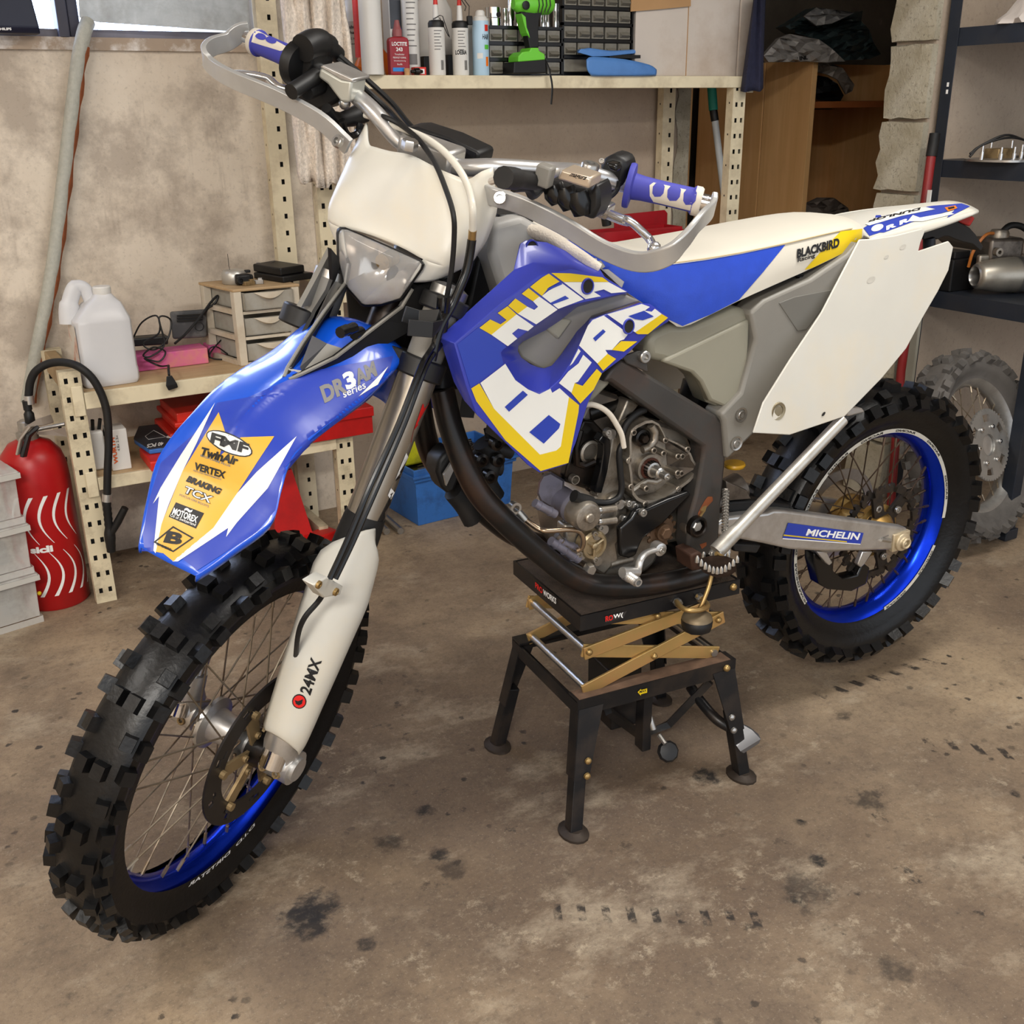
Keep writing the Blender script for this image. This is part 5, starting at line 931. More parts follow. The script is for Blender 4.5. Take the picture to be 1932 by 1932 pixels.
sub = plate([(1416, 590), (1442, 566), (1530, 527), (1600, 480), (1622, 455), (1560, 590), (1490, 690), (1445, 760), (1424, 818), (1372, 868), (1366, 795), (1360, 782), (1398, 742), (1426, 640)], .128, .05, 'subframe_cover', M_grey, bevel=.006)
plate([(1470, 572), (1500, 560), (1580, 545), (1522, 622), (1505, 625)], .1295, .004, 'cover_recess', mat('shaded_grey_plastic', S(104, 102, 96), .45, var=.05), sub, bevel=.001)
for p in ((1397, 782), (1388, 836)): MB().lathe(bp(*p, .128), YB, [(.012, -.001), (.0135, .003), (.0105, .002), (.0095, -.001)], 18, caps=False).capbolt(bp(*p, .124), YB, .0088, .006).build('cover_bolt', M_steel, sub)
plate([(1480, 505), (1560, 478), (1600, 470), (1530, 520), (1460, 560), (1400, 590), (1400, 575)], .09, .1, 'under_seat', M_black, bevel=.004)
part(MB().tube(catmull([bp(*p, .1) for p in qc((560, 1600), (660, 1560), (720, 1500), (690, 1480))], 4), .006, 8), 'under_seat_cable', M_black); part(MB().tube([bp(*qc((790, 1510))[0], .1), bp(*qc((850, 1460))[0], .1)], .008, 10), 'seat_bolt', M_steel)
# seat
E_ = [(1000, 431), (1060, 447), (1130, 470), (1200, 487), (1262, 497), (1330, 488), (1400, 476), (1483, 459), (1560, 441), (1608, 431), (1627, 430)]; B_ = [(1003, 437), (1108, 488), (1188, 556), (1258, 602), (1287, 617), (1340, 594), (1395, 567), (1462, 537), (1530, 507), (1590, 478), (1624, 455)]
ye = [.05, .07, .088, .1, .108, .112, .114, .114, .108, .1, .08]; yb = [.052, .085, .105, .12, .126, .128, .13, .128, .12, .112, .085]; rows = []
for e, b0, y1, y2 in zip(E_, B_, ye, yb):
    e3, b3 = w2b(bp(*e, y1)), w2b(bp(*b0, y2)); m3 = (e3+b3)/2+np.array([0, .006, 0]); cz_ = e3[2]+.014
    half = [(e3[0], 0, cz_+.003), (e3[0], y1*.55, cz_), (e3[0], y1*.88, e3[2]+.007), tuple(e3), tuple(e3*.88+m3*.12+np.array([0, .002, 0])), tuple(m3), tuple(b3)]
    rows.append([bl(x, -y, z) for x, y, z in half[:0:-1]]+[bl(*p) for p in half])
seat = part(MB().grid(smooth_rows(rows, 3, 2)), 'seat', M_vwhite, smooth=55)
stick('blue_side_cover', seat, [[(1042, 443), (1130, 473), (1200, 490), (1262, 500), (1330, 491), (1400, 479), (1481, 462), (1440, 512), (1393, 566), (1340, 593), (1287, 615), (1258, 601), (1188, 555), (1128, 507), (1105, 478)]], M_vblue, seat, 16, .0012)
stick('yellow_side_cover', seat, [[(1585, 437), (1626, 432), (1625, 448), (1590, 477), (1530, 506), (1517, 509), (1545, 478)]], M_yellow, seat, 16, .0012)
letters('seat_lettering', seat, 'BLACKBIRD', (1502, 488), (1582, 466), (-1, -17), M_ink, seat, .05, .02, .002); letters('seat_lettering', seat, 'Racing', (1503, 497), (1536, 487), (-1, -9), M_ink, seat, .03, .05, .002)
part(MB().tube(catmull([bp(*p, y) for p, y in zip(E_[4:10], [.112, .116, .118, .118, .112, .104])], 4), .0012, 5), 'seat_seam', mat('seam_thread', S(190, 170, 130), .8, var=0), seat)
sw_ = [(990, 431, .075), (1030, 446, .09), (1080, 475, .11), (1130, 506, .128)]; part(MB().tube(catmull([bp(*p) for p in sw_], 4), [.005+.007*math.sin(math.pi*(.25+.6*i/12)) for i in range(13)], 10), 'worn_foam_edge', mat('worn_seat_foam', S(214, 204, 190), .95, bump=.5, bscale=300), seat)
# rear side panels
pn = [(1622, 452), (1645, 451), (1690, 444), (1741, 431), (1745, 438), (1737, 458), (1733, 474), (1790, 455), (1799, 466), (1790, 510), (1770, 550), (1741, 600), (1710, 658), (1665, 713), (1594, 786), (1490, 821), (1421, 817), (1440, 760), (1490, 680), (1550, 590)]
def ypan(p): return .128+.00009*(p[1]-450)-.0001*(p[0]-1622)
nb = MB().prism([bp(*p, ypan(p)) for p in pn], -YB*.004)
panel = part(nb, 'side_panel', M_bwhite, smooth=30, bevel=.0018); part(flipb(nb), 'side_panel', M_bwhite, smooth=30, bevel=.0018)
cpt = hit(panel, 1468, 776, 0); b = MB().lathe(cpt, YB, [(.017, -.001), (.016, .002), (.011, .001), (.0095, -.004)], 22, caps=False).lathe(cpt, YB, [(.0095, -.004), (.0095, .0008), (.006, .001)], 16); part(b, 'panel_bolt', mat('greasy_bolt', S(150, 140, 116), .4, .6, var=.2), panel)
stick('slot_hole', panel, [ov(1553, 781, 5, 2.2, -.9)], M_void, panel, 60, .0012)
for p, r in (((1643, 528), 9), ((1703, 466), 7), ((1672, 485), 5)): stick('scuff', panel, [ov(*p, r, r*.55, -.6)], mat('scuff_mark', S(190, 186, 176), .5, var=.1, scale=60), panel, 60, .0009)
# rear fender
Nn = [(1640, 447, .1), (1700, 432, .1), (1750, 419, .096), (1800, 408, .086), (1846, 396, .062)]; rows = []; fl_ = []
for i, p in enumerate(Nn):
    v = w2b(bp(*p)); zc_ = v[2]+.012; rows.append([bl(v[0], k*v[1], v[2]+.012*(1-k*k)) for k in (-1, -.7, -.35, 0, .35, .7, 1)]); lo = [(1640, 456), (1700, 452), (1748, 438), (1796, 422), (1845, 403)][i]; fl_.append(bp(*lo, p[2]+.006))
rf_ = part(MB().grid(smooth_rows(rows, 4, 2)), 'rear_fender', M_bwhite, smooth=60, solid=.004, off=-1); nb = MB().grid(smooth_rows([[r[-1], r[-1]*.5+f*.5+YB*.002, f] for r, f in zip(rows, fl_)], 4, 2)); part(nb, 'fender_flank', M_bwhite, rf_, smooth=60, solid=.003); part(flipb(nb), 'fender_flank', M_bwhite, rf_, smooth=60, solid=.003)
qt = Q(1640, 0, 4.6)
stick('blue_sticker', rf_, [[(1629, 431), (1660, 411), (1700, 398), (1760, 389), (1832, 383), (1843, 387), (1790, 399), (1720, 420), (1650, 446), (1640, 446)]], M_pblue, rf_, 14, .001)
stick('white_sticker', rf_, [[(1632, 424), (1700, 397), (1746, 392), (1764, 396), (1700, 409), (1640, 427)], [(1712, 419), (1722, 407), (1735, 412), (1790, 402), (1800, 405), (1740, 419)]], M_pwhite, rf_, 14, .0016)
letters('fender_lettering', rf_, 'DUNLOP', (1737, 393), (1640, 416), (-2, 5), M_ink, rf_, .05, 0, .0022); letters('fender_lettering', rf_, 'R R', (1672, 436), (1716, 419), (0, -8), M_wink, rf_, .05, 0, .0016)
stick('round_badge', rf_, [ov(1655, 431, 12, 6, -.35)], M_pwhite, rf_, 14, .0016); stick('orange_triangle', rf_, [[(1782, 393), (1802, 389), (1806, 394), (1788, 400)]], M_orange, rf_, 14, .0016); stick('orange_triangle', rf_, [[(1787, 393.5), (1799, 391), (1801, 394), (1790, 397)]], M_ink, rf_, 14, .002)
qe = Q(1740, 380, 6.9)
part(MB().prism([bp(*p[:2], .05) for p in qe((440, 230), (640, 180), (695, 215), (625, 330), (510, 280))], -YB*.1), 'tail_light', mat('red_tail_lens', S(150, 24, 28), .2, var=.1, coat=.5), bevel=.003)
part(MB().prism([bp(*p[:2], .05) for p in qe((10, 480), (30, 400), (130, 330), (440, 250), (620, 340), (700, 430), (800, 590), (760, 650), (660, 560), (530, 530), (440, 500), (350, 460), (290, 455), (200, 500), (180, 490), (130, 470), (20, 500))], -YB*.09), 'licence_bracket', M_black, bevel=.004)
part(MB().tube([bp(*p[:2], .04) for p in qe((90, 470), (90, 640))], .012, 10), 'exhaust_hanger', M_navy)
# ================================================================== scissor lift under the motorbike
LA = np.array([.9964, -.0852, 0]); SA = np.array([.0852, .9964, 0]); LN = np.array([.948, 1.406, 0])
q8 = Q(880, 1000, 3.22); UZ = np.array([0, 0, 1.0])
def lp(x, y, off=0.0):                                                          # crop pixel on the lift's long near side, off metres further in
    px, py = q8((x, y))[0]; r = ray(px, py); n = SA; s = ((LN+SA*off-CP)@n)/(r@n); return CP+r*s
def ls(x, y, off=0.0):                                                          # on its short left side
    px, py = q8((x, y))[0]; r = ray(px, py); n = LA; s = ((LN+LA*off-CP)@n)/(r@n); return CP+r*s
lift = thing('scissor_lift', 'black motorcycle scissor lift with gold scissor arms standing on four legs under the bike', 'lift', (1.13, 1.54, 0))
M_lb = mat('black_lift_paint', S(22, 22, 24), .36, .2, var=.15, dirt=S(70, 58, 48), dscale=11, damt=.4); M_mat = mat('gritty_rubber_mat', S(74, 62, 52), .9, var=.25, scale=60, bump=.4, bscale=300); M_arm = mat('yellow_zinc_arm', S(196, 164, 104), .36, .7, var=.18, scale=14, dirt=S(196, 120, 92), dscale=7, damt=.5)
RL = np.stack([LA, SA, UZ], 1); cen = LN+LA*.175+SA*.14
def lbox(l0, l1, s0, s1, z0, z1, mb=None): 
    mb = mb or MB(); return mb.box(LN+LA*(l0+l1)/2+SA*(s0+s1)/2+UZ*(z0+z1)/2, (l1-l0, s1-s0, z1-z0), R=RL)
PT = .434
b = lbox(0, .35, 0, .004, PT-.03, PT); lbox(0, .35, .276, .28, PT-.03, PT, b); lbox(0, .004, .004, .276, PT-.03, PT, b); lbox(.346, .35, .004, .276, PT-.03, PT, b); lbox(.004, .346, .004, .276, PT-.012, PT-.006, b)
plat = part(b, 'platform', M_lb, lift, smooth=0); part(lbox(.006, .344, .006, .274, PT-.006, PT-.0005), 'rubber_mat', M_mat, lift, smooth=0)
def lbolt(x, y, off, m=M_gold, r=.0075, parent=lift): p = lp(x, y, off); MB().lathe(p, -SA, [(r, 0), (r*.9, .004), (r*.5, .0065), (.0, .007)], 14).build('bolt', m, parent)
lbolt(1620, 345, -.001)
ft = .262
b = lbox(-.004, .352, -.002, .002, ft-.034, ft); lbox(-.004, .352, .002, .034, ft-.004, ft, b); part(b, 'frame_rail', M_lb, lift, smooth=0)
b = lbox(-.004, .352, .278, .282, ft-.034, ft); lbox(-.004, .352, .246, .278, ft-.004, ft, b); part(b, 'frame_rail', M_lb, lift, smooth=0)
for l in (-.004, .348): b = lbox(l, l+.004, .002, .278, ft-.034, ft-.006); lbox(l if l > 0 else l+.004, l+.03 if l < 0 else l+.004, .002, .278, ft-.038, ft-.034, b); part(b, 'frame_end', M_lb, lift, smooth=0)
part(lbox(.0, .34, .0, .033, ft, ft+.0012), 'rusty_top_film', mat('rusty_dust', S(96, 74, 58), .9, var=.3, scale=30, bump=.3), lift, smooth=0)
lbolt(1580, 838, -.003)
# legs
for l, s, fx, fy in ((.012, .012, .915, 1.372), (.012, .268, .935, 1.70), (.336, .012, 1.31, 1.347), (.336, .268, 1.35, 1.672)):
    t = LN+LA*l+SA*s+UZ*(ft-.02); f_ = np.array([fx, fy, .006]); d = f_-t; k = .56; sx = 1 if l < .1 else -1; sy = 1 if s < .1 else -1
    b = MB(); m1 = t+d*k
    for e0, e1 in (((.0, -.001*sy), (.052*sx, .002*sy)), ((-.001*sx, 0), (.002*sx, .03*sy))):
        c0 = [t+LA*a+SA*c_ for a, c_ in ((e0[0]-.014*sx, e0[1]-.014*sy), (e1[0]-.014*sx, e0[1]-.014*sy), (e1[0]-.014*sx, e1[1]-.014*sy), (e0[0]-.014*sx, e1[1]-.014*sy))]; c1 = [p+d*k for p in c0]
        if e1[0]*sx > .03: c1[1] = c1[1]-LA*.02*sx; c1[2] = c1[2]-LA*.02*sx
        b.loft([c0, c1])
    lg = part(b, 'leg', M_lb, lift, smooth=0); z_ = unit(d); x_ = unit(LA-z_*(LA@z_)); y_ = np.cross(z_, x_)
    MB().box(t+d*.7, (.026, .026, np.linalg.norm(d)*.6), R=np.stack([x_, y_, z_], 1)).build('inner_leg', M_lb, lg, smooth=0, bevel=.002)
    MB().lathe((fx, fy, 0), UZ, [(.036, 0), (.036, .005), (.028, .007), (.02, .012)], 14, sq=.75).build('foot_plate', mat('worn_foot', S(54, 46, 40), .6, .4, var=.3), lg, smooth=30)
    if s < .1:
        for kk in (.42, .54): MB().lathe(t+d*kk-SA*.0155+LA*.012*sx, -SA, [(.007, 0), (.0063, .004), (.003, .0065), (0, .007)], 12).build('bolt', M_gold if l < .1 else M_steel, lg)
# scissor arms
def arm_bar(a, c_, off, wd=.026):
    pa, pc_ = a+SA*off, c_+SA*off; return part(MB().sweep([pa-unit(pc_-pa)*.011, pc_+unit(pc_-pa)*.011], np.cross(SA, unit(pc_-pa)), wd, .005), 'scissor_arm', M_arm, lift, smooth=0, bevel=.001)
nm = .02; ll = lp(735, 965, nm); mr = lp(1535, 540, nm); lr = lp(1510, 750, nm); ml = lp(745, 740, nm); ur = lp(1440, 470, nm); ul = mr+(ml-ur)
for o_ in (0, .232):
    arm_bar(ll, mr, o_); arm_bar(lr, ml, o_+.006); arm_bar(ml, ur, o_); arm_bar(mr, LN+LA*.03+SA*nm+UZ*(PT-.02), o_+.006)
for p in (ll, mr, lr, ml): part(MB().cyl(p, p+SA*.24, .0075, 12), 'cross_rod', M_steel, lift)
for x, y in ((745, 740), (1140, 765), (1160, 520), (1530, 545)): lbolt(x, y, nm-.003, M_gold, .0068)
# pump, pedal and release
part(lbox(.13, .2, .1, .2, .1, ft-.03), 'hydraulic_pump', M_lb, lift, bevel=.004); part(lbox(.155, .175, .02, .05, .09, ft-.03), 'pump_bracket', M_lb, lift, smooth=0, bevel=.002)
part(MB().tube([lp(860, 1100, .05), lp(1060, 1250, .1), lp(1230, 1180, .1), lp(1480, 920, .06)], .01, 4), 'pump_strut', M_lb, lift, smooth=0)
part(MB().tube([lp(1110, 1130, .03), lp(1135, 1210, .02)], .007, 12), 'pump_piston', M_steel, lift); part(MB().tube([lp(1170, 1245, .02), lp(1210, 1300, .0)], .005, 8), 'release_screw', M_steel, lift)
part(MB().lathe(lp(1225, 1345, 0), unit(np.array([-.3, -.8, .5])), [(.006, -.012), (.02, -.01), (.022, 0), (.018, .006), (.008, .008)], 10), 'release_knob', M_black, lift)
pe = part(MB().tube(catmull([lp(1360, 950, .1), lp(1430, 1050, .06), lp(1520, 1150, .02), lp(1600, 1200, 0)], 4), .011, 12), 'pedal_lever', M_lb, lift)
b = MB().loft([[lp(1570, 1195, .01), lp(1640, 1160, .01), lp(1660, 1172, -.0), lp(1590, 1225, .0)], [lp(1610, 1255, -.01), lp(1720, 1195, -.01), lp(1735, 1215, -.02), lp(1625, 1290, -.02)], [lp(1640, 1310, -.03), lp(1775, 1240, -.03), lp(1788, 1270, -.045), lp(1665, 1345, -.045)], [lp(1665, 1340, -.04), lp(1782, 1272, -.04), lp(1778, 1295, -.045), lp(1685, 1356, -.045)]]); part(b, 'pedal', mat('worn_pedal', S(110, 110, 112), .42, .7, var=.15), pe, smooth=40, bevel=.003)
# tie-down hook with black knob
part(MB().tube(catmull([lp(1490, 270, -.03), lp(1470, 350, -.035), lp(1435, 440, -.04), lp(1415, 480, -.04)], 4), .0042, 10), 'hook_rod', M_gold, lift)
part(MB().tube(catmull([lp(1275, 430, -.002), lp(1300, 465, -.03), lp(1350, 488, -.05), lp(1420, 485, -.055), lp(1465, 462, -.045), lp(1445, 430, -.02), lp(1400, 400, -.002)], 5), .005, 10), 'u_bolt', M_gold, lift)
for x, y in ((1275, 435), (1408, 405)): part(MB().hexbolt(lp(x, y, -.001), -SA, .0085, .012), 'nut', M_steel, lift)
b = MB().lathe(lp(1400, 555, -.04)-UZ*.004, UZ, [(.026, -.012), (.029, -.008), (.03, .004), (.027, .01)], 9); kn = part(b, 'clamp_knob', M_black, lift, smooth=50); MB().lathe(lp(1400, 555, -.04)+UZ*.006, UZ, [(.029, 0), (.027, .006), (.014, .014), (.005, .016)], 22).build('dished_washer', mat('dull_brass_washer', S(120, 106, 84), .5, .6), kn)
# stickers
def lbl(s, f_, p0, p1, up, m, parent, b_=.03): a, c_ = f_(*p0), f_(*p1); letters3('lift_lettering', s, a, c_-a, UZ*up, m, parent, b_)
lbl('PRO', lambda x, y: ls(x, y, -.0015), (418, 350), (462, 390), .0125, M_rink, plat); lbl('WORKS', lambda x, y: ls(x, y, -.0015), (466, 394), (545, 452), .0125, M_wink, plat)
lbl('RO', lambda x, y: lp(x, y, -.0022), (845, 557), (890, 547), .011, M_rink, plat); lbl('W(', lambda x, y: lp(x, y, -.0022), (892, 547), (952, 533), .011, M_wink, plat)
MB().add([lp(x, y, -.001) for x, y in ((838, 527), (975, 492), (955, 530), (845, 563))], [(0, 1, 2, 3)]).build('torn_sticker', mat('dark_torn_sticker', S(44, 40, 40), .6), plat, smooth=0)
MB().add([lp(x, y, -.0035) for x, y in ((1040, 985), (1060, 965), (1060, 972), (1098, 962), (1098, 988), (1060, 998), (1060, 1007))], [tuple(range(7))]).build('max_arrow', M_yellow, lift, smooth=0); lbl('MAX', lambda x, y: lp(x, y, -.004), (1052, 992), (1094, 981), .0055, M_ink, lift, .02)
# ================================================================== things on and around the shelving
SZ = 1.376
def at(px, py, y): return gy(px, py, y)
def can(name, label, cat, px, z0, r, h, prof, m, y=2.95, group=None, n=24):
    x = at(px, 140, y)[0]; o = MB().lathe((x, y, z0), UZ, prof, n).build(name, m, None, smooth=40, label=label, cat=cat, group=group); return o, x
def band(o, x, y, z0, z1, r, m, a0=-math.pi, a1=0.0, name='label_band', n=20):     # printed band round a can
    return MB().grid([[(x+r*math.cos(a), y+r*math.sin(a), z) for a in [a0+(a1-a0)*i/n for i in range(n+1)]] for z in (z0, z1)]).build(name, m, o, smooth=60)
def wrap(o, s, x, y, z, h, r, ac, aw, m, bold=.02, vert=False, name='lettering'):   # lettering round a can: centre angle ac, half width aw
    v, f = text2d(s, bold); pts = []
    for a, b_ in v:
        if vert: a, b_ = 1-b_, a
        t = ac-aw+2*aw*a; pts.append((x+r*math.cos(t), y+r*math.sin(t), z+h*b_))
    return MB().add(pts, f).build(name, m, o, smooth=0)
AC = -math.pi/2-.35                                                            # the side of a can that faces the camera
# grey spray can with white cap
o, x = can('spray_can', 'grey lubricant spray can with white cap at the left end of the high shelf', 'spray can', 676, SZ, .03, .2, [(.03, 0), (.031, .004), (.031, .135), (.029, .14)], mat('beige_grey_can', S(176, 168, 158), .4, var=.03), 3.02); MB().lathe((x, 3.02, SZ+.14), UZ, [(.03, 0), (.03, .05), (.027, .055)], 24).build('cap', M_white, o, smooth=40)
for k, (s, h) in enumerate((('Lubrifiant', .009), ('chaines', .008), ('AC Xtreme', .005), ('Nettoyant', .005))): wrap(o, s, x, 3.02, SZ+.122-k*.014, h, .0316, AC-.1, .7, M_ink)
# red and white cartridge tube
o, x = can('cartridge_tube', 'tall red and white cartridge tube standing on the high shelf', 'tube', 704, SZ, .03, .3, [(.03, 0), (.0305, .004), (.0305, .3), (.02, .31)], M_white, 2.9); band(o, x, 2.945, SZ+.045, SZ+.3, .0308, M_redp, AC-1.2, AC+.35);
for px, yy, t in ((678, 3.0, -1), (727, 3.0, 1)):
    p = at(px, 120, yy); MB().tube([(p[0]-.012*t, yy, SZ+.075), (p[0]-.004*t, yy-.006, SZ+.05), (p[0]+.006*t, yy-.008, SZ+.025), (p[0]+.004*t, yy, SZ+.003)], [.006, .02, .024, .008], 12, flat=.5).build('funnel', M_orange, None, label='orange plastic funnel half hidden %s the red and white tube' % ('left of' if t < 0 else 'right of'), cat='funnel')
# additive carton with a blue print
x = at(748, 140, 3.04)[0]; o = MB().box((x, 3.04, SZ+.12), (.05, .05, .24)).build('additive_carton', M_white, None, smooth=0, bevel=.003, label='white carton with dark picture and blue print behind the red bottle', cat='box')
MB().bx((x-.023, 3.0135, SZ+.125), (x+.012, 3.0149, SZ+.2)).build('picture', mat('dark_picture', S(62, 66, 74), .5, var=.3), o, smooth=0); MB().bx((x+.002, 3.0125, SZ+.095), (x+.022, 3.0145, SZ+.128)).build('picture', M_pblue, o, smooth=0); letters3('lettering', 'OR', (x-.02, 3.0118, SZ+.097), (.03, 0, 0), (0, 0, .026), M_ink, o, .04)
o, x = can('radiator_liquid_tube', 'white cartridge with a black lettered top panel behind the red bottle', 'tube', 778, SZ, .025, .3, [(.025, 0), (.025, .3), (.018, .31)], M_white, 3.0); band(o, x, 3.0, SZ+.2, SZ+.232, .0254, M_ink, AC-.7, AC+.9); wrap(o, 'RADIATOR', x, 3.0, SZ+.217, .011, .0259, AC+.1, .6, M_wink, .03); wrap(o, 'LIQUID', x, 3.0, SZ+.204, .011, .0259, AC-.05, .45, M_wink, .03)
for k in range(9): wrap(o, 'lorem', x, 3.0, SZ+.19-k*.014, .004, .0254, AC+.1, .5, M_gink, .0, name='small_print') if 0 else MB().grid([[(x+.0254*math.cos(a), 3.0+.0254*math.sin(a), z) for a in [AC-.5+.1*i for i in range(12-(k*5) % 4)]] for z in (SZ+.19-k*.014, SZ+.193-k*.014)]).build('small_print', M_gink, o, smooth=0)
band(o, x, 3.0, SZ+.03, SZ+.058, .0254, M_gink, AC-.5, AC+.6)
# red threadlocker bottle
x, y = at(753, 140, 2.94)[0], 2.94; mrb = mat('dark_red_bottle', S(150, 24, 36), .3, var=.04)
o = MB().loft([[(x+sx*hw, y+sy*.012, z) for sx, sy in ((-1, -1), (1, -1), (1, 1), (-1, 1))] for hw, z in ((.029, SZ), (.03, SZ+.005), (.03, SZ+.088), (.027, SZ+.096), (.014, SZ+.1))]).build('threadlocker_bottle', mrb, None, smooth=0, bevel=.004, label='red threadlocker bottle with white lettering at the shelf edge', cat='bottle')
MB().lathe((x, y, SZ+.1), UZ, [(.0135, 0), (.0135, .018), (.011, .02), (.0085, .03), (.006, .042)], 14).build('cap', mat('greyed_red_cap', S(150, 84, 84), .5), o); MB().bx((x-.024, y-.0135, SZ+.01), (x+.012, y-.0122, SZ+.02)).build('blue_stripe', mat('cyan_blue_print', S(40, 130, 210), .4), o, smooth=0)
letters3('lettering', 'LOCTITE', (x-.024, y-.0136, SZ+.076), (.046, 0, 0), (0, 0, .01), M_wink, o, .03); letters3('lettering', '243', (x-.012, y-.0136, SZ+.062), (.02, 0, 0), (0, 0, .01), M_wink, o, .03)
for k, wd in enumerate((.03, .04, .036, .016)): letters3('lettering', ('Threadlocker', 'FREINFILET NORMAL', 'Schraubensicherung', 'bulk')[k], (x-wd/2-.002, y-.0136, SZ+.052-k*.0085), (wd, 0, 0), (0, 0, .0045), M_wink, o, .0)
x = at(768, 140, 2.92)[0]; MB().lathe((x, 2.92, SZ), UZ, [(.0075, 0), (.0085, .018)], 12).build('cork', mat('cork', S(196, 150, 104), .9, var=.2, scale=60), None, label='small beige cork standing at the shelf edge beside the red bottle', cat='cork')
p = at(785, 134, 2.925); MB().tube([(p[0]-.016, 2.925, SZ+.01), (p[0]-.004, 2.925, SZ+.01), (p[0]-.004, 2.925, SZ+.01), (p[0]+.008, 2.925, SZ+.01), (p[0]+.012, 2.925, SZ+.01), (p[0]+.02, 2.925, SZ+.01)], [.004, .005, .009, .01, .006, .004], 12).build('spark_plug', M_oily, None, label='dark spark plug lying on the shelf edge in front of a red box', cat='spark plug')
p = at(803, 134, 2.9); o = MB().box((p[0], 2.945, SZ+.011), (.036, .025, .022)).build('small_red_box', M_redp, None, smooth=0, bevel=.001, label='small red box with white print lying beside the spark plug', cat='box'); MB().bx((p[0]-.01, 2.9315, SZ+.004), (p[0]+.012, 2.9322, SZ+.017)).build('print', M_wink, o, smooth=0)
# big white jug
x = at(820, 140, 3.12)[0]; o = MB().loft([[(x+hw*math.cos(t)*min(1, 1.25/(abs(math.cos(t))+abs(math.sin(t)))), 3.12+hw*.75*math.sin(t)*min(1, 1.25/(abs(math.cos(t))+abs(math.sin(t)))), z) for t in [2*math.pi*i/24 for i in range(24)]] for hw, z in ((.058, SZ), (.062, SZ+.01), (.062, SZ+.175), (.06, SZ+.19), (.045, SZ+.215), (.042, SZ+.225), (.044, SZ+.24), (.044, SZ+.28))]).build('white_jug', mat('translucent_white_jug', S(218, 212, 204), .5, var=.05), None, smooth=50, label='large white plastic jug at the back of the high shelf', cat='jug')
x = at(815, 140, 3.03)[0]; MB().bx((x-.03, 3.02, SZ), (x-.005, 3.07, SZ+.055)).build('black_case', M_black, None, smooth=0, bevel=.003, label='black plastic case behind the leftmost silicone aerosol', cat='case')
x = at(863, 140, 3.03)[0]; MB().bx((x-.035, 3.02, SZ), (x+.045, 3.06, SZ+.06)).build('black_case', M_black, None, smooth=0, bevel=.003, label='black plastic case behind and between the silicone aerosols', cat='case')
# two silicone aerosols
for k, px in enumerate((826, 870)):
    o, x = can('silicone_aerosol', ('white silicone aerosol with black collar and red nozzle, folded trigger wire', 'white silicone aerosol with black collar and red nozzle, raised trigger wire')[k], 'aerosol', px, SZ, .024, .13, [(.0225, 0), (.0235, .003), (.0235, .125)], M_white, 2.935, 'silicone aerosols on the high shelf')
    MB().lathe((x, 2.935, SZ+.125), UZ, [(.0235, 0), (.0235, .012), (.02, .018), (.012, .02)], 20).build('collar', M_black, o, smooth=40); MB().lathe((x, 2.935, SZ+.144), UZ, [(.009, 0), (.0075, .03), (.0065, .04)], 12).build('nozzle', M_white, o); MB().lathe((x, 2.935, SZ+.184), UZ, [(.0068, 0), (.004, .034), (.003, .036)], 12).build('nozzle_tip', M_redp, o)
    w_ = [(x-.014, 2.925, SZ+.146), (x+.006, 2.92, SZ+.156), (x+.014, 2.92, SZ+.154), (x+.034, 2.92, SZ+.1), (x+.03, 2.92, SZ+.104), (x+.004, 2.92, SZ+.15)] if k == 0 else [(x+.012, 2.925, SZ+.17), (x+.014, 2.92, SZ+.18), (x-.014, 2.92, SZ+.215), (x-.012, 2.92, SZ+.222), (x+.024, 2.92, SZ+.182), (x+.022, 2.92, SZ+.15)]
    MB().tube(w_, .0012, 6).build('trigger_wire', M_ink, o)
    if k: MB().box((x+.024, 2.92, SZ+.145), (.015, .012, .024)).build('trigger_block', M_black, o, bevel=.002)
    for j in range(7): MB().grid([[(x+.0238*math.cos(a), 2.935+.0238*math.sin(a), z) for a in [AC-.4+.08*i for i in range(13-(j*3) % 5)]] for z in (SZ+.115-j*.008, SZ+.1175-j*.008)]).build('small_print', M_gink, o, smooth=0)
    if k: wrap(o, 'LOEBIA', x, 2.935, SZ+.055, .012, .0239, AC-.05, .75, M_ink, .04)
    for j in range(9): MB().grid([[(x+.0239*math.cos(AC+.35+j*.045), 2.935+.0239*math.sin(AC+.35+j*.045), z), (x+.0239*math.cos(AC+.37+j*.045), 2.935+.0239*math.sin(AC+.37+j*.045), z)] for z in (SZ+.014, SZ+.04)]).build('barcode_bar', M_ink, o, smooth=0)
x = at(890, 140, 3.0)[0]; MB().bx((x-.012, 2.99, SZ), (x+.012, 3.03, SZ+.14)).build('grey_carton', M_white, None, smooth=0, bevel=.002, label='narrow pale grey carton between a silicone aerosol and the blue spray can', cat='box')
o, x = can('blue_spray_can', 'pale blue and white hair spray can left of the small drawer cabinet', 'spray can', 908, SZ, .024, .16, [(.0225, 0), (.024, .003), (.024, .145), (.02, .152)], mat('pale_blue_can', S(178, 208, 230), .35, var=.02), 2.935); MB().lathe((x, 2.935, SZ+.152), UZ, [(.019, 0), (.019, .004), (.014, .008), (.013, .018), (.009, .022)], 18).build('cap', M_white, o, smooth=40)
band(o, x, 2.935, SZ+.137, SZ+.152, .0235, M_white, -math.pi, 0); band(o, x, 2.935, SZ+.118, SZ+.135, .0244, M_redp, AC+.4, AC+.95); wrap(o, 'HAIR', x, 2.935, SZ+.096, .014, .0244, AC+.55, .45, M_ink, .02); band(o, x, 2.935, SZ+.07, SZ+.082, .0245, mat('green_print', S(90, 190, 60), .4, var=0), AC+.35, AC+1.0); band(o, x, 2.935, SZ+.025, SZ+.05, .0244, M_orange, AC+.5, AC+.9); band(o, x, 2.935, SZ+.045, SZ+.06, .0244, M_white, AC-.6, AC+.1)
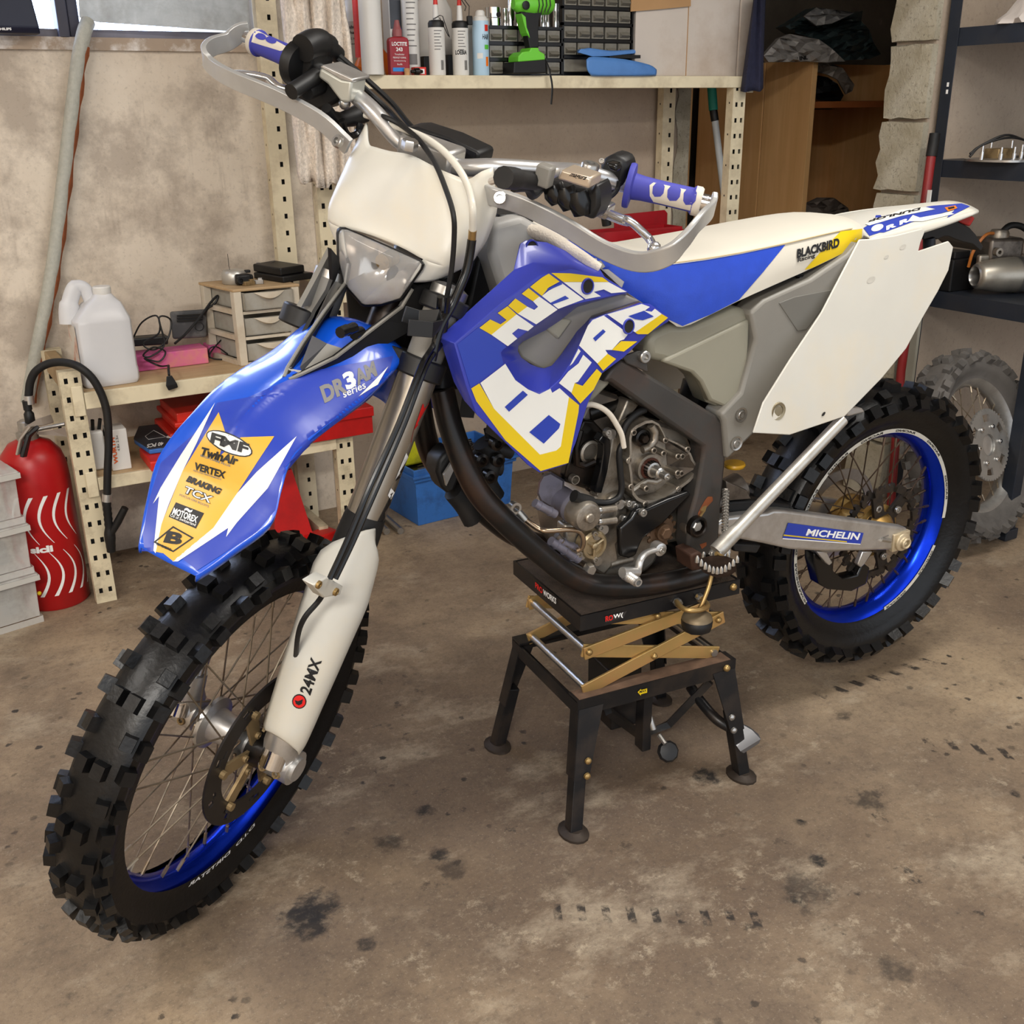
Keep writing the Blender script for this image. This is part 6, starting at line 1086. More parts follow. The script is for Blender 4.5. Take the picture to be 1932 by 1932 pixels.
# small-parts drawer cabinets
M_dw = mat('smoky_drawer_plastic', S(120, 116, 106), .2, var=.15, scale=40, coat=.3)
def cabinet(label, x0, x1, z1, rows, cols, y0, y1, zb=0.0):
    o = MB().bx((x0, y0+.012, SZ), (x1, y1, z1)).build('drawer_cabinet', M_blackm, None, smooth=0, label=label, cat='drawer cabinet', group='black small-parts cabinets on the high shelf'); n = rows; rh = (z1-SZ-zb)/rows; cw = (x1-x0-.012)/cols
    for r in range(rows+1): MB().bx((x0, y0, SZ+zb+r*rh-.004), (x1, y0+.012, SZ+zb+r*rh+.004)).build('cabinet_rail', M_blackm, o, smooth=0)
    for c_ in (x0, x1-.006): MB().bx((c_, y0, SZ), (c_+.006, y0+.012, z1)).build('cabinet_side', M_blackm, o, smooth=0)
    proto = None
    for r in range(rows):
        for k in range(cols):
            cx, cz_ = x0+.006+cw*(k+.5), SZ+zb+rh*(r+.5)
            if proto is None:
                b = MB(); w2, h2 = cw*.43, rh*.36; b.bx((cx-w2, y0+.004, cz_-h2), (cx+w2, y0+.012, cz_+h2)); b.add([(cx-w2*.8, y0+.004, cz_+h2*.25), (cx+w2*.8, y0+.004, cz_+h2*.25), (cx+w2*.7, y0-.008, cz_-h2*.35), (cx-w2*.7, y0-.008, cz_-h2*.35), (cx-w2*.8, y0+.004, cz_-h2*.8), (cx+w2*.8, y0+.004, cz_-h2*.8)], [(0, 1, 2, 3), (3, 2, 5, 4), (0, 3, 4), (1, 5, 2)])
                proto = b.build('drawer', M_dw, o, smooth=0, origin=(cx, y0, cz_))
            else: copy_at(proto, o, Matrix.Translation(Vector(np.array((cx, y0, cz_))-LOC[o.name])))
    return o
xa, xb, xd = at(921, 140, 2.94)[0], at(1063, 140, 2.94)[0], at(1189, 140, 2.96)[0]
cb1 = cabinet('low black drawer cabinet carrying sockets, behind the green drill', xa, xb-.002, SZ+.132, 3, 5, 2.94, 3.1)
cb2 = cabinet('tall black drawer cabinet of clear drawers behind the blue dustpan', xb+.002, xd, SZ+.33, 6, 5, 2.95, 3.12, .055); MB().bx((xb+.01, 2.953, SZ+.012), (xd-.01, 2.962, SZ+.048)).build('wide_drawer', M_dw, cb2, smooth=0, bevel=.003)
zt = SZ+.136
for k, (px, r, h, top) in enumerate(((931, .024, .05, 1), (953, .0095, .05, 0), (964, .0115, .085, 0), (977, .013, .075, 0), (990, .014, .07, 0), (1024, .008, .06, 0), (1033, .007, .058, 0), (1048, .0085, .068, 0))):
    x = at(px, 60, 2.975+.01*(k % 2))[0]; y = 2.975+.01*(k % 2)
    o = MB().lathe((x, y, zt), UZ, [(r, 0), (r, h*.42), (r*.92, h*.46), (r*.92, h), (r*.6, h), (r*.55, h*.7), (0, h*.7)], 16).build('socket', M_chrome if k != 4 else M_oily, None, smooth=40, label=('wide chrome socket with a hole at the left end of the low cabinet', 'short slim chrome socket beside the wide one', 'tallest chrome socket on the low drawer cabinet', 'chrome deep socket just right of the tallest one', 'dark deep socket left of the drill grip', 'slim chrome socket just right of the drill grip', 'thinnest chrome socket right of the drill', 'rightmost chrome socket on the low drawer cabinet')[k], cat='socket', group='sockets on the low cabinet')
    if top: MB().lathe((x+.006, y-r*.93, zt+.03), (.2, -1, 0), [(.007, 0), (.007, .002)], 12).build('hole', M_void, o)
# green cordless drill standing on its battery
M_gr = mat('green_drill_plastic', S(108, 200, 56), .42, var=.05)
dx = at(1005, 138, 2.91)[0]; dl_ = lambda px, py, y=2.905: at(px, py, y)
drill = thing('cordless_drill', 'green and black cordless drill standing on its battery on the high shelf', 'drill', (dx, 2.905, SZ))
def dpl(pts, y, t, name, m, **k): return MB().prism([dl_(*p, y) for p in pts], (0, t, 0)).build(name, m, drill, smooth=0, bevel=k.pop('bevel', .003), **k)
MB().loft([[c_+np.array([0, .026*math.sin(a), .026*math.cos(a)])*k for a in [2*math.pi*i/18 for i in range(18)]] for c_, k in ((dl_(968, 8, 2.91), .5), (dl_(974, 8, 2.91), .8), (dl_(986, 9, 2.91), 1.05), (dl_(1002, 9, 2.91), 1.15), (dl_(1014, 9, 2.91), 1.1), (dl_(1034, 8, 2.91), 1.1), (dl_(1040, 8, 2.91), .8))]).build('motor_housing', M_gr, drill, smooth=35)
for k in range(4): MB().tube([dl_(1016+k*7, -6, 2.882), dl_(1018+k*7, 10, 2.878), dl_(1015+k*6, 24, 2.884)], .0016, 5).build('housing_rib', M_black, drill)
MB().lathe(dl_(992, 10, 2.884), (0, -1, 0), [(.012, 0), (.012, .003), (.009, .004)], 16).build('direction_switch', M_black, drill)
dpl([(982, 22), (1024, 22), (1018, 38), (1016, 60), (1017, 90), (1000, 92), (996, 70), (993, 45)], 2.892, .03, 'drill_handle', M_black); dpl([(984, 25), (992, 32), (994, 52), (998, 62), (1000, 72), (994, 62), (988, 42)], 2.888, .038, 'trigger', M_gr, bevel=.001)
dpl([(978, 106), (986, 98), (1000, 96), (1002, 90), (1016, 90), (1018, 96), (1028, 102), (1029, 113), (978, 117)], 2.878, .06, 'drill_base', M_gr); dpl([(970, 117), (1030, 112), (1031, 138), (969, 139)], 2.876, .066, 'battery', M_black)
MB().tube(catmull([dl_(1026, 110, 2.9), dl_(1033, 122, 2.884), dl_(1038, 140, 2.876), dl_(1042, 165, 2.874), dl_(1040, 197, 2.874)], 5), .004, 8, flat=.4).build('wrist_strap', M_black, drill)
# blue dustpan with brush
M_dp = mat('blue_dustpan_plastic', S(84, 134, 200), .45, var=.06, dirt=S(60, 90, 140), damt=.4)
dp = thing('dustpan', 'blue plastic dustpan with its brush clipped in, on the high shelf', 'dustpan', (at(1165, 140, 2.93)[0], 2.93, SZ)); D = lambda px, py, y: at(px, py, y)
def mir2(pts, y0, y1): return [[D(*p, y0) for p in pts], [D(*p, (y0+y1)/2)+np.array([0, 0, -.004]) for p in pts], [D(*p, y1) for p in pts]]
R_ = [[D(1107, 112, 2.885), D(1120, 107, 2.885), D(1180, 112, 2.885), D(1225, 122, 2.885), D(1239, 131, 2.888)], [D(1108, 130, 2.882), D(1125, 135, 2.882), D(1180, 137, 2.882), D(1225, 136, 2.882), D(1239, 137, 2.885)], [D(1115, 143, 2.89), D(1130, 143.5, 2.89), D(1180, 143.5, 2.89), D(1215, 143.5, 2.89), D(1238, 142, 2.89)], [D(1115, 143, 2.944), D(1130, 143.5, 2.944), D(1180, 143.5, 2.944), D(1215, 143.5, 2.944), D(1238, 142, 2.944)], [D(1108, 115, 3.07), D(1125, 112, 3.07), D(1180, 115, 3.07), D(1225, 124, 3.07), D(1238, 133, 3.06)]]
MB().grid(smooth_rows(R_, 3, 3)).build('pan', M_dp, dp, smooth=60, solid=.003); MB().tube(catmull([D(1092, 97, 2.92), D(1110, 95, 2.92), D(1150, 100, 2.92), D(1195, 98, 2.92)], 4), [.009]*4+[.012]*9, 12, flat=.6).build('brush_handle', M_dp, dp, smooth=60); MB().loft([[D(1090, 99, 2.9), D(1096, 92, 2.9), D(1140, 97, 2.9), D(1196, 96, 2.9), D(1196, 101, 2.9), D(1150, 106, 2.9), D(1118, 107, 2.9)], [D(1090, 99, 2.945), D(1096, 92, 2.945), D(1140, 97, 2.945), D(1196, 96, 2.945), D(1196, 101, 2.945), D(1150, 106, 2.945), D(1118, 107, 2.945)]]).build('brush_back', M_dp, dp, smooth=0, bevel=.002); MB().bx(D(1150, 103, 2.905), D(1196, 111, 2.94)).build('bristles', M_black, dp, smooth=0)
# stained carton with a kraft sheet on it, jeans hanging
xa, xb = at(1191, 145, 2.97)[0], at(1425, 145, 2.95)[0]
o = MB().bx((xa, 2.953, SZ), (xb-.085, 3.22, SZ+.36)).bx((xb-.082, 2.95, SZ), (xb, 3.22, SZ+.36)).build('stained_carton', M_card, None, smooth=0, bevel=.003, label='big white cardboard carton with brownish stains at the right end of the shelf', cat='box')
MB().prism([at(x, y, 2.949) for x, y in ((1191, -30), (1302, -30), (1302, 12), (1240, 18), (1189, 22))], (0, -.004, 0)).build('kraft_flap', M_kraft, o, smooth=0); MB().bx((at(1298, 60, 2.95)[0]-.001, 2.951, SZ+.002), (at(1298, 60, 2.95)[0]+.0015, 2.9528, SZ+.35)).build('carton_seam', M_kraft, o, smooth=0)
rows = []
for i in range(9):
    y_ = -20+i*24; rows.append([at(px+dx*.3, min(y_+dy, 196), 2.86+dy_) for px, dx, dy, dy_ in ((1424-i*3.4, 0, 0, .03), (1424-i*2.4, 4, 2, -.01), (1430-i*1.2, 0, -1, .012), (1436-i*.4, 3, 1, -.012), (1440, 0, -6, .02), (1446-i*.9, 0, -8, .06))])
jn = MB().grid(smooth_rows(rows, 2, 3)).build('hanging_jeans', M_jean, None, smooth=60, solid=.006, label='dark navy cloth trousers hanging from the right end of the high shelf', cat='trousers')
# towel over the left end of the shelf
def towel():
    rows = []; N = 44
    for i in range(15):
        y_ = -26+i*27.2; row = []; L0, R0_ = 528+.1*y_, 650+.075*y_
        for j in range(N+1):
            t = j/N; fold = abs(math.sin(t*math.pi*4.2+.3))**.8; px = L0+(R0_-L0)*t; yb = 356-22*abs(t-.45)*2*(1 if t < .2 else .6)
            p = at(px, min(y_, yb+8*math.sin(t*19)), 2.83-.028*fold+.006*math.sin(i*.7+j)); row.append(p)
        rows.append(row)
    return MB().grid(rows)
M_tow = mat('grubby_terry_towel', S(228, 216, 202), .98, var=.2, scale=120, bump=.9, bscale=260, dirt=S(178, 152, 130), dscale=4, damt=.5)
tw = towel().build('hanging_towel', M_tow, None, smooth=70, solid=.01, label='grubby cream terry towel hanging in folds from the high shelf', cat='towel')
# speaker on the window ledge
p0, p1 = at(-60, 77, 3.2), at(79, 77, 3.2)
o = MB().loft([[(p0[0], 3.2, 1.481), (p1[0], 3.2, 1.481), (p1[0], 3.258, 1.481), (p0[0], 3.258, 1.481)], [(p0[0], 3.19, 1.495), (p1[0]-.002, 3.19, 1.495), (p1[0]-.004, 3.26, 1.495), (p0[0], 3.26, 1.495)], [(p0[0], 3.2, 1.75), (p1[0]-.03, 3.2, 1.75), (p1[0]-.03, 3.26, 1.75), (p0[0], 3.26, 1.75)]]).build('loudspeaker', mat('navy_black_speaker', S(24, 28, 48), .45, var=.1), None, smooth=0, bevel=.004, label='dark navy loudspeaker on the window ledge at the left', cat='loudspeaker')
letters3('speaker_lettering', 'PHILIPS', at(-4, 57, 3.19), at(22, 57, 3.19)-at(-4, 57, 3.19), (0, 0, .006), M_wink, o, .04)
# ------------------------------------------------------------------ low bench, upper board
BZ = .602
def jug():
    c = np.array([.456, 2.99, BZ]); hx, hy = .073, .06; A = .06
    L3 = lambda x, y, z: c+np.array([x*math.cos(A)-y*math.sin(A), x*math.sin(A)+y*math.cos(A), z])
    def ring(k, z, dx=0, kx=1.0, e=7):
        out = []
        for i in range(40):
            t = 2*math.pi*i/40; ct, st_ = math.cos(t), math.sin(t); q_ = 1/(abs(ct)**e+abs(st_)**e)**(1/e); out.append(L3(hx*k*kx*q_*ct+dx, hy*k*q_*st_, z))
        return out
    b = MB().loft([ring(.95, 0), ring(1.0, .008), ring(1.02, .014), ring(1.02, .038), ring(1, .046), ring(1, .168), ring(.985, .176), ring(.62, .215, .012), ring(.42, .228, .016, 1.0, 3), ring(.36, .24, .018, .8, 2)])
    o = b.build('white_jerrycan', mat('white_hdpe', S(208, 208, 210), .35, var=.02), None, smooth=42, bevel=.002, label='white plastic jerrycan with a ribbed cap on the low bench', cat='jerrycan')
    k = L3(.018, 0, .236); MB().lathe(k, UZ, [(.0225, 0), (.0235, .003), (.0235, .018), (.021, .021)], 30).build('cap', M_white, o, smooth=30)
    MB().tube(catmull([L3(*v) for v in ((-.012, .01, .222), (-.022, .012, .252), (-.042, .014, .258), (-.058, .014, .235), (-.07, .012, .2), (-.074, .01, .165))], 5), [.012]*10+[.014]*8+[.017]*8, 14, flat=1.5).build('handle', o.active_material, o, smooth=60)
    MB().add([L3(-hx-.001, y, z) for y, z in ((-.045, .05), (.04, .05), (.04, .165), (-.045, .165))], [(0, 1, 2, 3)]).build('side_label', mat('worn_label', S(216, 210, 200), .6, dirt=S(190, 110, 70), dscale=16, damt=.9), o, smooth=0)
    return o
jug()
# charger, cords, pink boxes
ch = MB().loft([[at(326, 640, 3.12), at(390, 636, 3.12), at(390, 636, 3.16), at(326, 640, 3.16)], [at(320, 588, 3.13), at(390, 583, 3.13), at(390, 583, 3.17), at(320, 588, 3.17)]]).build('battery_charger', mat('dusty_black_plastic', S(66, 66, 68), .7, var=.2, dirt=S(130, 126, 120), dscale=9, damt=.6), None, smooth=0, bevel=.006, label='dusty black charger leaning upright behind the pink box', cat='charger')
for k in range(3): MB().sweep([at(334, 596+k*5, 3.122), at(382, 593+k*5, 3.122)], UZ, .004, .004).build('vent_slot', M_void, ch)
MB().lathe(at(376, 616, 3.122), (0, -1, 0), [(.013, 0), (.013, .002), (.0115, .002), (.0115, 0)], 18, caps=False).build('charging_socket', M_black, ch)
MB().prism([at(242, 640, 3.1), at(318, 634, 3.1), at(318, 650, 3.1), at(242, 655, 3.1)], (0, .05, 0)).build('power_adapter', M_black, None, smooth=0, bevel=.004, label='flat black power adapter lying between jerrycan and charger', cat='adapter')
x0, x1 = at(240, 693, 3.06)[0], at(394, 682, 3.06)[0]
o = MB().bx((x0, 3.06, BZ+.001), (x1, 3.14, BZ+.046)).build('pink_box', M_pink, None, smooth=0, bevel=.002, label='long pink and orange printed box on the bench beside the jerrycan', cat='box')
x2 = at(396, 680, 3.13)[0]; MB().bx((x2, 3.13, BZ+.001), (x2+.05, 3.19, BZ+.036)).build('pink_box', M_pink, None, smooth=0, bevel=.002, label='small pink box lying by the foot of the drawer tower', cat='box')
cd = [at(*p) for p in ((250, 640, 3.08), (268, 608, 3.07), (296, 596, 3.06), (300, 628, 3.05), (270, 648, 3.05), (290, 660, 3.045), (316, 640, 3.05), (322, 604, 3.06), (300, 600, 3.05), (310, 650, 3.045), (285, 672, 3.04), (270, 670, 3.04), (290, 655, 3.04), (312, 664, 3.04), (300, 682, 3.04), (272, 676, 3.035), (300, 690, 3.03), (318, 690, 2.96))]
o = MB().tube(catmull(cd, 6), .0026, 6).build('tangled_cord', M_black, None, label='tangled black power cord with its plug hanging over the bench edge', cat='cord'); pg_ = at(318, 700, 2.9); MB().tube([cd[-1], at(318, 698, 2.9), at(319, 708, 2.89)], .0035, 8).build('plug_sleeve', M_black, o); MB().loft([[at(x, y, 2.885+d_) for x, y in ((313, 708), (324, 706))][i] if 0 else p for i, p in enumerate([at(314, 710, 2.893), at(324, 708, 2.893), at(324, 708, 2.875), at(314, 710, 2.875)])] and [[at(314, 710, 2.893), at(324, 708, 2.893), at(324, 708, 2.875), at(314, 710, 2.875)], [at(313, 728, 2.893), at(334, 724, 2.893), at(334, 724, 2.872), at(313, 728, 2.872)], [at(318, 737, 2.893), at(336, 731, 2.893), at(336, 731, 2.873), at(318, 737, 2.873)]]).build('plug', M_black, o, smooth=0, bevel=.002)
MB().tube(catmull([at(*p) for p in ((330, 648, 3.05), (350, 630, 3.08), (376, 600, 3.09), (398, 570, 3.1), (411, 558, 3.1), (406, 572, 3.1), (392, 582, 3.1), (386, 594, 3.11))], 5), .0036, 8).build('charger_cable', M_black, None, label='black cable looping up from the charger beside the drawer tower', cat='cable')
MB().tube(catmull([at(*p) for p in ((396, 676, 3.1), (394, 660, 3.1), (408, 654, 3.1), (430, 668, 3.09), (444, 672, 3.08), (428, 678, 3.08), (400, 676, 3.08), (398, 664, 3.09), (422, 636, 3.13))], 5), .0022, 6).build('thin_cable', M_black, None, label='thin black cable coiled over the small pink box', cat='cable')
# drawer tower
DA = -.10; dt0 = np.array([at(455, 690, 2.97)[0], 2.97, BZ]); DX = np.array([math.cos(-.02), math.sin(-.02), 0]); DY = np.array([-.22, .975, 0]); W_, D_ = .19, .2
M_twr = mat('beige_frosted_frame', S(206, 196, 178), .5, var=.05, dirt=S(168, 146, 116), dscale=8, damt=.6); M_tdr = mat('milky_drawer', S(196, 192, 182), .35, var=.1, scale=10, alpha=.62, dirt=S(150, 140, 120), dscale=6, damt=.7)
tower = thing('drawer_tower', 'beige three drawer plastic tower with cloudy drawers on the low bench', 'drawer unit', tuple(dt0+DX*.1+DY*.1))
T_ = lambda a, b_, c_: dt0+DX*a+DY*b_+UZ*c_
def tbox(a0, a1, b0, b1, z0, z1, z0b=None): return MB().add([T_(a, b_, z) for z in (z0, z1) for a, b_ in ((a0, b0), (a1, b0), (a1, b1), (a0, b1))], [(3, 2, 1, 0), (4, 5, 6, 7), (0, 1, 5, 4), (1, 2, 6, 5), (2, 3, 7, 6), (3, 0, 4, 7)])
HT = at(455, 545, 2.97)[2]-BZ; dh = HT/3
for a in (0, W_-.022):
    for b_ in (0, D_-.022): tbox(a, a+.022, b_, b_+.022, 0, HT-.006).build('post', M_twr, tower, smooth=0, bevel=.002)
tbox(-.002, W_+.002, -.002, D_+.002, HT-.008, HT).build('top_panel', M_ply, tower, smooth=0, bevel=.002)
for k in range(3):
    z = k*dh; 
    for a in (0, W_-.012): tbox(a, a+.012, .022, D_-.022, z, z+.014).build('side_rail', M_twr, tower, smooth=0)
    tbox(.022, W_-.022, 0, .01, z, z+.008).build('front_rail', M_twr, tower, smooth=0); tbox(.0, W_, D_-.004, D_, z, z+dh).build('back_panel', M_twr, tower, smooth=0)
    d0 = -.012 if k == 2 else .0; b = MB(); z0, z1 = z+.012, z+dh-.012
    for a0, a1, b0, b1, zz0, zz1 in ((.024, W_-.024, d0, d0+.004, z0, z1), (.024, W_-.024, D_-.02, D_-.016, z0, z1), (.024, .028, d0, D_-.02, z0, z1), (W_-.028, W_-.024, d0, D_-.02, z0, z1), (.024, W_-.024, d0, D_-.02, z0, z0+.003)): b.add([T_(a, b_, z_) for z_ in (zz0, zz1) for a, b_ in ((a0, b0), (a1, b0), (a1, b1), (a0, b1))], [(3, 2, 1, 0), (4, 5, 6, 7), (0, 1, 5, 4), (1, 2, 6, 5), (2, 3, 7, 6), (3, 0, 4, 7)])
    dr = b.build('drawer', M_tdr, tower, smooth=0); cxm = W_/2
    b = MB(); N = 10; b.loft([[T_(cxm-.045+.09*i/N, d0-.001-.012*math.sin(math.pi*i/N)*q_, z1-.022*math.sin(math.pi*i/N)*(1-q_*.2)*(1 if q_ else 1)) for i in range(N+1)] for q_ in (0, 1)]+[[T_(cxm-.045+.09*i/N, d0-.001-.012*math.sin(math.pi*i/N), z1) for i in range(N+1)]], False, False); b.build('drawer_pull', M_twr, dr, smooth=40)
    rr2 = random.Random(k)
    for j in range(5): tbox(.03+j*.026, .05+j*.026, .02, .06+.06*rr2.random(), z0+.003, z0+.012+.012*rr2.random()).build('drawer_content', (M_redp, M_white, M_steel, M_blue, M_gold)[(j+k) % 5] if k == 2 else (M_steel, M_dhub, M_oily)[(j+k) % 3], dr, smooth=0)
TZ = BZ+HT
# on top of the tower
c = at(440, 505, 3.08); c[2] = TZ; o = MB().lathe(tuple(c), UZ, [(.033, 0), (.036, .004), (.036, .03), (.03, .038), (.02, .04)], 20).build('silver_carburettor_bowl', M_cast if 0 else mat('silver_bowl', S(190, 188, 182), .35, .6, var=.12, dirt=S(130, 126, 118)), None, label='round silver metal housing with a thin wire on the drawer tower', cat='metal housing'); MB().tube([tuple(c+np.array([-.01, .0, .038])), tuple(c+np.array([-.012, 0, .05])), tuple(c+np.array([-.012, 0, .085]))], .0008, 5).build('wire', M_ink, o); MB().box(tuple(c+np.array([.03, -.01, .033])), (.03, .014, .008)).build('slot', M_black, o, bevel=.002)
c = at(457, 515, 3.04); c[2] = TZ; o = MB().box(tuple(c+np.array([0, 0, .016])), (.044, .03, .03)).box(tuple(c+np.array([.022, .0, .018])), (.014, .02, .022)).build('black_clamp', M_black, None, bevel=.006, label='small black plastic clamp in front of the silver housing', cat='clamp'); MB().lathe(tuple(c+np.array([-.012, -.015, .016])), (0, -1, 0), [(.01, 0), (.01, .008), (.006, .008), (.006, 0)], 14, caps=False).build('clamp_ring', M_black, o)
c = at(468, 523, 3.02); c[2] = TZ
for k, (dx, dy, rz) in enumerate(((0, 0, .3), (.03, .012, -.4))):
    R = rotm(np.array([0, 0, 1.]), rz); MB().box(tuple(c+np.array([dx, dy, .006])), (.034, .016, .012), R=R).box(tuple(c+np.array([dx+.008, dy, .012])), (.012, .01, .01), R=R).build('metal_clip', M_dhub if k == 0 else M_steel, None, bevel=.001, label=('rusty metal clip at the front of the drawer tower top', 'grey metal clip behind the rusty one on the drawer tower')[k], cat='clip')
def hull(a, b_, name, label, m, cat, bev=.004, **k): return MB().loft([a, b_]).build(name, m, None, smooth=0, bevel=bev, label=label, cat=cat, **k)
z = TZ; f = lambda px, py, zz: gz(px, py, zz)
def slab(px, z0, z1, name, label, m, cat): 
    top_ = [f(x, y, z1) for x, y in px]; return hull([p-UZ*(z1-z0) for p in top_], top_, name, label, m, cat)
def slab3(px, ys, z0, z1, name, label, m, cat):
    tp = [at(x, y, yy) for (x, y), yy in zip(px, ys)]; return hull([np.array([p[0], p[1], z0]) for p in tp], [np.array([p[0], p[1], z1]) for p in tp], name, label, m, cat)
bk1 = slab3([(476, 497), (533, 518), (592, 512), (535, 490)], (3.14, 3.0, 3.03, 3.18), TZ+.0005, TZ+.019, 'black_tool_case', 'lower flat black plastic case on the drawer tower', M_black, 'case')
bk2 = slab3([(474, 472), (527, 488), (573, 484), (516, 467)], (3.15, 3.01, 3.04, 3.19), TZ+.0195, TZ+.042, 'black_tool_case', 'upper thick black plastic case stacked on the drawer tower', M_black, 'case')
for p0_, p1_ in (((482, 480), (489, 482)), ((510, 490), (519, 493))): MB().tube([hit(bk2, *p0_, .001), hit(bk2, *p1_, .001)], .0012, 5).build('latch_mark', M_gink, bk2)
slab([(580, 513), (592, 511), (602, 519), (590, 520)], TZ+.0005, TZ+.0025, 'paper_scrap', 'pale pink paper scrap at the right edge of the drawer tower', mat('pink_paper', S(232, 200, 200), .8), 'paper')
# ------------------------------------------------------------------ low bench, lower board
LZ = .3665
def slab2(px, z0, z1, *a): top_ = [f(x, y, z1) for x, y in px]; return hull([p-UZ*(z1-z0) for p in top_], top_, *a)
x0, x1 = at(212, 880, 2.93)[0], at(248, 876, 2.93)[0]
o = MB().bx((x0, 2.93, LZ), (x1, 3.0, LZ+.115)).build('sparkplug_carton', M_white, None, smooth=0, bevel=.002, label='upright white carton with orange lettering on the lower bench board', cat='box'); letters3('carton_lettering', 'WURTH', (x0+.017, 2.929, LZ+.02), (0, 0, .075), (-.011, 0, 0), mat('orange_print', S(216, 96, 40), .5, var=0), o, .04); letters3('carton_lettering', '4.8x 2.5x', (x0+.026, 2.929, LZ+.055), (0, 0, .045), (-.006, 0, 0), M_ink, o, .0)
MB().box((x0-.028, 2.99, LZ+.055), (.045, .06, .11)).build('white_holder', M_white, None, bevel=.006, label='white plastic holder with black tools in it left of the carton', cat='holder')
for k in range(3): MB().tube([(x0-.03+.014*k, 2.985, LZ+.09), (x0-.026+.02*k, 2.975, LZ+.14)], .005, 8).build('tool_handle', M_black, None, label=('leftmost', 'middle', 'rightmost')[k]+' black tool handle sticking out of the white holder', cat='tool', group='tools in the white holder')
rc = slab2([(262, 845), (283, 872), (352, 862), (330, 835)], LZ+.001, LZ+.03, 'red_case', 'flat red plastic case under the blue-black tool case', M_redp, 'case')
tc = slab2([(252, 828), (281, 848), (346, 839), (300, 806)], LZ+.031, LZ+.046, 'blue_tool_case', 'blue and black tool case lettered 40 PCS on the lower bench board', M_blue, 'case')
stick('case_lid', tc, [[(250, 826), (281, 846), (347, 837), (352, 820), (296, 792), (256, 800)]], mat('black_case_lid', S(44, 46, 52), .5, var=.15), tc, 400, .002) if 0 else MB().prism([gz(x, y, LZ+.0495) for x, y in ((252, 827), (281, 846), (346, 837), (340, 815), (300, 800), (262, 804))], (0, 0, -.003)).build('case_lid', mat('black_case_lid', S(44, 46, 52), .5, var=.15), tc, smooth=0)
a = gz(309, 833, LZ+.0502); letters3('case_lettering', '40 PCS', a, gz(278, 838, LZ+.0502)-a, gz(308, 840, LZ+.0502)-a, M_wink, tc, .03); MB().lathe(tuple(gz(321, 824, LZ+.05)), UZ, [(.011, 0), (.011, .001)], 16, sq=1).build('case_emblem', M_wink, tc)
a_ = [gz(x, y, LZ+.0502) for x, y in ((274, 823), (280, 829), (313, 824), (290, 812))]; MB().tube(a_, .0008, 4, loop=True).build('case_frame_line', M_wink, tc)
rc2 = MB().bx((.6, 3.0, LZ+.001), (.92, 3.2, LZ+.06)).build('red_toolbox', M_redp, None, smooth=0, bevel=.006, label='red plastic tool case at the back of the lower bench board', cat='case')
rc3 = MB().bx((.62, 2.97, LZ+.062), (.95, 3.18, LZ+.125)).bx((.61, 2.96, LZ+.085), (.96, 3.19, LZ+.1)).build('red_toolbox', M_redp, None, smooth=0, bevel=.004, label='red tool case with a lid rim stacked topmost under the bench', cat='case')
x0 = at(560, 850, 2.91)[0]; o = MB().bx((x0, 2.88, LZ+.001), (x0+.235, 3.06, LZ+.06)).build('red_metal_toolbox', M_red, None, smooth=0, bevel=.002, label='red metal toolbox jutting over the edge of the lower bench board', cat='toolbox'); MB().bx((x0-.004, 2.874, LZ+.055), (x0+.239, 3.065, LZ+.085)).build('toolbox_lid', M_red, o, smooth=0, bevel=.003)
# red axle stand and a red block on the floor
js = thing('axle_stand', 'red steel axle stand standing under the low bench', 'axle stand', (.93, 3.05, 0))
MB().loft([[(.86, 2.98, 0), (1.0, 2.98, 0), (1.0, 3.12, 0), (.86, 3.12, 0)], [(.905, 3.02, .25), (.955, 3.02, .25), (.955, 3.075, .25), (.905, 3.075, .25)]], True, False).build('stand_body', M_red, js, smooth=0, solid=.004); MB().tube([(.93, 3.05, .2), (.93, 3.05, .3)], .018, 14).build('stand_post', M_steel, js); MB().bx((.89, 3.02, .3), (.97, 3.08, .325)).build('saddle', M_red, js, bevel=.003)
p = gz(606, 1026, 0); MB().box((p[0], p[1], .02), (.1, .06, .04), R=rotm(np.array([0, 0, 1.]), .3)).build('red_block', M_red, None, smooth=0, bevel=.004, label='small red block on the floor behind the front tyre', cat='block')
ps = [gz(*p, .01) for p in ((715, 960), (735, 985), (756, 1000), (735, 1005))]; MB().tube([gz(715, 965, .011), gz(756, 1002, .011)], .011, 14).build('steel_tube', M_steel, None, label='longer grey steel tube lying on the floor by the blue crate', cat='tube', group='steel tubes on the floor'); MB().tube([gz(700, 975, .011), gz(730, 1003, .011)], .011, 14).build('steel_tube', M_steel, None, label='shorter grey steel tube lying beside the longer one', cat='tube', group='steel tubes on the floor')
# blue crate with its contents
CZ = .2; fl0, fr0, bl0 = gz(787, 996, 0), gz(972, 950, 0), gz(735, 965, 0); cx_ = unit((fr0-fl0)); cy_ = unit(np.cross(UZ, cx_)); cw_, cd_ = np.linalg.norm(fr0-fl0), .26
Ck = lambda a, b_, z: fl0+cx_*a+cy_*b_+UZ*z
def cring(i, z): return [Ck(i, i, z), Ck(cw_-i, i, z), Ck(cw_-i, cd_-i, z), Ck(i, cd_-i, z)]
b = MB().loft([cring(.012, 0), cring(.004, CZ*.78), cring(-.004, CZ*.78), cring(-.008, CZ), cring(.0, CZ), cring(.004, CZ*.8), cring(.016, .01)], True, True)
crate = b.build('blue_crate', M_blue, None, smooth=0, bevel=.002, label='blue plastic crate full of oily parts on the floor by the wall', cat='crate')
MB().loft([cring(-.01, CZ*.86), cring(-.013, CZ*.86), cring(-.013, CZ*.9), cring(-.01, CZ*.9)], True, False, loop=True).build('crate_rim', M_blue, crate, smooth=0)
rr2 = random.Random(3)
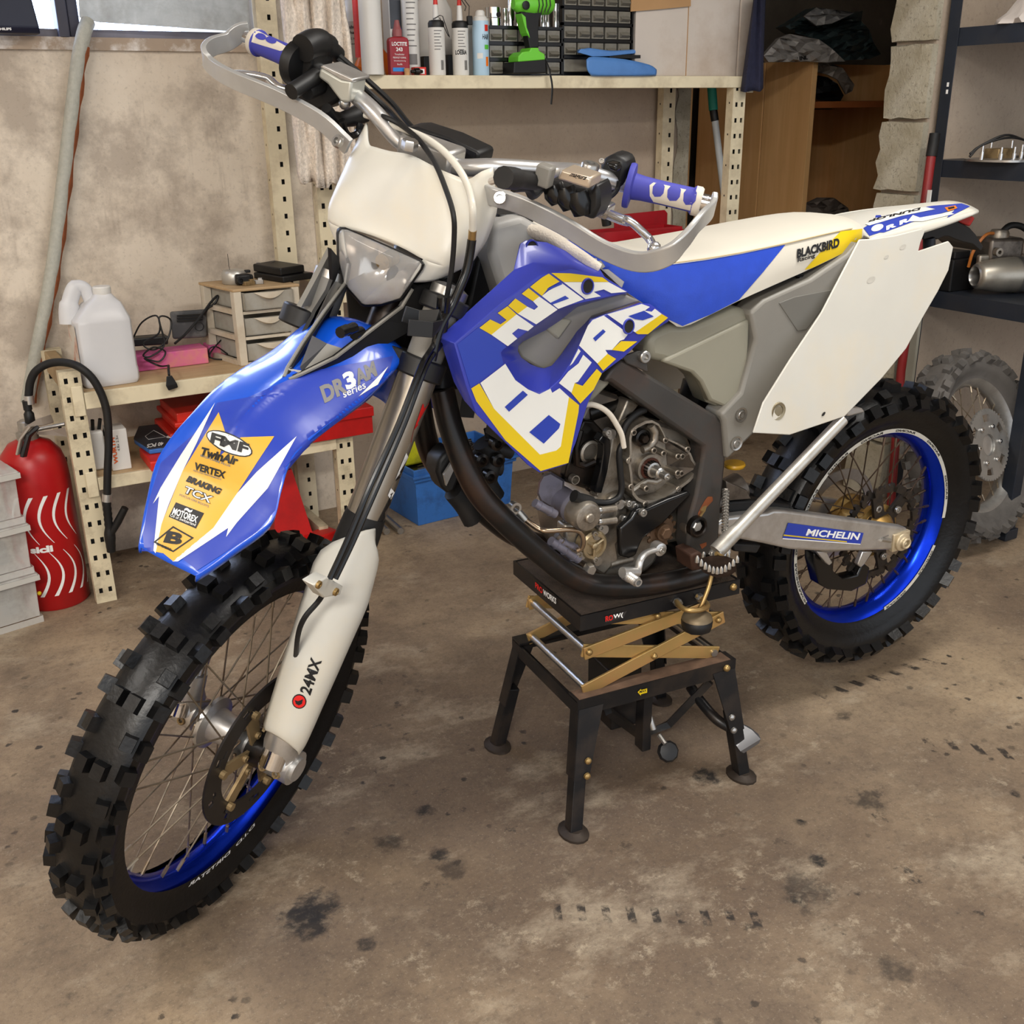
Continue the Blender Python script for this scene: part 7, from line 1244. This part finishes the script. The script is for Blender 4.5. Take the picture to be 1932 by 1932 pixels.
for k in range(26):
    a, b_ = rr2.uniform(.03, cw_-.03), rr2.uniform(.03, cd_-.05); r = rr2.uniform(.008, .016); d_ = unit((rr2.uniform(-1, 1), rr2.uniform(-1, 1), rr2.uniform(0, .6)))
    MB().lathe(tuple(Ck(a, b_, CZ*.86+.012)), d_, [(r, 0), (r, .03), (r*.6, .03), (r*.6, .022), (0, .022)], 12).build('crate_socket', M_oily if k % 4 else M_steel, None, label=('oily dark socket lying in the blue crate' if k % 4 else 'bare steel socket among the oily ones in the blue crate'), cat='socket', group='sockets in the blue crate')
MB().bx(Ck(.02, .02, .02), Ck(cw_-.02, cd_-.03, CZ*.86)).build('crate_fill', M_oily, None, smooth=0, label='oily tray of parts filling the blue crate', cat='tray') if 0 else MB().add([Ck(.02, .02, CZ*.84), Ck(cw_-.02, .02, CZ*.84), Ck(cw_-.02, cd_-.02, CZ*.84), Ck(.02, cd_-.02, CZ*.84)], [(0, 1, 2, 3)]).build('crate_liner', M_oily, crate, smooth=0)
yj = Ck(.07, .15, CZ*.86); o = MB().loft([[yj+cx_*x*k+cy_*y*k+UZ*z for x, y in ((-.055, -.03), (.055, -.03), (.055, .03), (-.055, .03))] for k, z in ((.95, 0), (1, .008), (1, .075), (.94, .088))]).build('yellow_can', mat('grubby_yellow_plastic', S(196, 196, 30), .5, var=.1, scale=12, dirt=S(96, 92, 40), dscale=10, damt=.7), None, smooth=0, bevel=.008, label='grubby yellow plastic container lying in the blue crate', cat='container'); MB().loft([[yj+cx_*x*k+cy_*y*k+UZ*z for x, y in ((-.055, -.03), (.055, -.03), (.055, .03), (-.055, .03))] for k, z in ((.97, .088), (.97, .13))]).build('upper_label', mat('orange_brown_label', S(176, 96, 52), .6, var=.4, scale=60), o, smooth=0, bevel=.004)
# ------------------------------------------------------------------ fire extinguisher and floor drawers at the left
ex = np.array([.232, 3.0, 0.0]); ER = .088
ext = MB().lathe(tuple(ex), UZ, [(ER-.004, 0), (ER, .006), (ER, .36), (ER*.97, .4), (ER*.86, .435), (ER*.62, .462), (ER*.3, .475)], 40).build('fire_extinguisher', mat('extinguisher_red', S(172, 16, 20), .36, var=.04, dirt=S(120, 40, 36), dscale=4, damt=.35), None, smooth=50, label='large red fire extinguisher with a black hose between floor drawers and bench', cat='fire extinguisher')
aw = -math.pi/2-.08
def curve_band(z0, z1, ang, fl_):                                               # tapering white crescents round the cylinder
    n = 14; rows = []
    for i in range(n+1):
        t = i/n; z = z0+(z1-z0)*t; a = aw+ang-(.33*math.sin(math.pi*min(1, t*.95+.02)))*fl_*(1 if fl_ > 0 else 1); wd = .055*((t if fl_ > 0 else 1-t))**.9+.008; rows.append([(ex[0]+(ER+.0006)*math.cos(a+s_*wd), ex[1]+(ER+.0006)*math.sin(a+s_*wd), z) for s_ in (-1, 0, 1)])
    return MB().grid(rows).build('white_crescent', M_wink, ext, smooth=0)
for k in range(5): curve_band(.2, .335, -.62+k*.42, 1); curve_band(.045, .175, -.45+k*.42, -1)
wrap(ext, 'sicli', ex[0], ex[1], .176, .02, ER+.0008, aw-.2, .33, M_wink, .05)
MB().lathe(tuple(ex+UZ*.472), UZ, [(.028, 0), (.028, .02), (.02, .024), (.02, .05), (.012, .055)], 20).build('valve', M_steel, ext, smooth=40)
M_bg = mat('beige_grey_handle', S(150, 138, 126), .5, var=.1)
MB().sweep([at(98, 790, 2.96), at(78, 796, 2.93), at(52, 806, 2.9), at(40, 830, 2.89), at(34, 858, 2.89)], (.6, .75, .3), .022, .006).build('squeeze_handle', M_bg, ext, bevel=.002); MB().sweep([at(70, 806, 2.91), at(54, 822, 2.895), at(44, 862, 2.892)], (.6, .75, .3), .024, .01).build('lower_handle', M_black, ext, bevel=.002)
MB().tube([at(62, 812, 3.0), at(122, 800, 2.98)], .005, 10).build('safety_pin', M_steel, ext); MB().loft([[at(50, 818, 2.99), at(95, 812, 2.98), at(122, 806, 2.97), at(128, 824, 2.97)], [at(50, 818, 3.01), at(95, 812, 3.02), at(122, 806, 3.01), at(128, 824, 3.01)]]).build('bracket_plate', M_bg, ext, smooth=0)
MB().lathe(tuple(at(56, 790, 2.98)), UZ, [(.011, -.012), (.013, -.008), (.013, .014), (.009, .02), (.009, .024), (.011, .025), (.011, .05)], 16).build('hose_fitting', M_black, ext); MB().tube([at(56, 762, 2.98), at(54, 746, 2.98)], .0125, 16).build('hose_ferrule', M_alu, ext)
hp = catmull([at(*p) for p in ((54, 748, 2.98), (57, 722, 2.975), (68, 700, 2.965), (92, 686, 2.95), (122, 684, 2.92), (152, 694, 2.885), (180, 722, 2.875), (200, 770, 2.872), (205, 830, 2.872), (203, 890, 2.872), (202, 935, 2.875))], 6)
MB().tube(hp, .0105, 14).build('hose', M_rub, ext); MB().tube([at(202, 932, 2.875), at(201, 946, 2.875)], .0125, 16).build('hose_ferrule', M_alu, ext)
b = MB(); n0, n1 = at(201, 946, 2.875), at(210, 1040, 2.89); b.tube([n0+(n1-n0)*k/20 for k in range(21)], [.0105+.0015*(k % 2) for k in range(12)]+[.014, .015, .015, .015, .014, .013, .013, .012, .012], 12); b.build('nozzle', M_rub, ext, smooth=30); MB().tube([at(208, 1010, 2.88), at(222, 985, 2.87), at(236, 958, 2.86)], [.009, .011, .01], 10).build('nozzle_trigger', M_black, ext)
# translucent drawers on the floor
fx, fy_ = gz(84, 1172, 0)[:2]; fb = thing('floor_drawer_stack', 'stack of three frosted plastic drawer boxes on the floor at the left edge', 'drawer unit', (fx-.12, fy_+.05, 0)); z = 0
fd0 = np.array([fx, fy_, 0]); FXd = unit(gz(0, 1198, 0)-gz(84, 1172, 0)); FYd = np.array([-FXd[1], FXd[0], 0]); FYd = FYd if FYd[1] > 0 else -FYd
Fk = lambda a, b_, z: fd0+FXd*a+FYd*b_+UZ*z
def fring(i, z): return [Fk(i, i, z), Fk(.3-i, i, z), Fk(.3-i, .2-i, z), Fk(i, .2-i, z)]
for k, (z0, z1) in enumerate(((0, .142), (.145, .285), (.288, .43))):
    o = MB().loft([fring(0, z0), fring(0, z0+.018)], True, False).loft([fring(.006, z0+.018), fring(.003, z1-.02)], True, False).loft([fring(-.004, z1-.02), fring(-.004, z1)], True, True).build('drawer_box', M_clear, fb, smooth=0, bevel=.002)
    MB().loft([fring(-.006, z1-.018), fring(-.006, z1-.004)], True, False).build('box_rim', mat('frosted_rim', S(206, 204, 198), .5, var=.04, alpha=.8), o, smooth=0, solid=.002)
    rr2 = random.Random(k+9)
    for j in range(5): MB().box(tuple(Fk(.06+.045*j, .07+.05*rr2.random(), z0+.045)), (.035, .05, .05+.03*rr2.random()), R=rotm(np.array([0, 0, 1.]), rr2.random())).build('stored_part', (M_black, M_steel, mat('dark_blue_grey_part', S(70, 78, 92), .6), M_cast)[j % 4], o, smooth=0, bevel=.004)
    if k == 0: MB().sphere(tuple(Fk(-.006, .02, .075)), .006, 8).build('yellow_latch', M_yellow, o)
# ================================================================== bench toolbox, broom, alcove, right-hand rack
WZ = .8055
tbx = thing('red_toolbox', 'open red cantilever toolbox with sockets on the workbench behind the seat', 'toolbox', (at(1330, 440, 2.98)[0], 3.0, WZ))
def rp(pts, y, t, name, m): return MB().prism([at(p[0], p[1], y) for p in pts], (0, t, 0)).build(name, m, tbx, smooth=0, bevel=.0012)
xa, xb = at(1262, 474, 2.93)[0], at(1432, 452, 2.93)[0]
b = MB()
for x0, x1, y0, y1, z1 in ((xa, xb, 2.922, 2.926, .83), (xa, xb, 3.076, 3.08, .842), (xa, xa+.004, 2.926, 3.076, .835), (xb-.004, xb, 2.926, 3.076, .838), (xa+.2, xa+.203, 2.926, 3.076, .83), (xa+.004, xb-.004, 2.926, 3.076, WZ+.004)): b.bx((x0, y0, WZ), (x1, y1, z1))
b.build('tray', M_tred, tbx, smooth=0)
x2, x3 = at(1125, 450, 3.05)[0], at(1286, 430, 3.05)[0]; b = MB()
for x0, x1, y0, y1 in ((x2, x3, 3.046, 3.05), (x2, x3, 3.146, 3.15), (x2, x2+.004, 3.05, 3.146), (x3-.004, x3, 3.05, 3.146), (x2+.004, x3-.004, 3.05, 3.146)): b.bx((x0, y0, .835), (x1, y1, .884 if x1-x0 < .01 or y1-y0 < .01 else .84))
b.build('upper_tray', M_tred, tbx, smooth=0)
MB().bx((x2+.03, 2.95, WZ), (x3-.06, 3.2, .834)).build('toolbox_body', M_tred, tbx, smooth=0, bevel=.002); rp([(1158, 406), (1253, 396), (1258, 402), (1257, 438), (1158, 446)], 3.19, -.005, 'lid', M_tred)
MB().sweep([at(1195, 452, 2.99), at(1240, 440, 3.02), at(1290, 436, 3.04)], UZ, .014, .003).build('cantilever_arm', M_tred, tbx)
for k, (px, py, r, h, d_) in enumerate(((1330, 462, .008, .04, (1, 0, .05)), (1345, 459, .009, .045, (1, .1, .05)), (1358, 458, .009, .03, (1, 0, 0)), (1394, 448, .01, .03, (0, 0, 1)), (1412, 452, .012, .02, (1, .4, .2)), (1273, 449, .01, .02, (1, .3, 0)))):
    p = at(px, py, 3.0); p[2] = WZ+.004+(0 if d_[2] == 1 else r); MB().lathe(tuple(p), d_, [(r, 0), (r, h*.6), (r*.8, h*.65), (r*.8, h), (r*.5, h), (r*.5, h*.7), (0, h*.7)], 14).build('socket', M_chrome if k in (1, 5) else M_oily, None, label=('leftmost dark socket lying in the red toolbox tray', 'bright chrome socket lying in the red toolbox tray', 'dark socket end to end with the chrome one in the toolbox', 'dark socket standing upright in the red toolbox', 'rightmost dark socket in the red toolbox', 'chrome socket by the grey plate in the toolbox')[k], cat='socket', group='sockets in the red toolbox')
MB().lathe(tuple(at(1246, 470, 2.9)), (-.3, -1, .35), [(.04, 0), (.045, .004), (.045, .012), (.025, .014), (.022, .006), (0, .006)], 24).build('grey_cover', mat('matte_grey_cover', S(176, 172, 168), .7, var=.1), None, label='round matte grey engine cover resting in the red toolbox', cat='cover')
MB().tube([at(1140, 395, 2.98), at(1145, 425, 2.98)], .016, 14).build('dark_bottle', M_black, None, label='dark cylinder standing at the left end of the red toolbox', cat='bottle')
# broom handle
pa, pb, pc_, pd = at(1343, 168, 3.2), at(1346, 208, 3.19), at(1349, 228, 3.185), at(1385, 520, 3.1)
o = MB().tube([pc_, pd, pd+(pd-pc_)*1.1], .0125, 14).build('broom_handle', mat('pale_grey_stick', S(190, 196, 198), .4, var=.04), None, label='pale grey broom handle with green grip leaning at the right shelf post', cat='broom'); d_ = unit(pa-pb); MB().tube([pb, pa, pa+d_*.06], .0165, 14).build('grip', mat('teal_grip', S(30, 130, 112), .5, var=.05), o); MB().tube([pc_, pb], .0145, 14).build('collar', M_black, o)
# bags on the cabinet
M_bagd = mat('dark_green_sack', S(52, 66, 68), .4, var=.2, scale=6, bump=.3, bscale=30); M_bagw = mat('grey_white_sack', S(168, 164, 160), .45, var=.12, scale=6, bump=.3, bscale=30); M_bagp = mat('pale_grey_sack', S(146, 146, 146), .4, var=.12, scale=6)
def crumple(pts, depth, y, seed, name, m, label=None, parent=None, cat='bag'):      # faceted crumpled sheet with bulk behind it
    rr = random.Random(seed); v, f_ = tri([pts], 17); cx = np.mean([p[0] for p in pts]), np.mean([p[1] for p in pts]); R = max(math.hypot(p[0]-cx[0], p[1]-cx[1]) for p in pts)
    b = MB(); fr = []
    for p in v:
        k = max(0, 1-math.hypot(p[0]-cx[0], p[1]-cx[1])/R); fr.append(at(p[0], p[1], y-depth*k**.7+rr.uniform(-.022, .022)*(k > .1)))
    n = len(fr); b.add(fr+[p+np.array([.02, depth*.8, 0]) for p in fr], list(f_)+[tuple(i+n for i in reversed(t)) for t in f_]); nb = len(pts)
    b.add([], []); b.f += [(i, (i+1) % nb, n+(i+1) % nb, n+i) for i in range(nb)]; b.m += [0]*nb
    return b.build(name, m, parent, smooth=18, **({} if parent else dict(label=label, cat=cat)))
sk = crumple([(1500, 40), (1540, 14), (1590, 20), (1612, 24), (1628, 20), (1625, 40), (1640, 56), (1648, 80), (1662, 102), (1640, 112), (1590, 114), (1570, 92), (1545, 75), (1500, 62), (1482, 50)], .1, 3.5, 2, 'feed_sack', M_bagd, 'crumpled dark green and grey sack on top of the pine cabinet')
crumple([(1500, 40), (1540, 14), (1590, 20), (1612, 24), (1600, 30), (1570, 44), (1540, 48), (1516, 30)], .03, 3.36, 4, 'sack_top', M_bagp, None, sk)
sk2 = crumple([(1441, 105), (1470, 72), (1490, 64), (1545, 74), (1570, 92), (1595, 116), (1560, 118), (1530, 116), (1450, 117)], .05, 3.34, 3, 'printed_sack', M_bagw, 'grey-white printed sack slumped on the front of the pine cabinet'); letters('sack_lettering', sk2, 'INNL', (1500, 116), (1524, 112), (0, -8), M_ink, sk2, .05); letters('sack_lettering', sk2, 'Dog food', (1562, 110), (1558, 92), (5, -2), M_gink, sk2, .0)
crumple([(1541, 120), (1560, 117), (1590, 128), (1612, 160), (1608, 172), (1596, 178), (1580, 150), (1560, 140), (1542, 136)], .03, 3.42, 7, 'hanging_sack', mat('worn_grey_sack', S(134, 126, 118), .5, var=.15, scale=12, dirt=S(60, 54, 50), dscale=20), 'worn grey sack drooping into the open pine cabinet')
crumple([(1541, 142), (1562, 146), (1580, 158), (1592, 180), (1585, 192), (1541, 188)], .03, 3.46, 9, 'black_bundle', M_black, 'black crumpled bundle on the shelf inside the pine cabinet', cat='bundle')
crumple([(1514, 415), (1522, 385), (1545, 374), (1575, 374), (1600, 392), (1606, 412), (1570, 425), (1520, 428)], .04, 3.46, 12, 'rag_heap', mat('grey_beige_rag', S(112, 102, 94), .9, var=.2, scale=14), 'heap of grey-beige rags inside the pine cabinet above the seat', cat='rags')
# dark sheet behind the bags
# red handled tool by the rack
a0, a1 = gx(1764, 252, 2.8), gx(1757, 295, 2.79); d_ = unit(a1-a0); o = MB().tube([a1, gx(1744, 390, 2.775), gx(1700, 700, 2.74), gx(1680, 960, 2.72)], .014, 12).build('red_handled_tool', mat('dark_red_handle', S(130, 34, 34), .4, var=.15), None, label='dark red pole with a black end cap leaning beside the black rack', cat='pole'); MB().tube([a0, a1], [.016, .0165], 14).build('end_cap', M_rub, o); MB().box(tuple(gx(1752, 378, 2.76)), (.006, .012, .06)).build('pale_sticker', M_white, o)
MB().box(tuple(gx(1720, 640, 2.8)), (.012, .05, .8)).build('pale_batten', mat('pale_batten', S(150, 146, 132), .8), None, smooth=0, label='narrow pale batten standing against the right wall behind the rear tyre', cat='batten')
# rack contents: exhaust on the lowest board, engine parts, battery, cloth
RB = .7255
def rx(px, py, x): return gx(px, py, x)
e0, e1 = rx(1826, 540, 2.93), rx(1990, 530, 3.3); e0 = np.array([2.925, 2.02, RB+.066]); ed = unit(np.array([.93, -.36, .0])); M_ti = mat('satin_titanium', S(176, 170, 158), .4, .75, var=.08, scale=12, dirt=S(110, 98, 84), dscale=10, damt=.5)
ctr = rx(1838, 538, 2.9); e0 = np.array(ctr); e0[2] = max(e0[2], RB+.056)
su = unit(np.cross(ed, UZ)); rg = lambda c, ru, rz: [c+su*ru*math.cos(t)+UZ*rz*math.sin(t) for t in [2*math.pi*i/28 for i in range(28)]]
mf = MB().loft([rg(e0, .036, .036), rg(e0+ed*.012, .043, .042), rg(e0+ed*.07, .053, .052), rg(e0+ed*.13, .056, .055), rg(e0+ed*.42, .058, .055)], True, False).build('exhaust_muffler', M_ti, None, smooth=40, solid=.002, label='satin metal exhaust muffler lying on the lowest board of the black rack', cat='exhaust')
MB().loft([rg(e0, .036, .036), rg(e0-ed*.004, .03, .03), rg(e0+ed*.006, .026, .026), rg(e0+ed*.1, .024, .024)], True, False).build('outlet_tube', M_steel, mf, smooth=40); MB().lathe(tuple(e0+ed*.03), ed, [(.023, 0), (.023, .01)], 24).build('outlet_bore', M_void, mf)
MB().loft([rg(e0+ed*.128, .057, .056), rg(e0+ed*.142, .0585, .0575), rg(e0+ed*.145, .058, .057)], True, False).build('muffler_band', M_steel, mf, smooth=40); MB().sphere(tuple(e0+ed*.155-su*-.0-UZ*.03-np.array([.0, .047, 0])), .006, 10).build('rivet', M_chrome, mf)
bt = MB().bx((2.87, 2.2, RB), (2.99, 2.29, RB+.1)).build('motorcycle_battery', M_black, None, smooth=0, bevel=.004, label='black battery with a lead terminal at the back of the lowest rack board', cat='battery'); MB().bx((2.885, 2.21, RB+.1), (2.96, 2.28, RB+.122)).build('battery_top', M_black, bt, smooth=0, bevel=.003); MB().lathe((2.972, 2.22, RB+.1), UZ, [(.01, 0), (.01, .016), (.005, .018)], 12).build('terminal', M_steel, bt)
cb = thing('carburettor', 'dusty grey carburettor with an orange hose behind the muffler', 'carburettor', (3.12, 2.1, RB)); cc = rx(1895, 480, 3.0)
cc = np.array([cc[0]+.03, cc[1]+.05, RB+.125])
MB().box(tuple(cc), (.12, .1, .075), R=rotm(np.array([0, 0, 1.]), -.3)).build('body', M_castd, cb, bevel=.01); MB().lathe(tuple(cc+np.array([.0, 0, .03])), UZ, [(.03, 0), (.03, .02), (.024, .03)], 18).build('cover', M_cast, cb); MB().box(tuple(cc-np.array([.02, .03, .035])), (.16, .02, .05), R=rotm(np.array([0, 0, 1.]), -.3)).build('flange', M_cast, cb, bevel=.006)
for dx in (-.06, .03): MB().lathe(tuple(cc+np.array([dx, -.05, .0])), (-.3, -1, 0), [(.013, -.01), (.013, .006), (.006, .006), (.006, -.01)], 14).build('lug', M_cast, cb)
MB().tube(catmull([cc+np.array(v) for v in ((-.1, .02, -.05), (-.1, .01, 0), (-.07, 0, .045), (-.03, 0, .05), (0, 0, .035))], 5), .005, 8).build('orange_hose', mat('orange_brown_hose', S(170, 100, 40), .4), cb); MB().tube(catmull([cc+np.array(v) for v in ((.0, 0, .04), (.03, -.01, .07), (.08, -.02, .065), (.14, -.03, .03))], 5), .01, 10).build('black_hose', M_rub, cb)
# middle board: dished metal part with studs and a loop of cable
mp = thing('studded_part', 'oily metal part with upright studs and wires on the middle rack board', 'engine part', (2.98, 2.05, 1.1205)); mc = gz(1880, 304, 1.1215)
MB().lathe(tuple(mc), UZ, [(.1, 0), (.1, .006), (.07, .008)], 26, sq=.7).build('base_plate', M_steel, mp); MB().box(tuple(mc+np.array([.02, .01, .02])), (.07, .05, .03)).build('brown_block', M_dhub, mp, bevel=.003)
for k, (dx, dy, h) in enumerate(((-.07, 0, .045), (-.045, -.045, .035), (0, -.055, .035), (.04, -.05, .04), (.06, 0, .05), (.02, .04, .045))): MB().lathe(tuple(mc+np.array([dx, dy, .006])), UZ, [(.006, 0), (.006, h*.5), (.0035, h*.52), (.0035, h)], 10).build('stud', M_chrome, mp)
for k in range(2): MB().tube(catmull([mc+np.array(v) for v in ((-.11, .01, .015+.008*k), (-.08, .0, .045), (-.02, -.03, .065+.008*k), (.06, -.03, .06), (.14, -.03, .04))], 5), .0035, 6).build('wire', M_rub, mp)
MB().lathe(tuple(np.array([3.1, 1.98, 1.1205])), UZ, [(.04, 0), (.04, .09)], 22, caps=False).build('clear_jar', M_clear, None, smooth=50, label='clear jar at the right on the middle rack board', cat='jar')
# top board: crumpled white cloth
rr3 = random.Random(8); c0 = np.array([2.97, 2.1, 1.4905]); b = MB(); n = 20
b.loft([[c0+np.array([r*math.cos(2*math.pi*i/n)*(1+.16*math.sin(i*2.3+k)), r*.8*math.sin(2*math.pi*i/n)*(1+.14*math.cos(i*1.7+k)), z]) for i in range(n)] for k, (r, z) in enumerate(((.13, 0), (.128, .012), (.1, .03), (.07, .07), (.05, .1), (.015, .115)))]); b.build('white_cloth', mat('white_cloth', S(200, 192, 186), .95, var=.06, bump=.3), None, smooth=60, label='crumpled white cloth on the top board of the black rack', cat='cloth')
# spare wheel leaning under the lowest board
wc = gx(1832, 842, 2.735); wy = unit(np.array([.12, -.92, .3])); wx = unit(np.cross(UZ, wy)); wz = np.cross(wy, wx); M_dusty = mat('dusty_grey_tyre', S(92, 88, 84), .9, var=.15, scale=12, dirt=S(50, 48, 46), dscale=8, damt=.6)
spw = thing('spare_wheel', 'dusty spare motorbike wheel with a bare sprocket leaning under the black rack', 'wheel', (2.95, 2.03, 0))
SWF = lambda x, y, z: wc+wx*x+wy*y+wz*z
M_barerim = mat('bare_alu_rim', S(168, 166, 162), .38, .7, var=.1, scale=20, dirt=S(120, 112, 100), dscale=14, damt=.5)
c, X, Y, Z, P, srim, sty = wheel('spare', SWF, .298, .207, .028, [(-.044, .225), (-.053, .244), (-.051, .262), (-.039, .275), (0, .281), (.039, .275), (.051, .262), (.053, .244), (.044, .225)], .014, .026, 34, 32, .031, M_dusty, M_barerim, M_spoke, (.015, .024, .037, .274, .05, .263, .95, 0), spw)
MB().lathe(c-Y*.06, Y, [(.02, 0), (.05, .004), (.05, .012), (.032, .02), (.03, .09), (.055, .1), (.055, .11), (.02, .112)], 24).build('hub', M_alu, spw, smooth=40)
mb = MB(); n = 50; ys = .058
for i in range(n):
    a = 2*math.pi*i/n; d = math.pi/n; mb.add([P(.092, ys, a-d), P(.103, ys, a-d), P(.109, ys, a-d*.4), P(.109, ys, a+d*.4), P(.103, ys, a+d), P(.092, ys, a+d)], [(0, 1, 2, 3, 4, 5)])
    if i % 8 not in (3, 4, 5): mb.add([P(.07, ys, a-d), P(.092, ys, a-d), P(.092, ys, a+d), P(.07, ys, a+d)], [(0, 1, 2, 3)])
    mb.add([P(.033, ys, a-d), P(.07, ys, a-d), P(.07, ys, a+d), P(.033, ys, a+d)], [(0, 1, 2, 3)])
ss = mb.build('sprocket', M_barerim, spw, smooth=0, solid=.006, merge=True)
for k in range(6): MB().capbolt(P(.058, ys+.001, k*math.pi/3), Y, .007, .006).build('sprocket_bolt', M_chrome, ss)
